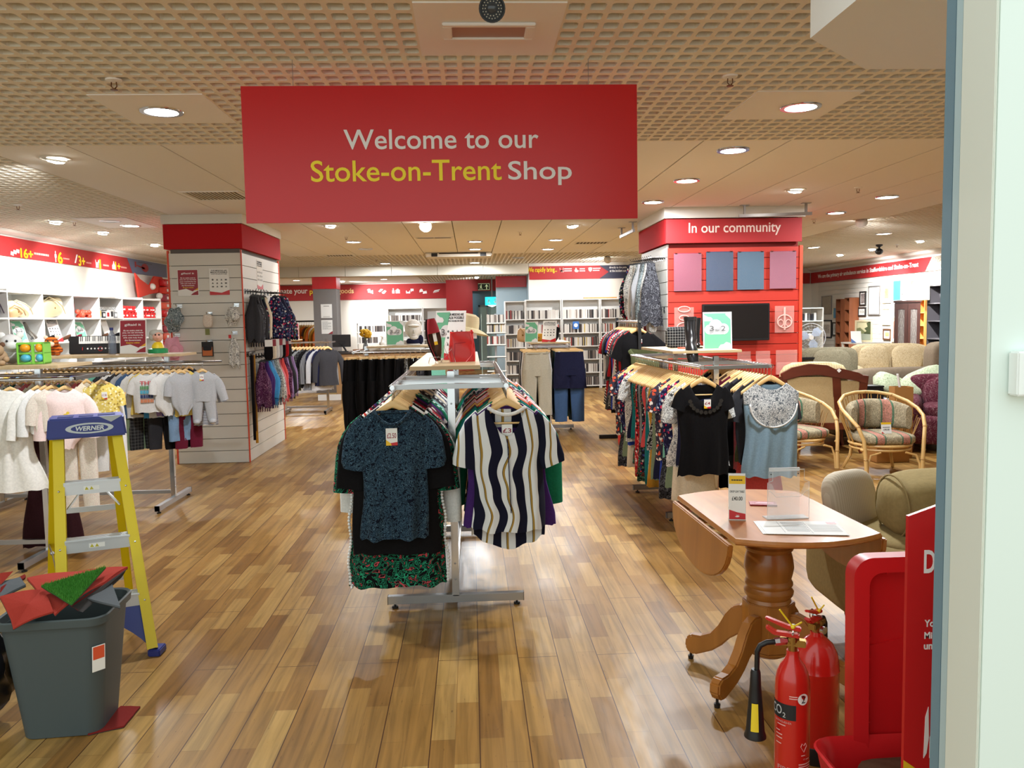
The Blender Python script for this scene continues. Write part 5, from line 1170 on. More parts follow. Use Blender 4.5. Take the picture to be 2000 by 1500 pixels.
part('lettering', MB().add([capM @ Vector((-.055+(v.x-x0)/(x1-x0)*.132+.15*(v.y-y0)/(y1-y0)*.03, -.0824-(v.z+.004)*.08, 1.0985+(v.y-y0)/(y1-y0)*.023)) for v in vs], fs), mat('badge_letter', (214, 222, 222), .5), T, False, 0, True)
def on(a, b, z): return a.lerp(b, (a.z-z)/(a.z-b.z))
for k, z in enumerate((.815, .545, .27)):
    ra, rb_ = on(fl_t, fl_b, z), on(fr_t, fr_b, z); tdir = (rb_-ra).normalized(); a, b = ra+tdir*.040, rb_-tdir*.040; c = (a+b)/2
    mb = MB(); f = -yd*.034
    mb.beam(a+f, b+f, .006, .058); mb.beam(a+Vector((0, 0, .028)), b+Vector((0, 0, .028)), .084, .006)
    for o in (-.03, -.015, .0, .015, .03): mb.beam(a+yd*o+Vector((0, 0, .032)), b+yd*o+Vector((0, 0, .032)), .006, .004)
    td = part('tread', mb, M_tread, T, False, 0, True)
    if k < 2:
        m2 = MB(); d = (b-a).normalized(); p = c+f-yd*.0036-d*.005
        m2.beam(p-d*.035, p+d*.035, .0006, .022); w_ = put('warning_label', m2.mesh('w', off=T.location), M_paper, td)
        m3 = MB()
        for o in (-.022, .0): m3.add([p-yd*.0006+d*(o-.009)-Vector((0, 0, .008)), p-yd*.0006+d*(o+.009)-Vector((0, 0, .008)), p-yd*.0006+d*o+Vector((0, 0, .008))], [(0, 1, 2)])
        put('warning_triangle', m3.mesh('w', off=T.location), mat('warn_yellow', (190, 180, 40), .5), td)
    rv = MB()
    for q, s in ((a, 1), (b, -1)):
        for dz in (-.012, .015): rv.ball(q-yd*.042-tdir*(s*.022)+Vector((0, 0, dz-.02)), .0065, 8, 5)
    put('rivet', rv.mesh('rivet', 'all', 0, T.location), M_chrome, td)
    if k == 0:
        for q, s in ((a, 1), (b, -1)):
            br = MB().beam(q+xd*(s*.07)-yd*.02+Vector((0, 0, -.02)), q+xd*(s*.01)-yd*.03+Vector((0, 0, -.10)), .02, .006); put('tread_brace', br.mesh('tread_brace', False, 0, T.location), M_tread, td)
for a, b, c, d in ((fl_t, fl_b, rl_t, rl_b), (fr_t, fr_b, rr_t, rr_b)):
    p, q = on(a, b, .42), on(c, d, .42); m = (p+q)/2+Vector((0, 0, .03))
    part('spreader', MB().beam(p, m, .004, .022).beam(m, q, .004, .022).ball(m, .012, 8, 5), M_steel, T, False, 0, True)
for z in (.16, .62): part('rear_strut', MB().beam(on(rl_t, rl_b, z), on(rr_t, rr_b, z), .004, .03), M_tread, T, False, 0, True)
for a, b, s in ((fl_t, fl_b, 1), (fr_t, fr_b, -1)):
    g = on(a, b, .27); e = b; mb = MB(); pts = []
    for i in range(9):
        t_ = i/8; inner = g.lerp(e, t_)+xd*(s*(.29*(1-t_)**1.5+.028)); outer = g.lerp(e, t_)+xd*(s*.018)
        pts.append((outer, inner))
    for i in range(8):
        o0, i0 = pts[i]; o1, i1 = pts[i+1]; th = yd*.022
        mb.add([o0-th, i0-th, i1-th-Vector((0, 0, -.0)), o1-th, o0+th, i0+th, i1+th, o1+th], [(0, 1, 2, 3), (7, 6, 5, 4), (1, 5, 6, 2), (0, 3, 7, 4)])
    part('foot_brace', mb, M_blue, T, False, 0, True)
    part('foot', MB().box(e.x-.03, e.x+.03, e.y-.045, e.y+.045, 0, .035), M_blue, T, False, .005, True)
for e in (rl_b, rr_b): part('foot', MB().box(e.x-.022, e.x+.022, e.y-.03, e.y+.03, 0, .03), M_blue, T, False, .004, True)

# ---- grey waste bin with carpet offcuts
def rrect(w, d, r, n=6):
    pts = []
    for cx, cy, a0 in ((w-r, d-r, 0), (-w+r, d-r, PI/2), (-w+r, -d+r, PI), (w-r, -d+r, 1.5*PI)):
        pts += [(cx+r*math.cos(a0+PI/2*i/n), cy+r*math.sin(a0+PI/2*i/n)) for i in range(n+1)]
    return pts
Bn = thing('waste_bin', 'tall grey plastic waste bin filled with carpet offcuts at lower left', 'bin', (-1.665, 3.33, 0), .08)
mb = MB(); prof = [(0, .140, .12), (.004, .148, .128), (.25, .172, .152), (.44, .191, .171), (.462, .193, .173), (.463, .207, .187), (.492, .210, .190), (.497, .206, .186), (.492, .198, .178), (.25, .165, .145), (.01, .140, .12)]
rings = [[(x, y, z) for x, y in rrect(w, d, .055+.02*z)] for z, w, d in prof]; n = len(rings[0])
mb.add([p for r in rings for p in r], [(i*n+j, i*n+(j+1) % n, (i+1)*n+(j+1) % n, (i+1)*n+j) for i in range(len(rings)-1) for j in range(n)]+[tuple(range(n)), tuple(range((len(rings)-1)*n, len(rings)*n))])
part('body', mb, mat('bin_grey', (68, 78, 80), .5), Bn, True)
st = MB().box(.0, .05, -.0008, .0008, 0, .105); stq = put('sticker', st.mesh('sticker'), M_paper, Bn, (.146, -.161, .27), (.1, 0, PI/4))
put('sticker_print', MB().box(.003, .047, -.0014, -.0008, .05, .102).mesh('s'), mat('sticker_orange', (214, 84, 50), .5), stq)
M_carp_r = fabric('carpet_red', 'plain', [(164, 58, 48)], 5., .95); M_carp_d = fabric('carpet_dark_red', 'plain', [(120, 34, 30)], 5., .95)
M_carp_g = fabric('carpet_grey', 'plain', [(92, 96, 100)], 5., .95); M_carp_b = mat('carpet_backing', (44, 40, 38), .9)
def offcut(lab, pts, m, thick=.008, bend=0., cat='carpet offcut', name='carpet_offcut'):
    """a cut piece of carpet tile: corner points in the world, pile on top, dark backing below"""
    P_ = [Vector(p) for p in pts]; c = sum(P_, Vector())/len(P_); nrm = (P_[1]-P_[0]).cross(P_[2]-P_[0]).normalized()
    if nrm.z < 0: nrm = -nrm
    sub = []
    for i in range(len(P_)):
        a, b = P_[i], P_[(i+1) % len(P_)]
        for k in range(4): sub.append(a.lerp(b, k/4)+nrm*(bend*math.sin(PI*k/4))+(a-c).normalized()*0.002*random.uniform(-1, 1))
    t = thing(name, lab, cat, tuple(c)); n = len(sub)
    def slab(h0, h1):
        mb = MB(); mb.add([p-c+nrm*h0 for p in sub]+[p-c+nrm*h1 for p in sub]+[nrm*(h1+bend), nrm*h0], [(n+i, n+(i+1) % n, 2*n) for i in range(n)]+[((i+1) % n, i, 2*n+1) for i in range(n)]+[(i, (i+1) % n, n+(i+1) % n, n+i) for i in range(n)]); return mb
    part('pile', slab(0, thick), m, t); part('backing', slab(-.003, 0), M_carp_b, t); return t
def A3(*l): return [at(x, y, Y) for x, y, Y in l]
offcut('red carpet offcut hanging over the front left rim of the grey bin', A3((0, 1168, 3.12), (80, 1155, 3.25), (104, 1198, 3.14), (26, 1230, 3.08)), M_carp_r, bend=.01)
offcut('long red carpet strip lying across the top of the bin', A3((52, 1132, 3.34), (150, 1120, 3.52), (250, 1110, 3.50), (205, 1140, 3.36), (150, 1172, 3.22), (108, 1203, 3.13)), M_carp_r, bend=.006)
offcut('grey carpet wedge poking out over the right rim of the bin', A3((218, 1140, 3.40), (170, 1172, 3.26), (235, 1188, 3.20)), M_carp_g)
offcut('dark red carpet strip under the green turf in the bin', A3((140, 1185, 3.2), (246, 1112, 3.46), (236, 1128, 3.44), (160, 1196, 3.18)), M_carp_d)
offcut('red carpet offcut leaning at the far left edge of the frame', A3((0, 1120, 3.4), (24, 1116, 3.45), (0, 1142, 3.38)), M_carp_r)
offcut('grey carpet offcut below the red one at the left edge', A3((0, 1140, 3.4), (40, 1130, 3.45), (50, 1145, 3.36), (0, 1170, 3.3)), M_carp_g)
offcut('dark red carpet strip behind the bin rim at left', A3((0, 1150, 3.35), (48, 1124, 3.5), (50, 1130, 3.48), (0, 1160, 3.33)), M_carp_d)
offcut('dark red carpet offcut lying on the wooden floor beside the bin', [fl(*q, .004) for q in ((172, 1436), (236, 1381), (274, 1382), (242, 1420))], M_carp_d, .006)
gt = offcut('triangle of green artificial turf on top of the carpet offcuts', A3((80, 1146, 3.24), (207, 1109, 3.42), (140, 1183, 3.15)), fabric('turf', 'plain', [(52, 112, 38)], 4., .9), .006, name='turf_offcut', cat='turf')
a, b, c = [p-Vector(gt.location) for p in A3((80, 1146, 3.24), (207, 1109, 3.42), (140, 1183, 3.15))]; mb = MB()
nr = (b-a).cross(c-a).normalized(); nr = nr if nr.z > 0 else -nr
for i in range(2600):
    u, v = random.random(), random.random()
    if u+v > 1: u, v = 1-u, 1-v
    p = a+(b-a)*u+(c-a)*v+nr*.006; d = nr*random.uniform(.008, .016)+Vector((random.uniform(-.007, .007), random.uniform(-.007, .007), 0)); w = Vector((random.uniform(-1, 1), random.uniform(-1, 1), 0)).normalized()*.0012
    mb.add([p-w, p+w, p+d], [(0, 1, 2)])
g = part('grass', mb, mat('turf_blade', (74, 146, 48), .7), gt); g['kind'] = 'stuff'
t = solo('rubbish_bag', MB().grid(lambda u, v: Vector((-2.10+(.205+.018*math.sin(10*PI*u+9*v)+.012*math.sin(26*PI*u-14*v))*max(.01, math.sin(PI*(.015+.92*v)))**.7*math.cos(2*PI*u), 3.34+(.195+.018*math.sin(14*PI*u+8*v)+.01*math.sin(30*PI*u+11*v))*max(.01, math.sin(PI*(.015+.92*v)))**.7*math.sin(2*PI*u), .50*(1-v))), 40, 16, True), mat('bag_black', (26, 24, 26), .25), 'crumpled black plastic rubbish bag at the left edge behind the bin', 'rubbish bag', None, 'all')

# ---- drop leaf table
M_tab = woodmat('table_wood', (166, 104, 44), (188, 124, 58), .32, 1, .8, .15); M_tabd = woodmat('table_wood_dark', (156, 98, 38), (176, 114, 48), .3, 2, .6, .2)
TC = Vector((1.305, 3.52, 0)); T = thing('drop_leaf_table', 'varnished wooden pedestal table with both round leaves folded down', 'table', TC, .03)
def bow(w, d, b, n=14):
    top = [(w*(1-2*i/n), d+b*(1-((1-2*i/n))**2)) for i in range(n+1)]
    return top+[(-x, -y) for x, y in top]
mb = MB(); out = bow(.30, .405, .095)
for (s0, z0), (s1, z1) in (((.985, .715), (1., .722)), ((1., .722), (1., .730)), ((1., .730), (.985, .740))):
    n = len(out); mb.add([(x*s0, y*s0, z0) for x, y in out]+[(x*s1, y*s1, z1) for x, y in out], [(i, (i+1) % n, n+(i+1) % n, n+i) for i in range(n)])
mb.add([(x*.985, y*.985, .740) for x, y in out], [tuple(range(n))]); mb.add([(x*.985, y*.985, .715) for x, y in out], [tuple(range(n-1, -1, -1))])
part('table_top', mb, M_tab, T, True)
for s, tilt, nm in ((-1, .06, 0), (1, .02, 1)):
    h = .21
    poly = [(-.40*math.cos(PI*i/18), -h*math.sin(PI*i/18)**.85) for i in range(19)]
    M = Matrix.Translation((s*.315, 0, .715)) @ Matrix.Rotation(s*-tilt, 4, 'Y')
    part('leaf', MB().prism(poly, -.011, .011, 'x', 0, M), M_tabd, T, False, .005)
    hg = MB()
    for y in (-.26, 0, .26): hg.box(s*.285, s*.32, y-.03, y+.03, .709, .714)
    part('hinge', hg, mat('brass', (150, 112, 50), .35, .9), T)
part('under_block', MB().box(-.16, .16, -.2, .2, .675, .715), M_tabd, T, False, .006)
part('pedestal', MB().lathe([(.10, .34), (.094, .36), (.105, .375), (.108, .39), (.098, .405), (.097, .41), (.104, .42), (.104, .43), (.096, .445), (.103, .47), (.108, .50), (.103, .54), (.095, .57), (.104, .58), (.106, .59), (.097, .60), (.097, .605), (.104, .612), (.104, .63), (.115, .64), (.115, .675)], n=40), M_tabd, T, True)
oct_ = [(.115*math.cos(PI/8+PI/4*i), .115*math.sin(PI/8+PI/4*i)) for i in range(8)]
part('block', MB().prism(oct_, .13, .345, 'z').prism([(x*.93, y*.93) for x, y in oct_], .115, .13, 'z').lathe([(.02, .08), (.06, .09), (.085, .105), (.085, .118)], n=24), M_tabd, T, False, .004)
prof = [(.09, .30), (.13, .305), (.17, .29), (.205, .25), (.24, .19), (.28, .145), (.33, .125), (.38, .125), (.405, .105), (.408, .065), (.39, .035), (.36, .03), (.32, .045), (.27, .065), (.22, .10), (.18, .14), (.14, .165), (.09, .17)]
for ax_, ln in ((2.53, .93), (3.85, 1.13), (5.55, 1.), (.58, 1.)):
    l = part('leg', MB().prism([(r*ln, z) for r, z in prof], -.024, .024, 'y', 0, Matrix.Rotation(ax_, 4, 'Z')), M_tabd, T, False, .007)
    e = Vector((.385*ln*math.cos(ax_), .385*ln*math.sin(ax_), 0)); put('castor', MB().lathe([(.006, .035), (.006, .018), (.014, .016), (.012, 0)], e, 12).mesh('castor'), M_black, l)
# things on the table
Z = .741
p = fl(1440, 1016, Z); C = thing('price_card', 'clear stand with a drop leaf table price card of forty pounds', 'sign', p, -.22, None, -.10)
part('holder', MB().box(-.036, .036, .002, .0045, 0, .20).box(-.036, .036, 0, .07, 0, .003), M_cardback, C)
part('card', MB().box(-.034, .034, -.001, .0018, .004, .198), M_paper, C)
flat('yellow_header', rect(-.034, .034, .155, .190), mat('card_yellow', (232, 190, 30), .5), C, -.001, .0006)
flat('red_foot', [(-.034, .004), (.034, .004), (.034, .028), (.0, .034), (-.034, .045)], M_red, C, -.001, .0006)
lines(C, [(-.024, .169, .048, .005)], M_ink, -.0017, .0004)
letters(C, 'DROP LEAF TABLE', -.03, .118, .06, .009, M_ink, -.0012, .005, depth=.0004); letters(C, '£40.00', -.022, .084, .044, .017, M_ink, -.0012, .01, depth=.0004)
cutout([[(0, .3), (.5, .7), (1, .5), (.8, .2), (.4, .1)], rect(.2, .9, .85, .95)], M_wtext, C, -.01, .012, .02, .011, 'emblem', -.0017)
a, b = fl(1497, 1014, Z), fl(1582, 1014, Z); H_ = thing('leaflet_holder', 'tall clear acrylic leaflet holder standing empty on the wooden table', 'holder', (a+b)/2, .02); w = (b-a).length/2
M_acr = mat('acrylic', (235, 240, 240), .06, alpha=.16, spec=.8); M_acre = mat('acrylic_edge', (226, 232, 232), .2, alpha=.55)
part('back_sheet', MB().box(-w*.76, w*.76, .045, .048, 0, .215), M_acr, H_); part('front_sheet', MB().prism([(-w, 0), (w, 0), (w, .16), (w*.8, .155), (w*.6, .115), (-w*.6, .115), (-w*.8, .155), (-w, .16)], -.0015, .0015), M_acr, H_)
ed = MB(); ep = [(-w, 0), (-w, .16), (-w*.76, .168), (-w*.76, .215), (w*.76, .215), (w*.76, .168), (w, .16), (w, 0)]
ed.tube([(x, 0, z) for x, z in ep], .0012, 5); ed.tube([(-w*.95, -.001, .125), (-w*.8, -.001, .118), (-w*.6, -.001, .098), (w*.6, -.001, .098), (w*.8, -.001, .118), (w*.95, -.001, .125)], .001, 5)
part('edge', ed, M_acre, H_); part('base', MB().box(-w, w, -.002, .06, 0, .004), M_acre, H_)
part('header', MB().box(-w*.72, w*.72, .040, .05, .20, .215), M_acre, H_); pb = MB()
for s in (-1, 1): pb.ball((s*w*.66, .041, .188), .003, 8, 5)
part('peg', pb, M_black, H_)
p = fl(1490, 985, Z); Cs = thing('booklet', 'small maroon booklet lying on the table behind the price card', 'booklet', p, -.25)
part('cover', MB().box(-.06, .06, -.035, .035, 0, .006), M_maroon, Cs, False, .001); letters_ = MB().prism([(-.04, -.01), (.045, -.012), (.05, .012), (-.02, .014)], .0062, .0068, 'z'); part('print', letters_, mat('pink_print', (220, 150, 160), .6), Cs)
pc = [fl(*q, Z) for q in ((1474, 1018), (1627, 1019), (1655, 1046), (1493, 1043))]; c = sum(pc, Vector())/4
for k in range(3):
    o = Vector((.006*(k-1), -.004*k, .0012*k)); S_ = thing('form_sheet', ('top printed form of the paper stack on the table', 'middle sheet of the paper stack on the table', 'bottom sheet of the paper stack on the table')[2-k], 'paper', c+o)
    part('sheet', MB().add([p-c+Vector((0, 0, h)) for h in (0, .001) for p in pc], [(3, 2, 1, 0), (4, 5, 6, 7), (0, 1, 5, 4), (1, 2, 6, 5), (2, 3, 7, 6), (3, 0, 4, 7)]), M_paper, S_)
    if k == 2:
        ux, uy = (pc[1]-pc[0]), (pc[3]-pc[0])
        def Q(u, v): return pc[0]-c+ux*u+uy*v+Vector((0, 0, .0013))
        def quads(L, nm, m):
            q = MB()
            for u0, u1, v0, v1 in L: q.add([Q(u0, v0), Q(u1, v0), Q(u1, v1), Q(u0, v1)], [(0, 1, 2, 3)])
            part(nm, q, m, S_)
        quads([(.86, .98, .06, .22)], 'red_heading', M_red)
        quads([(.28+.0, .56, .10+.11*i, .14+.11*i) for i in range(7)]+[(.6, .95, .30+.07*i, .32+.07*i) for i in range(8)]+[(.05, .24, .45, .46), (.24, .245, .05, .9), (.57, .575, .05, .95)], 'printed_line', mat('print_grey', (150, 154, 156), .7))

# ---- fire extinguishers
M_ext = mat('extinguisher_red', (198, 34, 26), .22, coat=.4); M_brass = mat('valve_brass', (170, 132, 70), .3, .95)
def valve(t, z, sc=1., turn=0.):
    M = Matrix.Rotation(turn, 4, 'Z')
    part('valve', MB().lathe([(.018*sc, z), (.018*sc, z+.03), (.024*sc, z+.032), (.024*sc, z+.05)], n=16).box(-.05*sc, .05*sc, -.014, .014, z+.02, z+.042, M), M_brass, t, False, .003)
    part('handle', MB().prism([(-.02, z+.045), (.06, z+.05), (.085, z+.07), (.08, z+.078), (.05, z+.062), (-.02, z+.06)], -.012, .012, 'y', 0, M), M_ext, t, False, .003)
    part('lever', MB().prism([(-.025, z+.068), (.02, z+.074), (.085, z+.098), (.085, z+.106), (.015, z+.086), (-.025, z+.082)], -.011, .011, 'y', 0, M), M_ext, t, False, .003)
    part('safety_pin', MB().tube([M @ Vector((.0+.016*math.cos(a), -.02, z+.066+.016*math.sin(a))) for a in [2*PI*i/14 for i in range(14)]], .002, 6, True).tube([M @ Vector((0, -.02, z+.062)), M @ Vector((0, .02, z+.062))], .003, 6), M_chrome, t)
    part('seal_tag', MB().beam((-.005, -.01, z+.085), (-.05, -.015, z+.145), .003, .005).ball((-.004, -.01, z+.085), .008, 8, 5).beam((-.01, -.012, z+.082), (.024, -.012, z+.10), .003, .004), mat('seal_yellow', (240, 214, 40), .4), t)
X = thing('fire_extinguisher', 'slim red carbon dioxide fire extinguisher with a black horn and a number two sticker', 'fire extinguisher', (1.007, 2.5, 0), 0.)
part('cylinder', MB().lathe([(.045, 0), (.053, .01), (.0545, .03), (.0545, .42), (.053, .45), (.048, .475), (.038, .497), (.026, .513), (.020, .527), (.019, .545)], n=40), M_ext, X, True)
valve(X, .54, .8, 2.7)
part('hose_fitting', MB().tube([(-.02, -.0, .575), (-.045, -.0, .575), (-.06, -.0, .574)], [.011, .013, .012], 6), M_chrome, X)
part('hose', MB().tube([(-.055, 0, .574), (-.085, 0, .573), (-.104, .005, .562), (-.112, .01, .54), (-.112, .012, .50), (-.112, .013, .47)], .0085, 10), M_black, X, True)
hn = part('horn', MB().lathe([(.013, .225), (.016, .215), (.018, .17), (.030, .02), (.035, .005), (.035, 0), (.031, 0), (.024, .03)], (-.116, .014, .255), 24), M_black, X, True)
lab_ = MB()
for i in range(6):
    a0, a1 = -2.35+.13*i, -2.35+.13*(i+1); 
    lab_.add([(-.116+(.0345-.0785*(z-.255)*1.0+.001)*math.cos(a), .014+(.0345-.0785*(z-.255)+.001)*math.sin(a), z) for a in (a0, a1) for z in (.285, .375)], [(0, 2, 3, 1)])
put('warning_label', lab_.mesh('l'), mat('label_yellow', (236, 206, 40), .5), hn)
def wrap(t, name, s_, ang, z, w, h, m, R=.0556, bold=.015, parent=None):
    """lettering wrapped round a cylinder; ang is measured from straight towards the viewer, positive to the right"""
    vs, fs = text_mesh(s_, bold); x0, x1 = min(v.x for v in vs), max(v.x for v in vs); y0, y1 = min(v.y for v in vs), max(v.y for v in vs); q = []
    for v in vs:
        a = ang+((v.x-x0)/(x1-x0)-.5)*w/R; q.append((R*math.sin(a), -R*math.cos(a), z+(v.y-y0)/(y1-y0)*h))
    return put(name, MB().add(q, fs).mesh(name), m, t)
def patch(t, name, ang0, ang1, z0, z1, m, R=.0552, n=10):
    mb = MB(); k = n+1
    mb.add([(R*math.sin(ang0+(ang1-ang0)*i/n), -R*math.cos(ang0+(ang1-ang0)*i/n), z) for z in (z0, z1) for i in range(k)], [(i, i+1, k+i+1, k+i) for i in range(n)]); return put(name, mb.mesh(name), m, t)
patch(X, 'black_band', -1.9, -.17, .335, .385, M_ink); wrap(X, 'lettering', 'CO', -1.40, .347, .046, .03, M_wtext); wrap(X, 'lettering', '2', -.84, .341, .010, .016, M_wtext); 
mb = MB(); dd = disc(0, 0, .0185, 24); R = .0558
mb.add([(R*math.sin(.25+u/R), -R*math.cos(.25+u/R), .405+v) for u, v in dd], [tuple(range(24))]); put('number_sticker', mb.mesh('n'), M_paper, X)
wrap(X, 'lettering', '2', .25, .393, .014, .024, M_ink, .0564, 0.)
LP_ = mat('label_pink', (236, 190, 184), .5)
for s_, ang, z, w, h in (('EXTINGUISHER', -.95, .322, .06, .007), ('FIRE', -.85, .165, .045, .014), ('CE', .36, .205, .008, .005)): wrap(X, 'lettering', s_, ang, z, w, h, LP_)
for k, (a0, a1, z, h) in enumerate(((-1.3, -.75, .313, .003), (-1.4, -1.1, .292, .003), (-1.4, -.95, .28, .003), (-1.4, -.95, .268, .003), (-1.4, -1.0, .25, .003), (-1.2, -.65, .155, .006), (-1.3, -.35, .128, .008), (-.55, -.1, .412, .003), (-.55, -.1, .405, .003), (.48, .78, .205, .003), (.15, .42, .219, .003))): patch(X, 'printed_line', a0, a1, z, z+h, LP_, .0556)
for i in range(9): patch(X, 'printed_line', .0, .95-.1*(i % 2), .19-.008*i, .1935-.008*i, mat('label_pink', 0), .0556)
hb = MB(); hb.tube([(R*math.sin(.32+u), -R*math.cos(.32+u), z) for u, z in ((0, .232), (-.2, .25), (-.12, .26), (0, .253), (.12, .26), (.2, .25))], .0009, 4, True); put('kite_mark', hb.mesh('k'), mat('label_pink', 0), X)
X = thing('fire_extinguisher', 'wide plain red water fire extinguisher standing behind the slim one', 'fire extinguisher', (1.228, 2.83, 0), .5)
part('cylinder', MB().lathe([(.076, .055), (.079, .06), (.079, .33), (.0805, .333), (.079, .337), (.078, .36), (.072, .395), (.058, .425), (.038, .445), (.024, .455), (.022, .47)], n=44), M_ext, X, True)
part('base_ring', MB().lathe([(.080, 0), (.081, .002), (.081, .062), (.077, .066)], n=40), M_black, X, True)
valve(X, .465, .9, 3.4)
part('gauge', MB().lathe([(.014, 0), (.014, .014), (0, .015)], (-.012, -.03, .488), 16, Matrix.Rotation(PI/2, 4, 'X')), M_chrome, X)
part('hose', MB().tube([(.03, 0, .485), (.06, .02, .50), (.09, .035, .47), (.098, .04, .40), (.098, .04, .14), (.096, .04, .10)], .010, 10), M_black, X, True)
part('bracket', MB().box(.074, .098, -.02, .02, .29, .325), M_ext, X)

# ---- red donation bin, its lid and header board
M_bin = mat('bin_red', (196, 26, 30), .38)
D = thing('donation_bin', 'open red plastic donation bin with a ribbed lid and a tall red header board', 'bin', (1.35, 2.2, 0))
mb = MB(); bd = [(x, y) for x, y in rrect(.34, .17, .07)]
mb.add([(x*s+0, y*s, z) for z, s in ((0, .82), (.30, 1.), (.318, 1.03), (.322, 1.01), (.30, .94), (.03, .78)) for x, y in bd], [(i*28+j, i*28+(j+1) % 28, (i+1)*28+(j+1) % 28, (i+1)*28+j) for i in range(5) for j in range(28)]+[tuple(range(28)), tuple(range(140, 168))])
part('tub', mb, M_bin, D, True)
lid = MB(); LW, LH = .46, .80; M = Matrix.Translation((-.205, .19, .075)) @ Matrix.Rotation(-.02, 4, 'X')
def rr(x0, x1, z0, z1, r, n=6): 
    w, h = (x1-x0)/2, (z1-z0)/2; return [(x0+w+x, z0+h+z) for x, z in rrect(w, h, r, n)]
o, i_ = rr(0, LW, 0, LH, .06), rr(.045, LW-.045, .045, LH-.045, .04); n = len(o)
lid.add([M @ Vector((x, y, z)) for y, po in ((.03, o), (-.03, o), (-.036, i_), (.0, i_)) for x, z in po], [(k*n+j, k*n+(j+1) % n, (k+1)*n+(j+1) % n, (k+1)*n+j) for k in range(3) for j in range(n)]+[tuple(range(n)), tuple(range(3*n, 4*n))])
l = part('lid', lid, M_bin, D, True)
rb = MB()
for k in range(10): rb.box(.043, .05, -.034, .0, .09+.066*k, .094+.066*k, M)
for k in range(5): rb.box(.10+.06*k, .104+.06*k, -.034, .0, LH-.05, LH-.043, M)
put('rib', rb.mesh('rib'), M_bin, l)
put('recess', MB().prism([(.06, .06), (LW-.06, .06), (LW-.06, .56), (.30, .56), (.06, .52)], -.008, .0, 'y', 0, M).mesh('recess'), M_bin, l)
hb = part('header_board', MB().prism([(-.25, 0), (.35, 0), (.35, 1.30), (-.25, 1.10)], -.205, -.193), M_bin, D)
def L2(s, bx): letters(D, s, *lb(*bx, 1.995, D.location), M_wtext, -.2055, .02, 'lettering', .001, hb)
L2('D', (1804, 1074, 1826, 1119)); L2('You', (1805, 1210, 1832, 1224)); L2('Mid', (1805, 1234, 1828, 1247)); L2('um', (1804, 1258, 1826, 1268))
cutout([[(0, 0), (.3, .1), (.5, .4), (.4, 1), (.1, .8)], [(.6, 0), (1, .2), (.9, .6), (.6, .4)]], M_wtext, hb, *lb(1803, 1380, 1822, 1480, 1.995, D.location), 'white_motif', -.2055)
flat('yellow_flash', [(-.25, .36), (-.12, .36), (-.25, .455)], mat('card_yellow', 0), D, -.205, .0008)
mb = MB().pillow((-.1, -.02, .27), (.17, .1, .03)); t = solo('brown_cloth', MB().pillow((1.28, 2.2, .27), (.18, .1, .03)), CL['brown'], 'brown cloth lying inside the open red donation bin', 'cloth', None, True)

# ---- khaki armchair beside the table
M_kh = fabric('khaki_suede', 'plain', [(150, 132, 88)], .6); M_khd = M_kh
A_ = thing('armchair', 'khaki upholstered armchair with dark turned legs behind the red bin', 'armchair', (2.15, 3.80, 0))
def add(mb): return mb
part('body', MB().pillow((.03, .0, .36), (.46, .48, .21), None, .38, 30, 16), M_kh, A_, True)
part('seat', MB().pillow((.08, .0, .52), (.40, .36, .08), None, .4, 26, 12), M_kh, A_, True)
c = part('back_cushion', MB().pillow((.10, -.12, .71), (.34, .17, .155), Matrix.Rotation(.15, 4, 'X'), .55, 30, 16), M_kh, A_, True)
put('piping', MB().tube([(.10-.30+.02*math.cos(a)*0+.0, -.12+.17*math.cos(a)*.9, .71+.155*math.sin(a)*.95) for a in [2*PI*i/30 for i in range(30)]], .005, 6, True).mesh('p', 'all'), M_kh, c)
for x, y in ((-.30, .06), (.34, .06), (-.30, -.40), (.34, -.40)):
    part('leg', MB().lathe([(.018, 0), (.024, .02), (.02, .05), (.03, .08), (.024, .1), (.034, .13), (.038, .2)], (x, y, 0), 18), mat('dark_turned_wood', (36, 26, 24), .3), A_, True)
t = thing('cushion', 'pale cream ribbed cushion standing on the khaki armchair', 'cushion', (1.86, 3.92, .56), .5)
part('cover', MB().pillow((0, 0, .13), (.17, .06, .15), Matrix.Rotation(-.2, 4, 'X'), .6, 24, 14), fabric('cream_rib', 'vstripe', [(196, 186, 166), (184, 172, 152)], 3.), t, True)
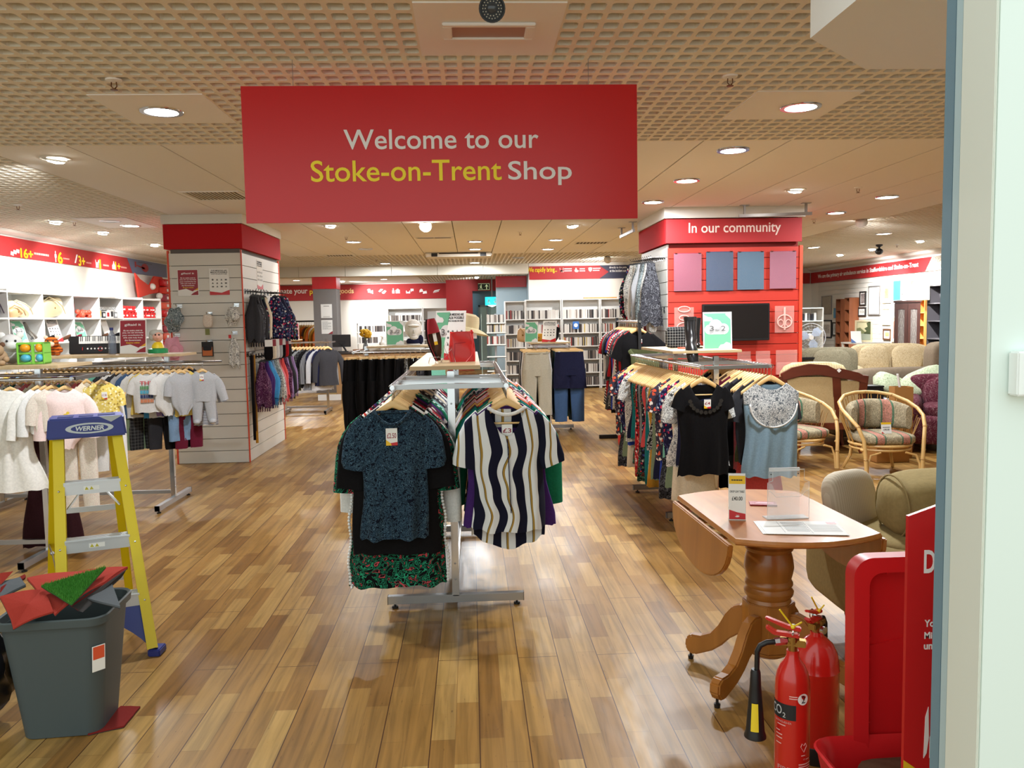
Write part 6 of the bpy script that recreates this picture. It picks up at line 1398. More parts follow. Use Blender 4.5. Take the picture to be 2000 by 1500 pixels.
# ================================================================== furniture and pictures at the right
M_cane = woodmat('cane', (196, 156, 92), (220, 184, 122), .4, 2, .5); M_canew = mat('cane_binding', (176, 136, 76), .5)
M_tap = fabric('tapestry', 'bands', [(172, 160, 132), (80, 116, 92), (188, 130, 114), (80, 74, 58)], .95)
def arc(c, rx, ry, a0, a1, n, zf=lambda t: 0): return [(c[0]+rx*math.cos(a0+(a1-a0)*i/n), c[1]+ry*math.sin(a0+(a1-a0)*i/n), c[2]+zf(i/n)) for i in range(n+1)]
def cane_chair(lab, loc, rz):
    """a tub chair of bent cane, front is -y"""
    t = thing('cane_armchair', lab, 'armchair', loc, rz); t.scale = (1, 1, .92)
    hoop = [(-.27, -.36, 0), (-.275, -.345, .2), (-.29, -.33, .40), (-.325, -.27, .54), (-.37, -.14, .64), (-.38, .0, .70), (-.35, .15, .76), (-.25, .28, .82), (-.12, .34, .845), (0, .36, .85)]
    hoop += [(-x, y, z) for x, y, z in reversed(hoop[:-1])]
    part('hoop', MB().tube(hoop, .019, 10), M_cane, t, True)
    part('seat_ring', MB().tube(arc((0, -.02, .33), .285, .30, 0, 2*PI*.999, 30), .016, 8).tube(arc((0, -.02, .285), .275, .29, 0, 2*PI*.999, 30), .014, 8), M_cane, t, True)
    for s in (-1, 1):
        part('leg', MB().tube([(s*.26, .26, 0), (s*.21, .2, .15), (s*.2, .16, .33)], .017, 8), M_cane, t, True)
        part('brace', MB().tube([(s*.255, -.345, .0), (s*.25, -.335, .15), (s*.22, -.325, .24), (s*.12, -.32, .27)], .011, 8).tube([(s*.30, -.30, .30), (s*.285, -.34, .30)], .02, 6), M_cane, t, True)
    sp = MB()
    for i in range(15):
        a = PI*(-.05+1.1*i/14); x, y = .285*math.cos(a), -.02+.30*math.sin(a)
        k = (math.cos(a)*.5+.5); zt = .60+.24*max(0, math.sin(a))
        hx, hy = .37*math.cos(a), .35*math.sin(a)+.0
        for d in (-.09, .09): sp.tube([(x, y, .33), (.38*math.cos(a+d), .355*math.sin(a+d)+.0, zt)], .005, 5)
    part('spindle', sp, M_canew, t, True)
    bd = MB()
    for x, y, z in hoop[1:-1:2]: bd.ball((x, y, z), (.024, .024, .018), 8, 5)
    part('binding', bd, M_canew, t, True)
    part('seat_cushion', MB().pillow((0, -.04, .395), (.275, .28, .062), None, .5, 30, 12), M_tap, t, True)
    def bc(u, v):
        a = PI*(1.02-1.04*u); w = 2*PI*v; th = .062*abs(math.sin(PI*min(max(u, .02), .98)))**.3*(1+.10*math.cos(u*2*PI*5)); hh = .165*(.75+.25*math.sin(PI*u))
        r = .255+th*math.cos(w); return Vector((r*1.08*math.cos(a), -.03+r*1.1*math.sin(a), .60+.02*math.sin(PI*u)+hh*math.copysign(abs(math.sin(w))**.6, math.sin(w))))
    mb = MB(); mb.grid(bc, 34, 17); n = 34
    mb.f += [tuple(j*n for j in range(16)), tuple(j*n+n-1 for j in range(16))]; mb.m += [0, 0]
    part('back_cushion', mb, M_tap, t, True)
    return t
p1, p2 = fl(1690, 930), fl(1800, 930)
ch = cane_chair('cane tub armchair with tapestry cushions and a price card on its seat', (4.10, 8.02, 0), -.06)
cane_chair('cane tub armchair with tapestry cushions partly behind the lace yoke top', (3.42, 8.52, 0), .30)
p = at(1732, 848, 7.80); t = thing('price_card', 'white price card with yellow header on the cane chair seat', 'sign', (p.x, 7.80, max(p.z, .422)), 0, None, -.2)
part('card', MB().box(-.05, .05, 0, .003, 0, .11), M_paper, t); flat('yellow_header', rect(-.05, .05, .09, .11), mat('card_yellow', 0), t, 0, .001); lines(t, [(-.036, .058, .072, .007)], M_inkgrey, -.0005, .0005); letters(t, '£40.00', -.03, .03, .06, .018, M_ink, -.0005, .01, depth=.0005)
flat('red_foot', [(-.05, 0), (-.02, 0), (-.05, .02)], M_red, t, 0, .001)

M_mah = woodmat('mahogany', (84, 34, 20), (104, 46, 28), .3, 0, .5, .2); M_linen = fabric('linen_print', 'swirl', [(184, 160, 116), (160, 134, 92), (170, 146, 104)], 1.6)
# carved settee seen from behind
S = thing('settee', 'dark mahogany framed settee with cane coloured back panels seen from behind', 'settee', (3.95, 9.15, 0), -.10)
top = [(-.42, .93), (-.30, 1.0), (-.1, 1.04), (.1, 1.02), (.2, .97), (.24, .985), (.3, .97), (.45, .93), (.55, .87), (.54, .80), (.42, .84), (.2, .875), (0, .91), (-.2, .90), (-.40, .85)]
part('crest_rail', MB().prism(top, -.03, .03), M_mah, S, False, .006)
for a, b in ((-.40, -.34), (.20, .24), (.52, .45)): part('post', MB().beam((a, 0, .9), (b, .02, .30), .09, .05, (0, 1, 0)), M_mah, S, False, .005)
part('bottom_rail', MB().box(-.40, .52, -.03, .03, .28, .36), M_mah, S, False, .005)
part('back_panel', MB().box(-.36, .2, -.012, .012, .34, .89), M_linen, S); part('back_panel', MB().box(.24, .46, -.012, .012, .34, .84), M_linen, S)
part('seat', MB().pillow((.05, .34, .40), (.45, .30, .10), None, .35), M_linen, S, True); part('back_cushion', MB().pillow((-.02, .10, .75), (.40, .08, .31), None, .5), fabric('cream_stripe', 'vstripe', [(206, 192, 150), (194, 178, 136)], 1.4), S, True)
for x in (-.35, .47):
    for y in (0, .58): part('leg', MB().tube([(x, y, .3), (x, y, .1), (x+.02, y, 0)], [.03, .022, .018], 8), M_mah, S, True)
part('paper_tag', MB().prism([(.20, .96), (.225, .985), (.25, .96), (.225, .935)], -.034, -.032), M_paper, S)
def sofa(name, lab, loc, rz, w, d, h, m, seats=2, m2=None, arm=.16, legs=True, roll=True):
    """front is -y; h is the height of the back"""
    t = thing(name, lab, 'sofa' if 'sofa' in name else 'armchair', loc, rz); m2 = m2 or m
    part('base', MB().pillow((0, 0, .26), (w/2, d/2, .17), None, .25, 28, 10), m, t, True)
    part('back', MB().pillow((0, d*.36, h*.62), (w/2*.96, d*.15, h*.38), None, .35, 30, 14), m, t, True)
    for s in (-1, 1): part('arm', MB().pillow((s*(w/2-arm*.45), -d*.03, .42), (arm*.62, d*.46, .21), None, .5, 22, 12), m, t, True)
    sw = (w-2*arm)/seats
    for k in range(seats):
        x = -w/2+arm+sw*(k+.5); part('seat_cushion', MB().pillow((x, -d*.08, .47), (sw*.49, d*.34, .075), None, .45), m2, t, True)
        part('back_cushion', MB().pillow((x, d*.22, h*.70), (sw*.48, .11, h*.27), Matrix.Rotation(-.16, 4, 'X'), .6), m2, t, True)
    if legs:
        for s in (-1, 1):
            for q in (-1, 1): part('foot', MB().lathe([(.03, 0), (.04, .05), (.035, .1)], (s*(w/2-.09), q*(d/2-.09), 0), 12), M_mah, t, True)
    return t
M_gf = fabric('green_grey_floral', 'swirl', [(136, 130, 108), (112, 104, 84), (150, 142, 118)], .6)
M_cf = fabric('cream_floral', 'swirl', [(206, 190, 156), (160, 138, 104), (184, 160, 120)], .55)
M_gb = fabric('grey_brown_plush', 'plain', [(128, 114, 96)], .4); M_mar = fabric('maroon_damask', 'swirl', [(78, 30, 42), (124, 92, 96), (100, 50, 60)], .42)
M_lf = fabric('leaf_print', 'swirl', [(196, 206, 176), (132, 150, 110), (160, 176, 140)], .55)
p = at(1648, 720, 13.2); sofa('sofa', 'grey green floral two seat sofa behind the mahogany settee', (p.x+.05, 13.6, 0), .0, 1.05, .9, 1.02, M_gf, 1)
p = at(1735, 720, 15.0); sofa('sofa', 'cream floral two seat sofa with scrolled arms below the pictures', (p.x-.05, 14.75, 0), -.25, 1.45, .95, 1.02, M_cf, 2)
p = at(1750, 745, 10.6); sofa('sofa', 'grey brown plush sofa with a slumped back, nearest the centre of the furniture area', (p.x+.25, 10.9, 0), PI, 2.0, .95, .88, M_gb, 2)
p = at(1832, 690, 12.4); sofa('armchair', 'grey brown plush armchair at the right edge against the jamb', (p.x+.62, 12.6, 0), .2, 1.0, .95, 1.12, M_gb, 1)
p = at(1590, 700, 14.6); sofa('sofa', 'pale cream sofa half hidden behind the red pillar', (p.x-.2, 15.6, 0), .15, 1.5, .9, .95, fabric('cream_plain', 'plain', [(212, 198, 160)], .6), 2)
p = at(1815, 800, 8.9); t = sofa('armchair', 'maroon damask armchair with rolled arms at the right edge', (p.x+.42, 9.25, 0), -.5, .95, .9, .86, M_mar, 1, None, .2)
p = at(1725, 790, 9.9); t = sofa('sofa', 'black leather sofa seat behind the cane chairs', (p.x-.05, 10.05, 0), PI, 1.3, .8, .52, mat('black_leather', (34, 34, 38), .35), 2)
for px, py, Y, sx, lab in ((1740, 755, 9.75, .24, 'leaf print cushion lying on the black sofa left of the cardboard'), (1806, 745, 9.7, .32, 'large leaf print cushion behind the maroon armchair')):
    q = at(px, py, Y); t = thing('cushion', lab, 'cushion', (q.x, Y, q.z-.14), .2); part('cover', MB().pillow((0, 0, .14), (sx, .09, .16), Matrix.Rotation(.35 if sx < .3 else -.3, 4, 'Y') @ Matrix.Rotation(-.6, 4, 'X'), .6), M_lf, t, True)
q = at(1702, 775, 9.6); t = thing('storage_box', 'small black box standing beside the leaf print cushion', 'box', (q.x, 9.6, q.z-.13)); part('body', MB().box(-.10, .10, -.1, .1, 0, .25), M_black, t, False, .006); part('lid', MB().box(-.105, .105, -.105, .105, .25, .27), M_black, t, False, .004)
q0, q1 = at(1752, 800, 8.7), at(1786, 756, 8.7); M_cb = mat('cardboard', (176, 126, 66), .8)
t = thing('cardboard_box', 'tall open cardboard box standing behind the right cane chair', 'box', ((q0.x+q1.x)/2, 8.8, 0), -.1); h = q1.z; mb = MB()
mb.box(-.10, .10, -.08, -.076, 0, h).box(-.10, .10, .076, .08, 0, h).box(-.10, -.096, -.076, .076, 0, h).box(.096, .10, -.076, .076, 0, h).box(-.096, .096, -.076, .076, 0, .004)
part('body', mb, M_cb, t); part('stick', MB().beam((.02, 0, h-.2), (-.05, -.02, h+.14), .03, .01), M_paper, t)
q = at(1765, 915, 8.3); t = thing('cardboard_box', 'low cardboard box on the floor under the right cane chair', 'box', (q.x-.02, 8.62, 0)); part('body', MB().box(-.18, .18, -.14, .14, 0, .2), M_cb, t, False, .004); part('flap', MB().box(-.18, .18, -.14, 0, .2, .204).box(-.18, .18, .003, .14, .2, .204), M_cb, t)

# tall shelves and cabinet against the picture wall
def tower(lab, px, X, w, d, h, m, rows, mi=None, items=()):
    """an open narrow shelf unit standing against the right wall, open towards -x"""
    Y = ax(px, 700, X).y; t = thing('shelf_unit', lab, 'shelf unit', (X, Y, 0), -PI/2)
    mb = MB().box(-w/2, -w/2+.02, -d, 0, 0, h).box(w/2-.02, w/2, -d, 0, 0, h).box(-w/2+.02, w/2-.02, -.01, 0, 0, h); part('carcass', mb, m, t)
    for k in range(rows+1): part('shelf', MB().box(-w/2+.02, w/2-.02, -d, -.01, (h-.02)*k/rows, (h-.02)*k/rows+.02), mi or m, t)
    return t
M_tk = woodmat('teak_brown', (110, 60, 34), (128, 74, 42), .45, 2, .6); M_pine = woodmat('pine', (196, 140, 70), (214, 160, 90), .45, 2, .6); M_gb2 = mat('grey_black_board', (70, 68, 72), .5)
tower('tall narrow brown shelf tower, left of the two on the picture wall', 1654, 9.47, .27, .24, 1.95, M_tk, 7)
tower('tall narrow brown shelf tower, right of the two on the picture wall', 1671, 9.47, .27, .24, 1.97, M_tk, 7)
tower('narrow pine shelf tower beside the dark glazed cabinet', 1813, 9.4, .36, .2, 1.85, M_pine, 7)
tower('tall grey black shelf tower at the jamb edge', 1846, 9.4, .5, .25, 2.12, M_gb2, 6, mat('grey_shelf', (120, 118, 122), .5))
q0, q1 = at(1759, 715, 15.6), at(1806, 590, 15.6)
t = thing('glazed_cabinet', 'dark wooden cabinet with two leaded glass doors on the picture wall', 'cabinet', ((q0.x+q1.x)/2, 15.8, 0), -.45); w = (q1.x-q0.x)/2; h = q1.z
M_dw = woodmat('dark_oak', (62, 34, 28), (78, 44, 36), .35, 2, .6)
part('carcass', MB().box(-w, w, 0, .35, .65, h).box(-w*1.08, w*1.08, -.03, .36, h, h+.04).box(-w, -w+.04, -.05, .3, .65, .9), M_dw, t, False, .004); part('base', MB().box(-w*1.5, w*1.05, -.12, .38, 0, .62), M_dw, t, False, .006); part('top_board', MB().box(-w*1.6, w*1.1, -.15, .38, .62, .65), M_dw, t, False, .004)
for s in (-1, 1):
    x0, x1 = (-w+.01, -.004) if s < 0 else (.004, w-.01); d_ = part('door', MB().box(x0, x0+.05, -.025, 0, .9, h-.03).box(x1-.05, x1, -.025, 0, .9, h-.03).box(x0+.05, x1-.05, -.025, 0, .9, .96).box(x0+.05, x1-.05, -.025, 0, h-.13, h-.03), M_dw, t)
    put('glass', MB().box(x0+.05, x1-.05, -.008, -.004, .96, h-.13).mesh('g'), mat('cabinet_glass', (120, 112, 108), .1, spec=.8), d_)
    ld = MB(); zz = [.96+(h-.13-.96)*i/4 for i in range(5)]
    for i in range(4):
        xm = (x0+x1)/2; ld.beam((x0+.06, -.01, zz[i]), (xm, -.01, zz[i+1]), .006, .004, (0, 1, 0)); ld.beam((xm, -.01, zz[i+1]), (x1-.06, -.01, zz[i]), .006, .004, (0, 1, 0))
        ld.beam((x0+.09, -.01, zz[i+1]), (xm, -.01, zz[i]), .006, .004, (0, 1, 0)); ld.beam((xm, -.01, zz[i]), (x1-.09, -.01, zz[i+1]), .006, .004, (0, 1, 0))
    put('leading', ld.mesh('leading'), mat('lead', (160, 156, 150), .4, .6), d_)
q = at(1779, 697, 15.5); t = thing('price_card', 'white price card standing on the dark cabinet base', 'sign', (q.x-.02, 15.6, .652), -.1, None, -.25); part('card', MB().box(-.07, .07, 0, .004, 0, .2), M_paper, t); flat('red_foot', rect(-.07, .07, 0, .03), M_red, t, 0, .001)
# pictures
FR = dict(black=mat('frame_black', (30, 28, 28), .4), silver=mat('frame_silver', (150, 148, 146), .35, .6), pale=woodmat('frame_pale', (206, 190, 150), (220, 206, 170), .5), gold=mat('frame_gold', (214, 190, 128), .35, .4), brown=mat('frame_brown', (90, 60, 40), .4), white=M_paper)
def picture(lab, bx, frame, mount, art, X=9.478, mnt=.18, fw=.035, Y=None, rz=-PI/2, loc=None, w=None, h=None, rx=0):
    if loc is None:
        a, b = ax(bx[0], bx[3], X), ax(bx[2], bx[3], X); c = ax(bx[0], bx[1], X); c2 = ax(bx[2], bx[1], X); w = a.y-b.y; h = ((c.z-a.z)+(c2.z-b.z))/2; loc = (X, (a.y+b.y)/2, (a.z+b.z)/2)
    t = thing('picture', lab, 'picture', loc, rz, None, rx); f = FR[frame]
    part('frame', MB().box(-w/2, -w/2+fw, -.03, .0, 0, h).box(w/2-fw, w/2, -.03, .0, 0, h).box(-w/2+fw, w/2-fw, -.03, 0, 0, fw).box(-w/2+fw, w/2-fw, -.03, 0, h-fw, h), f, t, False, .003)
    part('mount', MB().box(-w/2+fw, w/2-fw, -.012, 0, fw, h-fw), mount, t)
    if art:
        m_ = mnt*min(w, h); part('print', MB().box(-w/2+fw+m_, w/2-fw-m_, -.014, -.012, fw+m_, h-fw-m_), art, t)
    return t
A_sk = fabric('art_sketch', 'swirl', [(216, 212, 204), (130, 126, 122), (170, 166, 160)], .3); A_dk = fabric('art_dark', 'swirl', [(150, 140, 136), (50, 44, 46), (90, 60, 60)], .3)
A_land = fabric('art_landscape', 'swirl', [(120, 120, 84), (60, 74, 44), (190, 180, 130), (150, 160, 160)], .16); A_ink = fabric('art_ink', 'swirl', [(210, 210, 200), (90, 90, 96), (150, 150, 150)], .4)
A_br = fabric('art_brown', 'swirl', [(190, 160, 110), (120, 90, 60), (150, 110, 70)], .3); A_red = mat('art_red', (200, 90, 66), .7); A_can = fabric('art_canvas', 'swirl', [(172, 164, 150), (150, 142, 128), (160, 152, 138)], .2)
picture('grey canvas with faint leaf drawing at the upper left of the picture wall', (1606, 578, 1625, 614), 'silver', A_can, None, fw=.01)
picture('dark framed drawing at the lower left of the picture wall', (1606, 625, 1625, 660), 'black', M_paper, A_sk)
picture('narrow blue picture beside the left brown tower', (1628, 601, 1635, 622), 'pale', mat('art_blue', (90, 150, 190), .6), None, fw=.01)
picture('black framed picture tucked beside the left brown tower', (1627, 629, 1635, 656), 'black', M_paper, A_ink)
picture('small black framed dark print above the smaller lettered frame', (1680, 569, 1692, 597), 'black', M_paper, A_dk, mnt=.06)
picture('small black framed lettered print right of the brown towers', (1677, 600, 1692, 618), 'black', M_paper, A_ink)
picture('large silver framed pencil drawing in the middle of the picture wall', (1697, 558, 1720, 616), 'silver', M_paper, A_sk)
picture('pale framed brown print beside the plain blue panel', (1724, 554, 1741, 592), 'pale', M_paper, A_br)
picture('pale framed alphabet print in the middle of the picture wall', (1724, 601, 1740, 635), 'pale', mat('art_cream', (214, 212, 184), .7), A_ink)
picture('small brown framed picture low in the middle of the picture wall', (1726, 642, 1741, 664), 'brown', M_paper, A_br)
picture('plain bright blue panel high on the picture wall', (1745, 548, 1761, 587), 'white', mat('art_cyan', (46, 156, 196), .6), None, fw=.004)
picture('narrow black framed picture leaning above the glazed cabinet', (1762, 571, 1774, 592), 'silver', M_paper, A_ink)
picture('pale framed picture with a red figure beside the glazed cabinet', (1742, 620, 1753, 668), 'pale', M_paper, A_red)
q0, q1 = at(1671, 668, 17.0), at(1703, 625, 17.0); t = thing('side_table', 'plain white side table behind the cream sofa carrying the landscape painting', 'table', ((q0.x+q1.x)/2-.05, 16.85, 0)); part('top', MB().box(-.35, .35, -.4, .35, q0.z-.03, q0.z), M_white, t)
for x in (-.32, .32):
    for y in (-.37, .32): part('leg', MB().box(x-.02, x+.02, y-.02, y+.02, 0, q0.z-.03), M_white, t)
zt = q0.z
picture('framed landscape painting of trees and water propped behind the cream sofa', None, 'pale', mat('art_sky', (206, 200, 160), .7), None, mnt=.02, loc=((q0.x+q1.x)/2, 17.0, q0.z), w=q1.x-q0.x, h=q1.z-q0.z, rz=-.6)
t_ = bpy.data.objects[[o.name for o in bpy.data.objects if str(o.get('label', '')).startswith('framed landscape')][0]]; w_, h_ = q1.x-q0.x, q1.z-q0.z
for nm, po, c in (('water', [(-.42, .08), (.42, .08), (.42, .35), (-.42, .4)], (150, 158, 140)), ('hill', [(-.42, .36), (-.42, .62), (-.2, .66), (.1, .45), (.42, .36)], (120, 124, 84)), ('bank', [(-.42, .08), (.1, .08), (-.05, .2), (-.42, .3)], (92, 96, 58)),
    ('tree', [(.05, .12), (.42, .08), (.42, .9), (.3, .93), (.16, .86), (.22, .7), (.04, .62), (.16, .5), (.0, .4), (.14, .3)], (66, 76, 42))):
    flat(nm, [(x*w_, z*h_) for x, z in po], mat('art_'+nm, c, .8), t_, -.0125-.0006*len(nm), .0005)
q0, q1 = at(1780, 590, 15.9), at(1816, 549, 15.9); picture('gold framed picture leaning on top of the glazed cabinet', None, 'gold', M_paper, A_sk, mnt=.12, loc=((q0.x+q1.x)/2, 15.95, h+.04), w=q1.x-q0.x, h=q1.z-q0.z, rz=-.5, rx=-.15)
q = at(1673, 663, 16.6); t = thing('price_card', 'white price card propped before the landscape painting', 'sign', (q.x, 16.6, zt), -.3, None, -.5); part('card', MB().box(-.1, .1, 0, .004, 0, .27), M_paper, t); flat('blue_foot', [(-.1, 0), (.0, 0), (-.1, .1)], mat('blue_print', (60, 100, 160), .5), t, 0, .001)
# white desk fan on a black table, low shelf behind
q = at(1583, 659, 14.0); t = thing('desk_fan', 'white pedestal fan standing beside the red pillar', 'fan', (q.x, 14.0, .86), -.15)
fz_ = q.z-.86; part('base', MB().lathe([(.16, 0), (.16, .03), (.05, .05), (.03, .07)], n=24), M_white, t, True); part('stem', MB().lathe([(.025, .05), (.022, fz_-.1)], n=12), M_white, t, True)
part('motor', MB().lathe([(.0, -.02), (.05, -.01), (.07, .08), (.05, .16), (0, .17)], (0, -.02, fz_), 20, Matrix.Rotation(-PI/2, 4, 'X')), M_white, t, True)
cg = MB()
for r in (.07, .14, .20, .245): cg.tube([(r*math.cos(a), -.10+.07*(r/.245)**2, fz_+r*math.sin(a)) for a in [2*PI*i/30 for i in range(30)]], .003 if r < .24 else .007, 5, True)
for i in range(24):
    a = 2*PI*i/24; cg.tube([(.05*math.cos(a), -.10, fz_+.05*math.sin(a)), (.15*math.cos(a), -.08, fz_+.15*math.sin(a)), (.245*math.cos(a), -.03, fz_+.245*math.sin(a))], .0018, 4)
part('guard', cg, mat('guard_grey', (190, 192, 196), .4), t)
for i in range(3):
    a = 2*PI*i/3+.4; part('blade', MB().prism([(.03*math.cos(a+b)*k_+r_*math.cos(a+b), fz_+r_*math.sin(a+b)) for r_, b, k_ in ((.04, 0, 0), (.13, -.25, 0), (.205, .1, 0), (.21, .6, 0), (.15, .95, 0), (.05, 1.1, 0))], -.055, -.045), mat('fan_blade', (176, 190, 210), .4), t)
part('hub', MB().lathe([(.045, 0), (.04, .02), (0, .025)], (0, -.05, fz_), 18, Matrix.Rotation(PI/2, 4, 'X')), M_white, t, True)
t = thing('side_table', 'small black side table under the white fan', 'table', (q.x+.05, 14.0, 0)); part('top', MB().box(-.35, .35, -.25, .25, .82, .86), M_black, t, False, .004)
for x in (-.31, .31):
    for y in (-.21, .21): part('leg', MB().box(x-.025, x+.025, y-.025, y+.025, 0, .82), M_black, t)
q = at(1583, 630, 15.5); t = thing('glass_shelf', 'small white glass shelf unit with books behind the fan', 'shelf unit', (q.x, 15.6, 0)); part('upright', MB().box(-.3, -.28, 0, .25, 0, 1.72).box(.28, .3, 0, .25, 0, 1.72), M_white, t)
for z in (.9, 1.25, 1.45, 1.7): part('shelf', MB().box(-.28, .28, 0, .25, z, z+.02), mat('frosted_shelf', (226, 236, 236), .2), t)
for k in range(7):
    w_ = MB().box(q.x-.24+.06*k, q.x-.195+.06*k, 15.62, 15.75, 1.47, 1.62-.01*(k % 3)); solo('book', w_, [M_paper, M_inkgrey, CL['charcoal']][k % 3], 'small book on the white glass shelf behind the fan', 'book', 'books on the glass shelf behind the fan')
# ================================================================== cube shelves, toys and goods at the left
XS = -5.46; M_shw = mat('shelf_white', (228, 228, 224), .45)
T = thing('cube_shelving', 'long white cube shelving along the left wall holding bags and mugs', 'shelf unit', (-5.87, 8.43, 0), PI/2)
N = 8; W_ = .805; ZS = [.14, .46, .78, 1.10, 1.42, 1.74, 2.06]; D_ = .40
part('back_panel', MB().box(0, N*W_, -.012, 0, .1, 2.08), M_shw, T)
for k in range(N+1): part('upright', MB().box(k*W_-.011, k*W_+.011, -D_, -.012, 0, 2.08), M_shw, T)
for z in ZS:
    for k in range(N): part('shelf', MB().box(k*W_+.011, (k+1)*W_-.011, -D_, -.012, z-.022, z), M_shw, T)
def cell(k, u, z, d=.25): return Vector((-5.87+d, 8.43+W_*(k+u), z))      # a point in cube k counted from the front
def bag(lab, p, s, m, rz=PI/2, strap=True, sl=.3):
    t = thing('handbag', lab, 'bag', p, rz); part('body', MB().pillow((0, 0, s[2]), s, Matrix.Rotation(sl, 4, 'Y'), .5, 24, 12), m, t, True)
    if strap: part('strap', MB().tube([(-s[0]*.7, -.02, s[2]*1.5), (-s[0]*.5, -s[1], s[2]*2.1), (0, -s[1]*1.3, s[2]*1.7), (s[0]*.4, -s[1]*1.4, s[2]*1.2), (s[0]*.8, -s[1]*1.2, s[2]*.4)], .008, 6), m, t, True)
    part('clasp', MB().ball((0, -s[1]*.95, s[2]), .014, 8, 5), mat('brass', 0), t)
bag('crumpled dark violet bag in the leftmost visible top cube', cell(1, .6, 1.74), (.3, .12, .13), mat('satin_violet', (74, 62, 76), .35))
bag('cream leather handbag with looped straps in the top row of cubes', cell(2, .45, 1.74), (.24, .12, .10), mat('cream_leather', (214, 200, 160), .4), sl=.1)
bag('tan leather bag beside the cream one in the same cube', cell(2, .3, 1.74, .32), (.16, .07, .07), mat('tan_leather', (204, 168, 124), .4), sl=-.3)
bag('large beige handbag leaning in the third visible top cube', cell(3, .5, 1.74), (.29, .10, .13), mat('beige_leather', (196, 182, 146), .45), sl=-.15)
t = thing('cushion', 'pink patterned cylinder cushion standing in the fourth top cube', 'cushion', cell(4, .2, 1.74)); part('cover', MB().pillow((0, 0, .14), (.07, .09, .14), None, .7), fabric('rose_print', 'swirl', [(150, 60, 84), (190, 110, 130), (120, 40, 60)], 1.), t, True)
t = thing('flower_garland', 'orange red artificial flower heap in the fourth top cube', 'flowers', cell(4, .62, 1.74, .3)); mb = MB()
for i in range(16): mb.ball((random.uniform(-.06, .06), random.uniform(-.14, .14), random.uniform(.02, .09)), .036, 8, 5)
part('petals', mb, mat('petal_orange', (222, 74, 48), .6), t, True)
for k in range(5):
    p = cell(5, .14+.17*k, 1.74, .3); b = thing('gift_box', 'small printed gift box in the cube left of the mugs, '+['nearest the front', 'second from the front', 'in the middle', 'fourth from the front', 'furthest back'][k], 'box', p, PI/2)
    hh = [.13, .09, .10, .12, .09][k]; part('box', MB().box(-.055, .055, -.05, .05, 0, hh), [M_bluegrey, M_ink, M_paper, M_paper, CL['grey']][k], b, False, .002); part('print', MB().box(-.035, .035, -.0515, -.05, .02, hh-.02), [mat('card_yellow', 0), M_paper, M_red, M_ink, M_paper][k], b)
t = thing('striped_banner', 'black and white striped card lying across the boxes', 'card', cell(5, .55, 1.86, .3), PI/2); part('card', MB().box(-.3, .3, -.004, .004, 0, .05), fabric('card_stripe', 'dstripe', [(30, 30, 32), (230, 230, 228)], .8), t)
def mug(p, lab, grp):
    t = thing('mug', lab, 'mug', p, random.uniform(.8, 2.0), grp); m = mat('mug_red', (196, 34, 34), .25)
    part('cup', MB().lathe([(.036, 0), (.041, .004), (.043, .095), (.040, .096), (.037, .01), (0, .008)], n=20), m, t, True)
    part('handle', MB().tube([(.042+.026*math.cos(a), 0, .05+.03*math.sin(a)) for a in [(-.5+i/8)*PI for i in range(9)]], .006, 6), m, t, True); part('emblem', MB().box(-.02, .02, -.0445, -.0425, .03, .05), M_wtext, t)
for k, g in ((6, 'the nearer mug cube'), (7, 'the last mug cube')):
    for r in range(2):
        for c in range(5 if r == 0 else 4):
            u = .16+.155*c if r == 0 else .22+.17*c
            mug(cell(k, u, 1.74+.098*r, .32), f"red mug on the {'lower' if r == 0 else 'upper'} layer in {g}, {ORD[c]} from the front", f'red mugs in {g}')
def shoe(lab, p, m, rz=0., up=False, s=1.):
    t = thing('shoe', lab, 'shoe', p, rz); prof = [(-.12, 0, .03), (-.06, 0, .042), (.02, 0, .034), (.09, 0, .03), (.125, 0, .026)]
    def fn(u, v):
        x = -.125+.25*v; w = .034*math.sin(PI*min(1, .12+.80*v))**.5+.006; a = 2*PI*u; hgt = .03+.035*sm(.35, 1, v)
        return Vector((x*s, w*s*math.cos(a), s*(hgt*.5+hgt*.5*math.sin(a)+.03*sm(.4, 1, v))))
    part('upper', MB().grid(fn, 14, 14, True), m, t, True); part('heel', MB().lathe([(.008*s, 0), (.018*s, .05*s)], (.10*s, 0, 0), 10), M_black, t)
    return t
for k, (c, u, m, lab) in enumerate(((2, .14, 'black', 'black shoe nearest the front on the second row of cubes'), (2, .26, 'charcoal', 'dark shoe next to the black one on the second row of cubes'), (3, .25, 'black', 'black shoe left of the white notice in the cubes'), (3, .8, 'brown', 'brown shoe right of the white notice in the cubes'), (4, .2, 'burgundy', 'burgundy shoe left of the green card in the fourth cube'), (4, .75, 'cream', 'cream shoe right of the green card in the fourth cube'), (5, .25, 'brown', 'brown shoe in the fifth cube below the gift boxes'), (5, .75, 'black', 'black shoe in the fifth cube below the gift boxes'))):
    shoe(lab, cell(c, u, 1.42, .28), CL[m], .3)
t = shoe('silver court shoe standing on its toe beside a green card in the cubes', cell(2, .72, 1.56, .3), mat('silver_shoe', (150, 146, 140), .2, .6), 0.); t.rotation_euler = (0, 1.1, 1.2)
card32(cell(2, .48, 1.42, .34), .19, .30, PI/2-.3, .3, 'green three for two card in the second row of cubes, nearer the front')
card32(cell(4, .45, 1.42, .34), .19, .28, PI/2-.3, .3, 'green three for two card in the second row of cubes, further back')
icons_sheet('white icon notice leaning among shoes in the second row of cubes', cell(3, .5, 1.42, .36), .2, .32, PI/2-.3, .3)
poster('notice', 'plain white card leaning in the fifth cube of the second row', cell(5, .5, 1.42, .34), .15, .3, PI/2-.2, M_paper, [], None, .3)
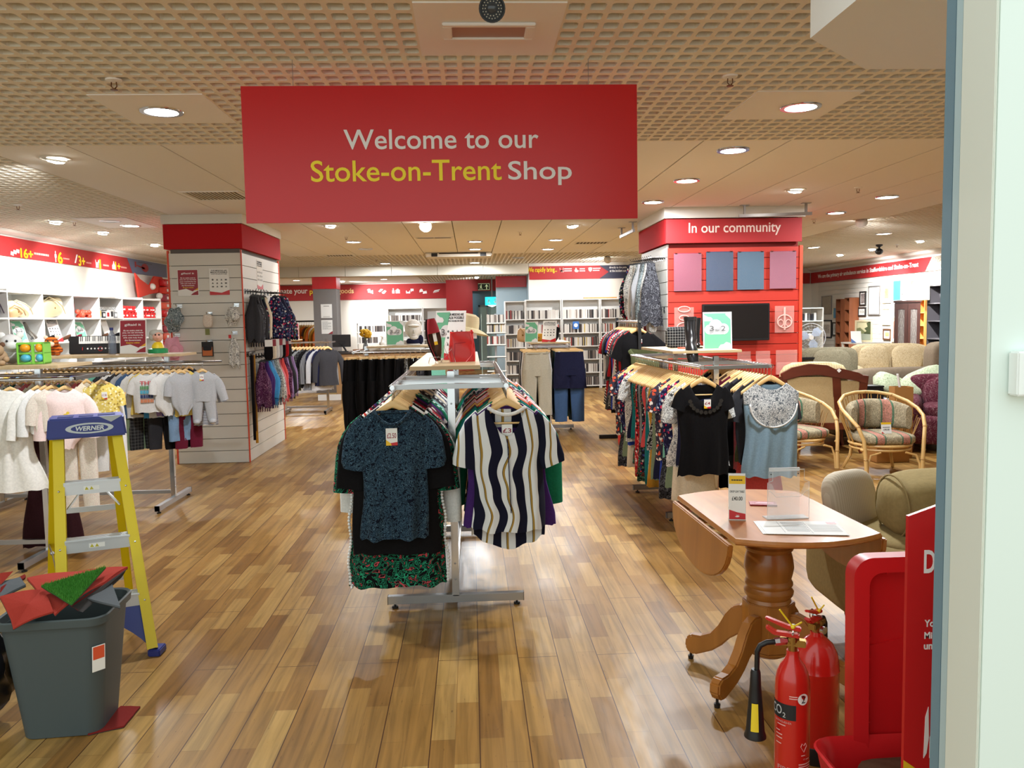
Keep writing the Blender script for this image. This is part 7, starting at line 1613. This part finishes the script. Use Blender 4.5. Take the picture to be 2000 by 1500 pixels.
# hat and red goods past the end of the shelving
q = ax(293, 560, -5.80); t = thing('red_cape', 'red felt cape with white bobbles pinned to the wall above the cubes', 'costume', (q.x, q.y, q.z), PI/2)
part('felt', MB().prism([(-.7, .22), (-.5, .12), (-.1, .02), (.15, .2), (.55, .20), (.75, .0), (.70, -.12), (.3, -.10), (-.1, -.14), (-.6, -.22)], -.03, .0), mat('felt_red', (206, 60, 44), .8), t, False, .01)
mb = MB()
for x, z in ((-.02, .0), (.3, -.16), (.52, -.2)): mb.ball((x, -.05, z), .06, 10, 6)
part('bobble', mb, M_white, t, True)
for k in range(9):
    q = ax(322, 560+15*k, -5.72); t = thing('gift_pack', f'red packaged gift on the wall beside the left pillar, {ORD[k]} from the top', 'gift', (-5.72, q.y, q.z), PI/2)
    part('pack', MB().pillow((0, 0, .07), (.16, .06, .07), None, .4), [M_red, mat('felt_red', 0), M_maroon, mat('gift_orange', (214, 84, 60), .5)][k % 4], t, True); part('tag', MB().box(-.05, .05, -.065, -.06, .05, .10), M_paper, t)

# ---- toys on the shelf boards of the two children's racks
Z1 = 1.366
q = at(70, 712, 5.9); t = thing('bead_tub', 'bright green toy tub with orange and blue domes on the nearer shelf board', 'toy', (q.x+.02, 5.85, Z1), .15); w, h = .085, .15
part('frame', MB().box(-w, w, -.075, .075, 0, .016).box(-w, w, -.075, .075, .068, .082).box(-w, w, -.075, .075, h-.016, h).box(.006, .028, -.08, -.07, 0, h).box(-w, -w+.012, -.08, .075, 0, h).box(w-.008, w, -.08, .075, 0, h), mat('toy_green', (130, 206, 70), .4), t, False, .004)
for x, r in ((-.032, .036), (.055, .026)):
    part('orange_dome', MB().ball((x, -.058, .113), (r, .04, .030)), mat('toy_orange', (240, 160, 30), .35), t, True); part('blue_dome', MB().ball((x, -.058, .043), (r, .04, .028)), mat('toy_blue', (80, 176, 206), .35), t, True)
def plush(lab, p, s, m, m2, rz=0., stripes=None):
    t = thing('soft_toy', lab, 'soft toy', p, rz); part('body', MB().ball((0, .02*s, .09*s), (.10*s, .09*s, .09*s)), m, t, True)
    part('head', MB().ball((0, -.05*s, .17*s), (.085*s, .075*s, .075*s)), m, t, True); part('muzzle', MB().ball((0, -.115*s, .15*s), (.045*s, .03*s, .035*s)), m2, t, True)
    for q_ in (-1, 1):
        part('ear', MB().ball((q_*.065*s, -.03*s, .235*s), (.028*s, .015*s, .028*s)), m2, t, True); part('eye', MB().ball((q_*.03*s, -.118*s, .19*s), .010*s, 8, 5), M_black, t, True)
        part('arm', MB().ball((q_*.10*s, -.05*s, .07*s), (.03*s, .05*s, .035*s)), m, t, True); part('leg', MB().ball((q_*.07*s, -.10*s, .03*s), (.035*s, .06*s, .03*s)), m, t, True)
    return t
q = at(110, 692, 7.6); plush('orange tiger striped soft toy beside the black keyboard', (q.x+.02, 7.5, Z1), .68, fabric('tiger', 'hstripe', [(190, 96, 34), (200, 108, 40), (96, 50, 30)], 1.4), mat('plush_cream', (232, 196, 170), .9), .3)
q = at(8, 708, 5.9); plush('white spotted soft toy at the far left of the nearer shelf board', (q.x+.03, 5.95, Z1), .85, mat('plush_white', (222, 220, 218), .9), M_paper, .5)
q = at(28, 706, 5.9); plush('brown soft toy puppy between the white toy and the green tub', (q.x-.01, 5.72, Z1), .6, mat('plush_tan', (170, 142, 110), .9), mat('plush_brown', (110, 76, 54), .9), .2)
a, b = at(132, 690, 7.75), at(236, 690, 7.75); t = thing('keyboard', 'black electronic keyboard with white keys standing on its edge on the shelf board', 'keyboard', ((a.x+b.x)/2, 7.78, Z1), .03, None, -.15); w = (b.x-a.x)/2; h = .165
part('case', MB().box(-w, w, 0, .04, 0, h), M_black, t, False, .005); mb = MB(); nk = 24
for k in range(nk): mb.box(-w*.62+k*(w*1.6/nk)+.001, -w*.62+(k+1)*(w*1.6/nk)-.001, -.008, 0, h*.56, h*.96)
part('white_key', mb, M_paper, t); mb = MB()
for k in range(nk):
    if k % 7 not in (2, 6): x = -w*.62+(k+1)*(w*1.6/nk); mb.box(x-.003, x+.003, -.012, -.008, h*.70, h*.96)
part('black_key', mb, M_black, t); mb = MB()
for k in range(7): mb.lathe([(.008, 0), (.007, .004), (0, .005)], (-w*.3+.032*k, 0, h*.28), 10, Matrix.Rotation(PI/2, 4, 'X'))
part('button', mb, M_paper, t); part('dial', MB().tube([(w*.18+.018*math.cos(a), -.003, h*.25+.018*math.sin(a)) for a in [2*PI*i/18 for i in range(18)]], .002, 5, True), M_red, t); part('power_light', MB().box(-w*.5, -w*.48, -.003, 0, h*.2, h*.36), M_red, t)
q = at(224, 691, 7.6); t = thing('water_bottle', 'clear water bottle with a dark blue cap in front of the keyboard', 'bottle', (q.x, 7.56, Z1)); part('bottle', MB().lathe([(.03, 0), (.035, .01), (.033, .05), (.035, .07), (.033, .10), (.035, .14), (.030, .17), (.014, .20), (.013, .215)], n=20), mat('bottle_clear', (120, 132, 150), .1, alpha=.55), t, True); part('cap', MB().lathe([(.016, .213), (.016, .235), (.014, .237)], n=14), mat('cap_blue', (40, 50, 110), .4), t, True)
giftaid('maroon gift aid poster standing on the shelf board of the second children rack', (at(262, 692, 7.6).x, 7.58, Z1), .25, .305, -.12, .08)
q = at(309, 690, 7.6); t = thing('toy_figure', 'toy granny figure with grey curls, yellow skirt and green base on the shelf board', 'toy', (q.x, 7.6, Z1), .2)
part('base', MB().lathe([(.085, 0), (.085, .035), (.06, .045)], n=24), mat('toy_dkgreen', (20, 140, 80), .4), t, True); part('skirt', MB().lathe([(.055, .04), (.05, .07), (.03, .095), (.02, .10)], n=20), mat('toy_yellow', (236, 206, 40), .4), t, True)
part('head', MB().ball((.005, -.01, .145), (.045, .042, .045)), mat('toy_skin', (226, 170, 150), .5), t, True); part('curls', MB().ball((-.02, .01, .18), (.05, .045, .035)).ball((-.045, .01, .15), (.03, .03, .04)).ball((.02, .015, .185), (.03, .03, .025)), mat('toy_grey', (180, 178, 170), .6), t, True); part('eye', MB().ball((-.008, -.048, .165), .008, 8, 5).ball((.022, -.046, .165), .008, 8, 5), M_ink, t, True); part('nose', MB().ball((.01, -.058, .14), .014, 8, 5), mat('toy_skin', 0), t, True)

# ---- hats and small goods on the left pillar front
def arm_front(px, py, lab):
    q = at(px, py, 9.62); t = thing('display_arm', 'small chrome display arm on the front of the left pillar', 'hook', (q.x, 9.62, q.z), 0, 'chrome arms on the left pillar front'); part('arm', MB().tube([(0, 0, 0), (0, -.12, 0), (0, -.13, .02)], .004, 6), M_chrome, t); part('plate', MB().box(-.03, .03, -.004, 0, -.02, .02), M_chrome, t); return q
def sunhat(px, py, col, s, lab, squash=1.):
    q = arm_front(px, py-s*160*.0, 'chrome display arm of the '+lab); t = thing('sun_hat', lab, 'hat', (q.x, 9.53, q.z-.02), random.uniform(-.3, .3))
    M = Matrix.Rotation(.25, 4, 'Y')
    def fn(u, v): 
        a = 2*PI*u; r = s*(.15+.85*v**.7)*(1+.09*math.sin(6*a)*v); return M @ Vector((r*.75*math.cos(a)*squash, -.07*(1-v)**1.5+.02*math.sin(5*a)*v-.01, -s*1.1+r*1.15*math.sin(a)))
    part('brim', MB().grid(fn, 30, 8, True), CL[col], t, True); part('crown', MB().ball((0, -.05, -s*1.1), (s*.42*squash, .05, s*.55), 16, 10), CL[col], t, True)
sunhat(351, 598, 'grey patterned', .13, 'grey floral baby sun hat high on the left pillar front'); sunhat(462, 596, 'white patterned', .10, 'white and blue baby bonnet high at the right of the left pillar front')
sunhat(347, 655, 'pink', .15, 'pink baby sun hat low at the left of the left pillar front')
q = arm_front(410, 613, 'chrome display arm of the small beige purse'); t = thing('purse', 'small beige lace purse hanging on the left pillar front', 'purse', (q.x, 9.53, q.z)); part('pouch', MB().pillow((0, 0, -.08), (.055, .025, .075), None, .6), CL['pale print'], t, True); part('tag', MB().box(-.025, .025, -.03, -.028, -.24, -.17), mat('tag_green', (120, 126, 70), .6), t); part('handle', MB().tube([(-.03, 0, -.02), (0, 0, .015), (.03, 0, -.02)], .005, 6), CL['cream'], t)
q = arm_front(410, 667, 'chrome display arm of the black glove pack'); t = thing('glove_pack', 'black and orange packaged goods hanging on the left pillar front', 'pack', (q.x, 9.53, q.z)); part('card', MB().box(-.065, .065, -.012, 0, -.17, 0), M_ink, t, False, .002); part('print', MB().box(-.055, .055, -.014, -.012, -.16, -.06), mat('pack_orange', (196, 110, 60), .5), t); part('item', MB().pillow((0, -.015, -.07), (.05, .012, .03)), CL['charcoal'], t, True)
q = arm_front(459, 650, 'chrome display arm of the thin baby scarf'); t = thing('baby_scarf', 'thin grey and white baby scarf at the right of the left pillar front', 'scarf', (q.x, 9.54, q.z)); part('cloth', scarf(.32, .06, .03, 3, False), CL['white patterned'], t, True); part('tag', MB().box(-.04, -.01, -.045, -.043, -.06, -.02), M_red, t)

# ================================================================== book and disc shelves at the back
BM = [mat('case_'+n, c, .4) for n, c in dict(a=(40, 38, 40), b=(200, 196, 190), c=(92, 84, 80), d=(220, 218, 212), e=(130, 120, 112), f=(60, 52, 52), g=(160, 60, 54), h=(190, 170, 110)).items()]
BK = {}
def book_mesh(k):
    if k not in BK: r = random.Random(k); w, h = r.uniform(.018, .03), r.choice((.19, .19, .18, .2)); BK[k] = (MB().box(0, w, 0, .135, 0, h).mesh('book', False, .0015), w)
    return BK[k]
NB = [0]
def book_row(x0, x1, y, z, where, cols=None, step=1.0, group=None, lim=400):
    x = x0; k = 0
    while x < x1-.03:
        me, w = book_mesh(random.randrange(8)); NB[0] += 1
        if NB[0] > 296: 
            BULK.append((x, y, z, w)); x += w*step+.002; continue
        o = put('book', me, random.choice(cols or [BM[1], BM[3]]*3+BM[:6]*2+BM[6:]), None, (x, y, z)); tag(o, f'upright case or book in the row on {where}', 'book', f'books on {where}'); x += w*step+.002
BULK = []
def bookcase(lab, x0, x1, y, h, shelves, rows, nm, d=.28):
    t = thing('bookcase', lab, 'bookcase', ((x0+x1)/2, y, 0)); w = (x1-x0)/2
    part('side', MB().box(-w, -w+.022, -d, 0, 0, h), M_shw, t); part('side', MB().box(w-.022, w, -d, 0, 0, h), M_shw, t); part('back', MB().box(-w+.022, w-.022, -.01, 0, 0, h), M_shw, t)
    for z in shelves+[h-.022]: part('shelf', MB().box(-w+.022, w-.022, -d, -.01, z, z+.022), M_shw, t)
    for z, name in rows: book_row(x0+.03, x1-.03, y-d+.04, z+.0225, name)
YB = 18.77; sh = [.05, .35, .65, .95, 1.25, 1.575]; TOPS = [(1.575, 'top'), (1.25, 'second'), (.95, 'third')]
def bx(px): return at(px, 650, 18.5).x
bcs = [(1027, 1097, 'first'), (1098, 1172, 'second'), (1173, 1247, 'third')]
for a, b, o in bcs:
    bookcase(f'white bookcase of discs and books under the red banner, {o} of the wide three', bx(a), bx(b), YB, 2.03, sh, [(z, f'the {n} shelf of the {o} wide bookcase') for z, n in (TOPS if o == 'second' else TOPS[:2])], o)
bookcase('narrow white bookcase of discs left of the wide ones before the recess', bx(986), bx(1026), 18.6, 2.0, sh, [(z, f'the {n} shelf of the narrow bookcase') for z, n in TOPS], 'n')
# disc spinner by the blue recess
q = at(968, 650, 17.2); t = thing('disc_stand', 'clear plastic stand of discs beside the narrow bookcase', 'display stand', (q.x, 17.2, 0))
part('pole', MB().box(-.02, .02, .1, .14, 0, 1.72), M_steel, t); part('foot', MB().box(-.28, .28, -.1, .3, 0, .04), M_steel, t); part('side_panel', MB().box(-.30, -.29, -.1, .2, .2, 1.72), mat('tint_green_acrylic', (180, 205, 195), .15, alpha=.5), t)
for z in (.5, .8, 1.05, 1.3, 1.5): part('tray', MB().box(-.19, .21, -.1, .12, z, z+.012).box(-.19, .21, -.1, -.095, z, z+.04), mat('tray_clear', (214, 222, 220), .2), t)
for z, n in ((1.512, 'top'), (1.312, 'second'), (1.062, 'third')): book_row(q.x-.18, q.x+.2, 17.14, z, f'the {n} tray of the disc stand')
bookcase('low white bookcase of discs beside the donation banner', at(757, 620, 27.2).x, at(825, 620, 27.2).x, 27.5, 2.02, sh, [(1.575, 'the top shelf of the far bookcase')], 'far')
bookcase('far white bookcase with a pale box beside the red wall', at(826, 620, 27.2).x, at(880, 620, 27.2).x, 27.5, 2.02, sh, [], 'far2')
for z, n in TOPS[1:]: book_row(at(700, 640, 26.6).x, at(752, 640, 26.6).x, 26.6, 1.27-.36*(n == 'third'), f'the {"upper" if n == "second" else "lower"} shelf of the far low unit')
t = thing('shelf_unit', 'far low white shelf unit of discs behind the counter flowers', 'shelf unit', (at(726, 640, 26.6).x, 26.85, 0)); w = .48
for z in (.05, .5, .885, 1.245, 1.55): part('shelf', MB().box(-w, w, -.3, 0, z, z+.022), M_shw, t)
for x in (-w, w): part('side', MB().box(x-.011, x+.011, -.3, 0, 0, 1.56), M_shw, t)
# low shelves of the wide bookcases and any further spines: too many to keep apart
mb = MB(); mi = 0
for a, b, o in bcs+[(986, 1026, 'n')]:
    for z in (.65, .35, .05) if o in 'secondn' else (.95, .65, .35, .05):
        x = bx(a)+.035
        while x < bx(b)-.05: w = random.uniform(.018, .03); mb.box(x, x+w, YB-.24-(.17 if o == 'n' else 0), YB-.11-(.17 if o == 'n' else 0), z+.0225, z+.21, None, random.randrange(6)); x += w+.002
for x, y, z, w in BULK: mb.box(x, x+w, y, y+.135, z, z+.19, None, random.randrange(6))
o = solo('books', mb, BM[:6], 'rows of further discs and books filling the lower back shelves', 'books'); o['kind'] = 'stuff'
# things on and around the book shelves
q = at(1122, 694, 18.4); t = thing('blue_sign', 'small blue and white sign hanging on the second shelf of the middle bookcase', 'sign', (at(1125, 640, 18.42).x, 18.44, at(1125, 640, 18.42).z-.03)); part('card', MB().box(-.07, .07, 0, .006, 0, .17), mat('sign_blue', (50, 110, 190), .5), t); part('white_print', MB().prism(disc(0, .085, .045, 14), -.002, 0), M_paper, t)
q = at(1140, 582, 18.6); solo('plank', MB().box(q.x, q.x+.75, 18.55, 18.7, 2.031, 2.06), M_pine, 'loose pine plank lying on top of the bookcases', 'plank')
# counter with monitor, flowers and papers
a, b = at(655, 690, 17.2), at(840, 690, 17.2); t = thing('counter', 'long beige sales counter with a dark worktop beside the grey column', 'counter', (a.x, 17.2, 0))
part('front', MB().box(0, 2.2, 0, .65, 0, .94), mat('beige_laminate', (176, 140, 96), .55), t); part('worktop', MB().box(-.12, 2.25, -.04, .7, .94, .985), mat('dark_worktop', (60, 54, 52), .4), t, False, .004)
q = at(667, 688, 17.35); t = thing('monitor', 'black flat monitor on the sales counter seen from behind', 'monitor', (q.x, 17.4, .985), .12)
part('panel', MB().box(-.19, .19, .0, .03, .10, .36), M_black, t, False, .006); part('arm', MB().beam((0, -.02, .17), (.09, -.06, .02), .05, .02), M_black, t); part('foot', MB().box(-.08, .14, -.14, .06, 0, .015), M_black, t, False, .003); part('vent', MB().tube([(.08*math.cos(a_), -.004, .20+.03*math.sin(a_)) for a_ in [2*PI*i/16 for i in range(16)]], .004, 5, True), CL['charcoal'], t)
q = at(709, 684, 16.9); t = thing('flower_vase', 'glass vase of yellow flowers on the sales counter', 'vase', (q.x, 17.32, .985)); part('vase', MB().lathe([(.045, 0), (.06, .04), (.05, .12), (.035, .17), (.05, .24)], n=18), mat('vase_grey', (96, 98, 104), .15, alpha=.7), t, True)
mb = MB()
for i in range(40): a_, r_ = random.uniform(0, 2*PI), random.uniform(0, 1)**.5*.12; mb.ball((r_*math.cos(a_), r_*math.sin(a_), .36+random.uniform(-.06, .07)*(1.2-r_*5*.5)), random.uniform(.028, .042), 8, 5)
part('blossom', mb, mat('blossom_yellow', (206, 160, 30), .7), t, True); part('stem', MB().tube([(0, 0, .05), (.01, 0, .32)], .012, 6).tube([(.02, 0, .05), (-.03, .01, .32)], .008, 6), mat('stem_green', (60, 84, 40), .7), t)
q = at(742, 672, 16.9); t = thing('pump_bottle', 'white pump bottle on the sales counter right of the flowers', 'bottle', (q.x, 17.3, .985)); part('body', MB().lathe([(.05, 0), (.055, .02), (.055, .18), (.02, .22), (.018, .25)], n=16), M_white, t, True); part('pump', MB().lathe([(.012, .25), (.012, .3)], n=8).box(-.05, .01, -.01, .01, .3, .315), M_white, t)
q = at(690, 682, 17.0); solo('paper_tray', MB().box(q.x-.05, q.x+.2, 17.25, 17.5, .985, 1.03), mat('tray_brown', (140, 100, 70), .6), 'brown paper tray beside the monitor on the counter', 'tray')
a = fl(645, 772); solo('white_board', MB().box(a.x-.05, a.x+.42, 17.02, 17.06, 0, .12), M_paper, 'white board leaning low against the front of the counter', 'board')

# ================================================================== cards and goods on the rack shelves
# centre rack shelf
Zc = 1.366
q = at(852, 712, 4.95)
def court_shoe(lab, loc, m, ry, rz):
    t = thing('court_shoe', lab, 'shoe', loc); t.rotation_euler = (0, ry, rz)
    def hull(r_in):
        def fn(u, v):
            x = -.125+.25*v; w = (.040*math.sin(PI*(.10+.86*v))**.55*(1-.25*sm(.45, .95, v))-r_in); a = PI*(1+u); hh = .05+.012*math.sin(PI*v)+.02*sm(.6, 1, v)
            return Vector((x, w*math.cos(a), .052+hh*.52*(math.sin(a))+.0))
        return fn
    part('upper', MB().grid(hull(0), 16, 22), m, t, True); part('lining', MB().grid(hull(.004), 16, 22), mat('shoe_lining', (92, 58, 44), .6), t, True)
    def toe(u, v): x = -.125+.085*v; w = .040*math.sin(PI*(.10+.86*(.34*v)))**.55; a = PI*u; return Vector((x, w*math.cos(a), .052+.016*math.sin(a)))
    part('vamp', MB().grid(toe, 12, 8), m, t, True); part('sole', MB().grid(lambda u, v: Vector((-.125+.25*v, (2*u-1)*.040*math.sin(PI*(.10+.86*v))**.55*(1-.25*sm(.45, .95, v)), .018)), 6, 18), M_black, t, True)
    return t
s1 = court_shoe('red suede court shoe standing upright on its heel on the centre rack shelf', (q.x-.02, 4.86, Zc+.135), mat('suede_red', (150, 22, 34), .8), 1.45, .5)
s1.rotation_euler = (0.0, 1.45, .0); s1.rotation_euler = (1.35, 1.40, .25)
lab_ = put('price_tag', MB().box(-.05, .03, -.010, .012, .052, .053).mesh('price_tag'), M_paper, s1); put('yellow_corner', MB().box(.01, .03, -.010, .012, .053, .0535).mesh('y'), mat('tag_yellow', 0), s1)
st = thing('shoe_stand', 'thin clear wire stand holding the red shoe on the centre rack', 'stand', (q.x, 4.86, Zc)); part('wire', MB().tube([(-.04, -.03, 0), (-.03, -.045, .035), (.03, -.045, .035), (.04, -.03, 0)], .002, 5).tube([(.0, -.03, 0), (.05, .0, .10), (.09, -.03, 0)], .0018, 5), M_chrome, st)
q = at(903, 712, 4.95); t = thing('handbag', 'bright red leather shoulder bag on the centre rack shelf', 'bag', (q.x, 4.95, Zc), .12)
def bagf(u, v): a = 2*PI*u; w = .078-.004*v+.004*math.sin(5*v); return Vector((w*math.copysign(abs(math.cos(a))**.4, math.cos(a)), .032*(1-.75*v)*math.copysign(abs(math.sin(a))**.7, math.sin(a))+.004*math.sin(9*v+4*a), .175*v+.006*math.sin(3*a)*v))
mb = MB().grid(bagf, 30, 12, True); mb.f.append(tuple(range(29, -1, -1))); mb.m.append(0); mb.f.append(tuple(range(330, 360))); mb.m.append(0)
part('body', mb, mat('bag_red', (206, 40, 36), .35), t, True); part('strap', MB().tube([(.05, -.02, .17), (.06, -.045, .12), (.055, -.055, .04), (.02, -.05, .0)], .004, 6).ball((.06, 0, .175), (.012, .012, .015)), mat('bag_red', 0), t, True); part('pocket_seam', MB().tube([(-.05, -.034, .03), (-.045, -.026, .11), (.02, -.024, .115)], .0015, 4), M_maroon, t)
st = thing('bag_stand', 'thin wire easel behind the red bag on the centre rack', 'stand', (q.x-.09, 4.93, Zc)); part('wire', MB().tube([(-.06, 0, 0), (.0, 0, .12), (.06, 0, 0)], .0018, 5).tube([(-.04, -.03, 0), (.03, 0, .08), (.05, -.03, 0)], .0018, 5), M_chrome, st)
card32((at(862, 708, 5.15).x+.04, 5.2, Zc), .15, .31, -.25, .06, 'green three for two card behind the red shoe on the centre rack')
icons_sheet('white icon notice beside the straw hat on the centre rack', (at(886, 708, 5.1).x, 5.16, Zc), .15, .31, -.55, .12)
t = thing('sun_hat', 'cream straw sun hat with a price tag on the centre rack shelf', 'hat', (at(911, 700, 5.4).x, 5.35, Zc+.19), .3)
part('crown', MB().lathe([(.085, 0), (.082, .05), (.075, .085), (.05, .10), (0, .104)], n=26, M=Matrix.Rotation(.2, 4, 'Y')), fabric('straw', 'hstripe', [(222, 206, 168), (206, 188, 146)], 6.), t, True); part('brim', MB().lathe([(.083, .006), (.12, -.006), (.155, -.022), (.157, -.02), (.12, -.001), (.083, .012)], n=34, M=Matrix.Rotation(.2, 4, 'Y')), fabric('straw_brim', 'hstripe', [(226, 214, 176), (200, 184, 140)], 8.), t, True)
part('price_tag', MB().box(-.02, .03, -.14, -.138, -.06, -.02), M_paper, t); part('stand', MB().lathe([(.05, -.19), (.05, -.18), (.008, -.17), (.008, .02)], n=14), M_steel, t)
# black trousers rack board
card32((at(771, 668, 9.4).x, 9.45, 1.336), .20, .28, .08, .06, 'green three for two card on the long board above the black trousers')
q = at(808, 672, 9.5); t = thing('mannequin_head', 'white mannequin head wearing a cap, hood and navy neck scarf', 'mannequin head', (q.x, 9.5, 1.336), .15)
part('head', MB().ball((0, -.01, .165), (.075, .09, .10), 20, 14), M_white, t, True); part('nose', MB().ball((.0, -.102, .155), (.013, .018, .022), 10, 7), M_white, t, True); part('chin', MB().ball((0, -.05, .09), (.05, .05, .035), 14, 9), M_white, t, True); part('mouth', MB().ball((0, -.093, .115), (.022, .008, .007), 10, 6), mat('pale_lips', (214, 206, 200), .5), t, True)
part('hood', MB().ball((0, .015, .19), (.10, .10, .105), 22, 14), CL['knit white'], t, True); part('cap_peak', MB().ball((0, -.085, .22), (.07, .05, .018), 16, 8), M_white, t, True); part('neck_scarf', MB().lathe([(.055, .0), (.08, .02), (.085, .05), (.065, .075)], n=20).ball((.08, -.03, .06), (.03, .03, .055)), CL['navy'], t, True); part('bust', MB().lathe([(.09, 0), (.08, .012), (.05, .03)], n=20), M_white, t, True)
# trouser rack board
card32((at(1040, 680, 11.75).x-.02, 11.72, 1.271), .19, .30, -.30, .18, 'green three for two card on the trouser rack before the books')
icons_sheet('white icon notice on the trouser rack before the books', (at(1066, 680, 11.8).x+.04, 11.76, 1.271), .21, .31, -.45, .22)
q = at(1022, 678, 11.9); bag('tan leather bag at the left end of the trouser rack board', Vector((q.x, 12.0, 1.271)), (.08, .05, .10), mat('tan_leather', 0), 0, True, .1)
q = at(1050, 680, 12.0); bag('mustard bag between the cards on the trouser rack board', Vector((q.x+.02, 12.05, 1.271)), (.10, .05, .06), CL['mustard'], 0, False, 0)
q = at(1090, 680, 11.9); t = shoe('black heeled shoe propped upright on the trouser rack board', Vector((q.x, 11.95, 1.33)), CL['black'], 2.2, True, 1.); t.rotation_euler = (0, -1.0, .5)
# right rack board
card32((at(1402, 686, 6.55).x, 6.55, 1.336), .235, .305, -.02, .07, 'large green three for two card on the right hand rack below the television')
q = at(1322, 680, 7.2); t = thing('clutch_bag', 'black and white lattice patterned clutch bag on the right rack board', 'bag', (q.x, 7.1, 1.336), .1); part('body', MB().pillow((0, 0, .09), (.125, .03, .09), None, .3, 26, 12), fabric('lattice_print', 'plaid', [(30, 30, 32), (32, 32, 34), (236, 236, 232)], 3.), t, True); part('trim', MB().box(.12, .135, -.02, .02, .0, .16), mat('gift_orange', 0), t); part('zip', MB().box(-.12, .12, -.004, .004, .176, .184), M_steel, t)
q = at(1345, 690, 6.6); t = thing('boot', 'tall black wrinkled boot drooping over the right rack board edge', 'boot', (q.x+.02, 6.58, 1.336), .3)
part('shaft', MB().tube([(.035, .08, .26), (.03, .07, .16), (.02, .04, .08), (-.01, 0, .03), (-.03, -.05, -.01), (-.035, -.08, -.09), (-.02, -.09, -.14)], [.05, .047, .05, .046, .05, .044, .03], 14), mat('black_patent', (26, 25, 27), .25), t, True); part('cuff', MB().lathe([(.052, .24), (.053, .27), (.046, .27)], (.034, .078, 0), 16), M_black, t, True)
q = at(1362, 640, 7.0); t = thing('boot', 'second black boot standing upright beside the clutch bag', 'boot', (at(1357, 680, 7.0).x, 7.0, 1.336), .2); part('shaft', MB().tube([(0, 0, .03), (0, 0, .12), (.005, 0, .26)], [.045, .042, .05], 14).ball((-.03, -.05, .03), (.045, .08, .03)), mat('black_patent', 0), t, True); part('sole', MB().box(-.07, .01, -.13, .03, 0, .012), M_black, t)
solo('bead_necklace', MB().tube([(at(1338, 684, 6.9).x+.06*math.cos(a_), 6.9+.05*math.sin(a_), 1.342) for a_ in [2*PI*i/20 for i in range(20)]], .006, 6, True), mat('gift_orange', 0), 'orange bead necklace lying on the right rack board', 'necklace', None, 'all')
# men's rack board
giftaid('maroon gift aid poster standing behind the dark shirts rack', (at(571, 662, 14.7).x, 14.75, 1.32), .22, .29, .3, .05)
# handbags and umbrella-like things on the floor
q = fl(1163, 862); bag('red bag hanging low beneath the high dress rail', Vector((1.80, 9.6, .06)), (.07, .06, .14), mat('bag_red', 0), .4, True, 0)
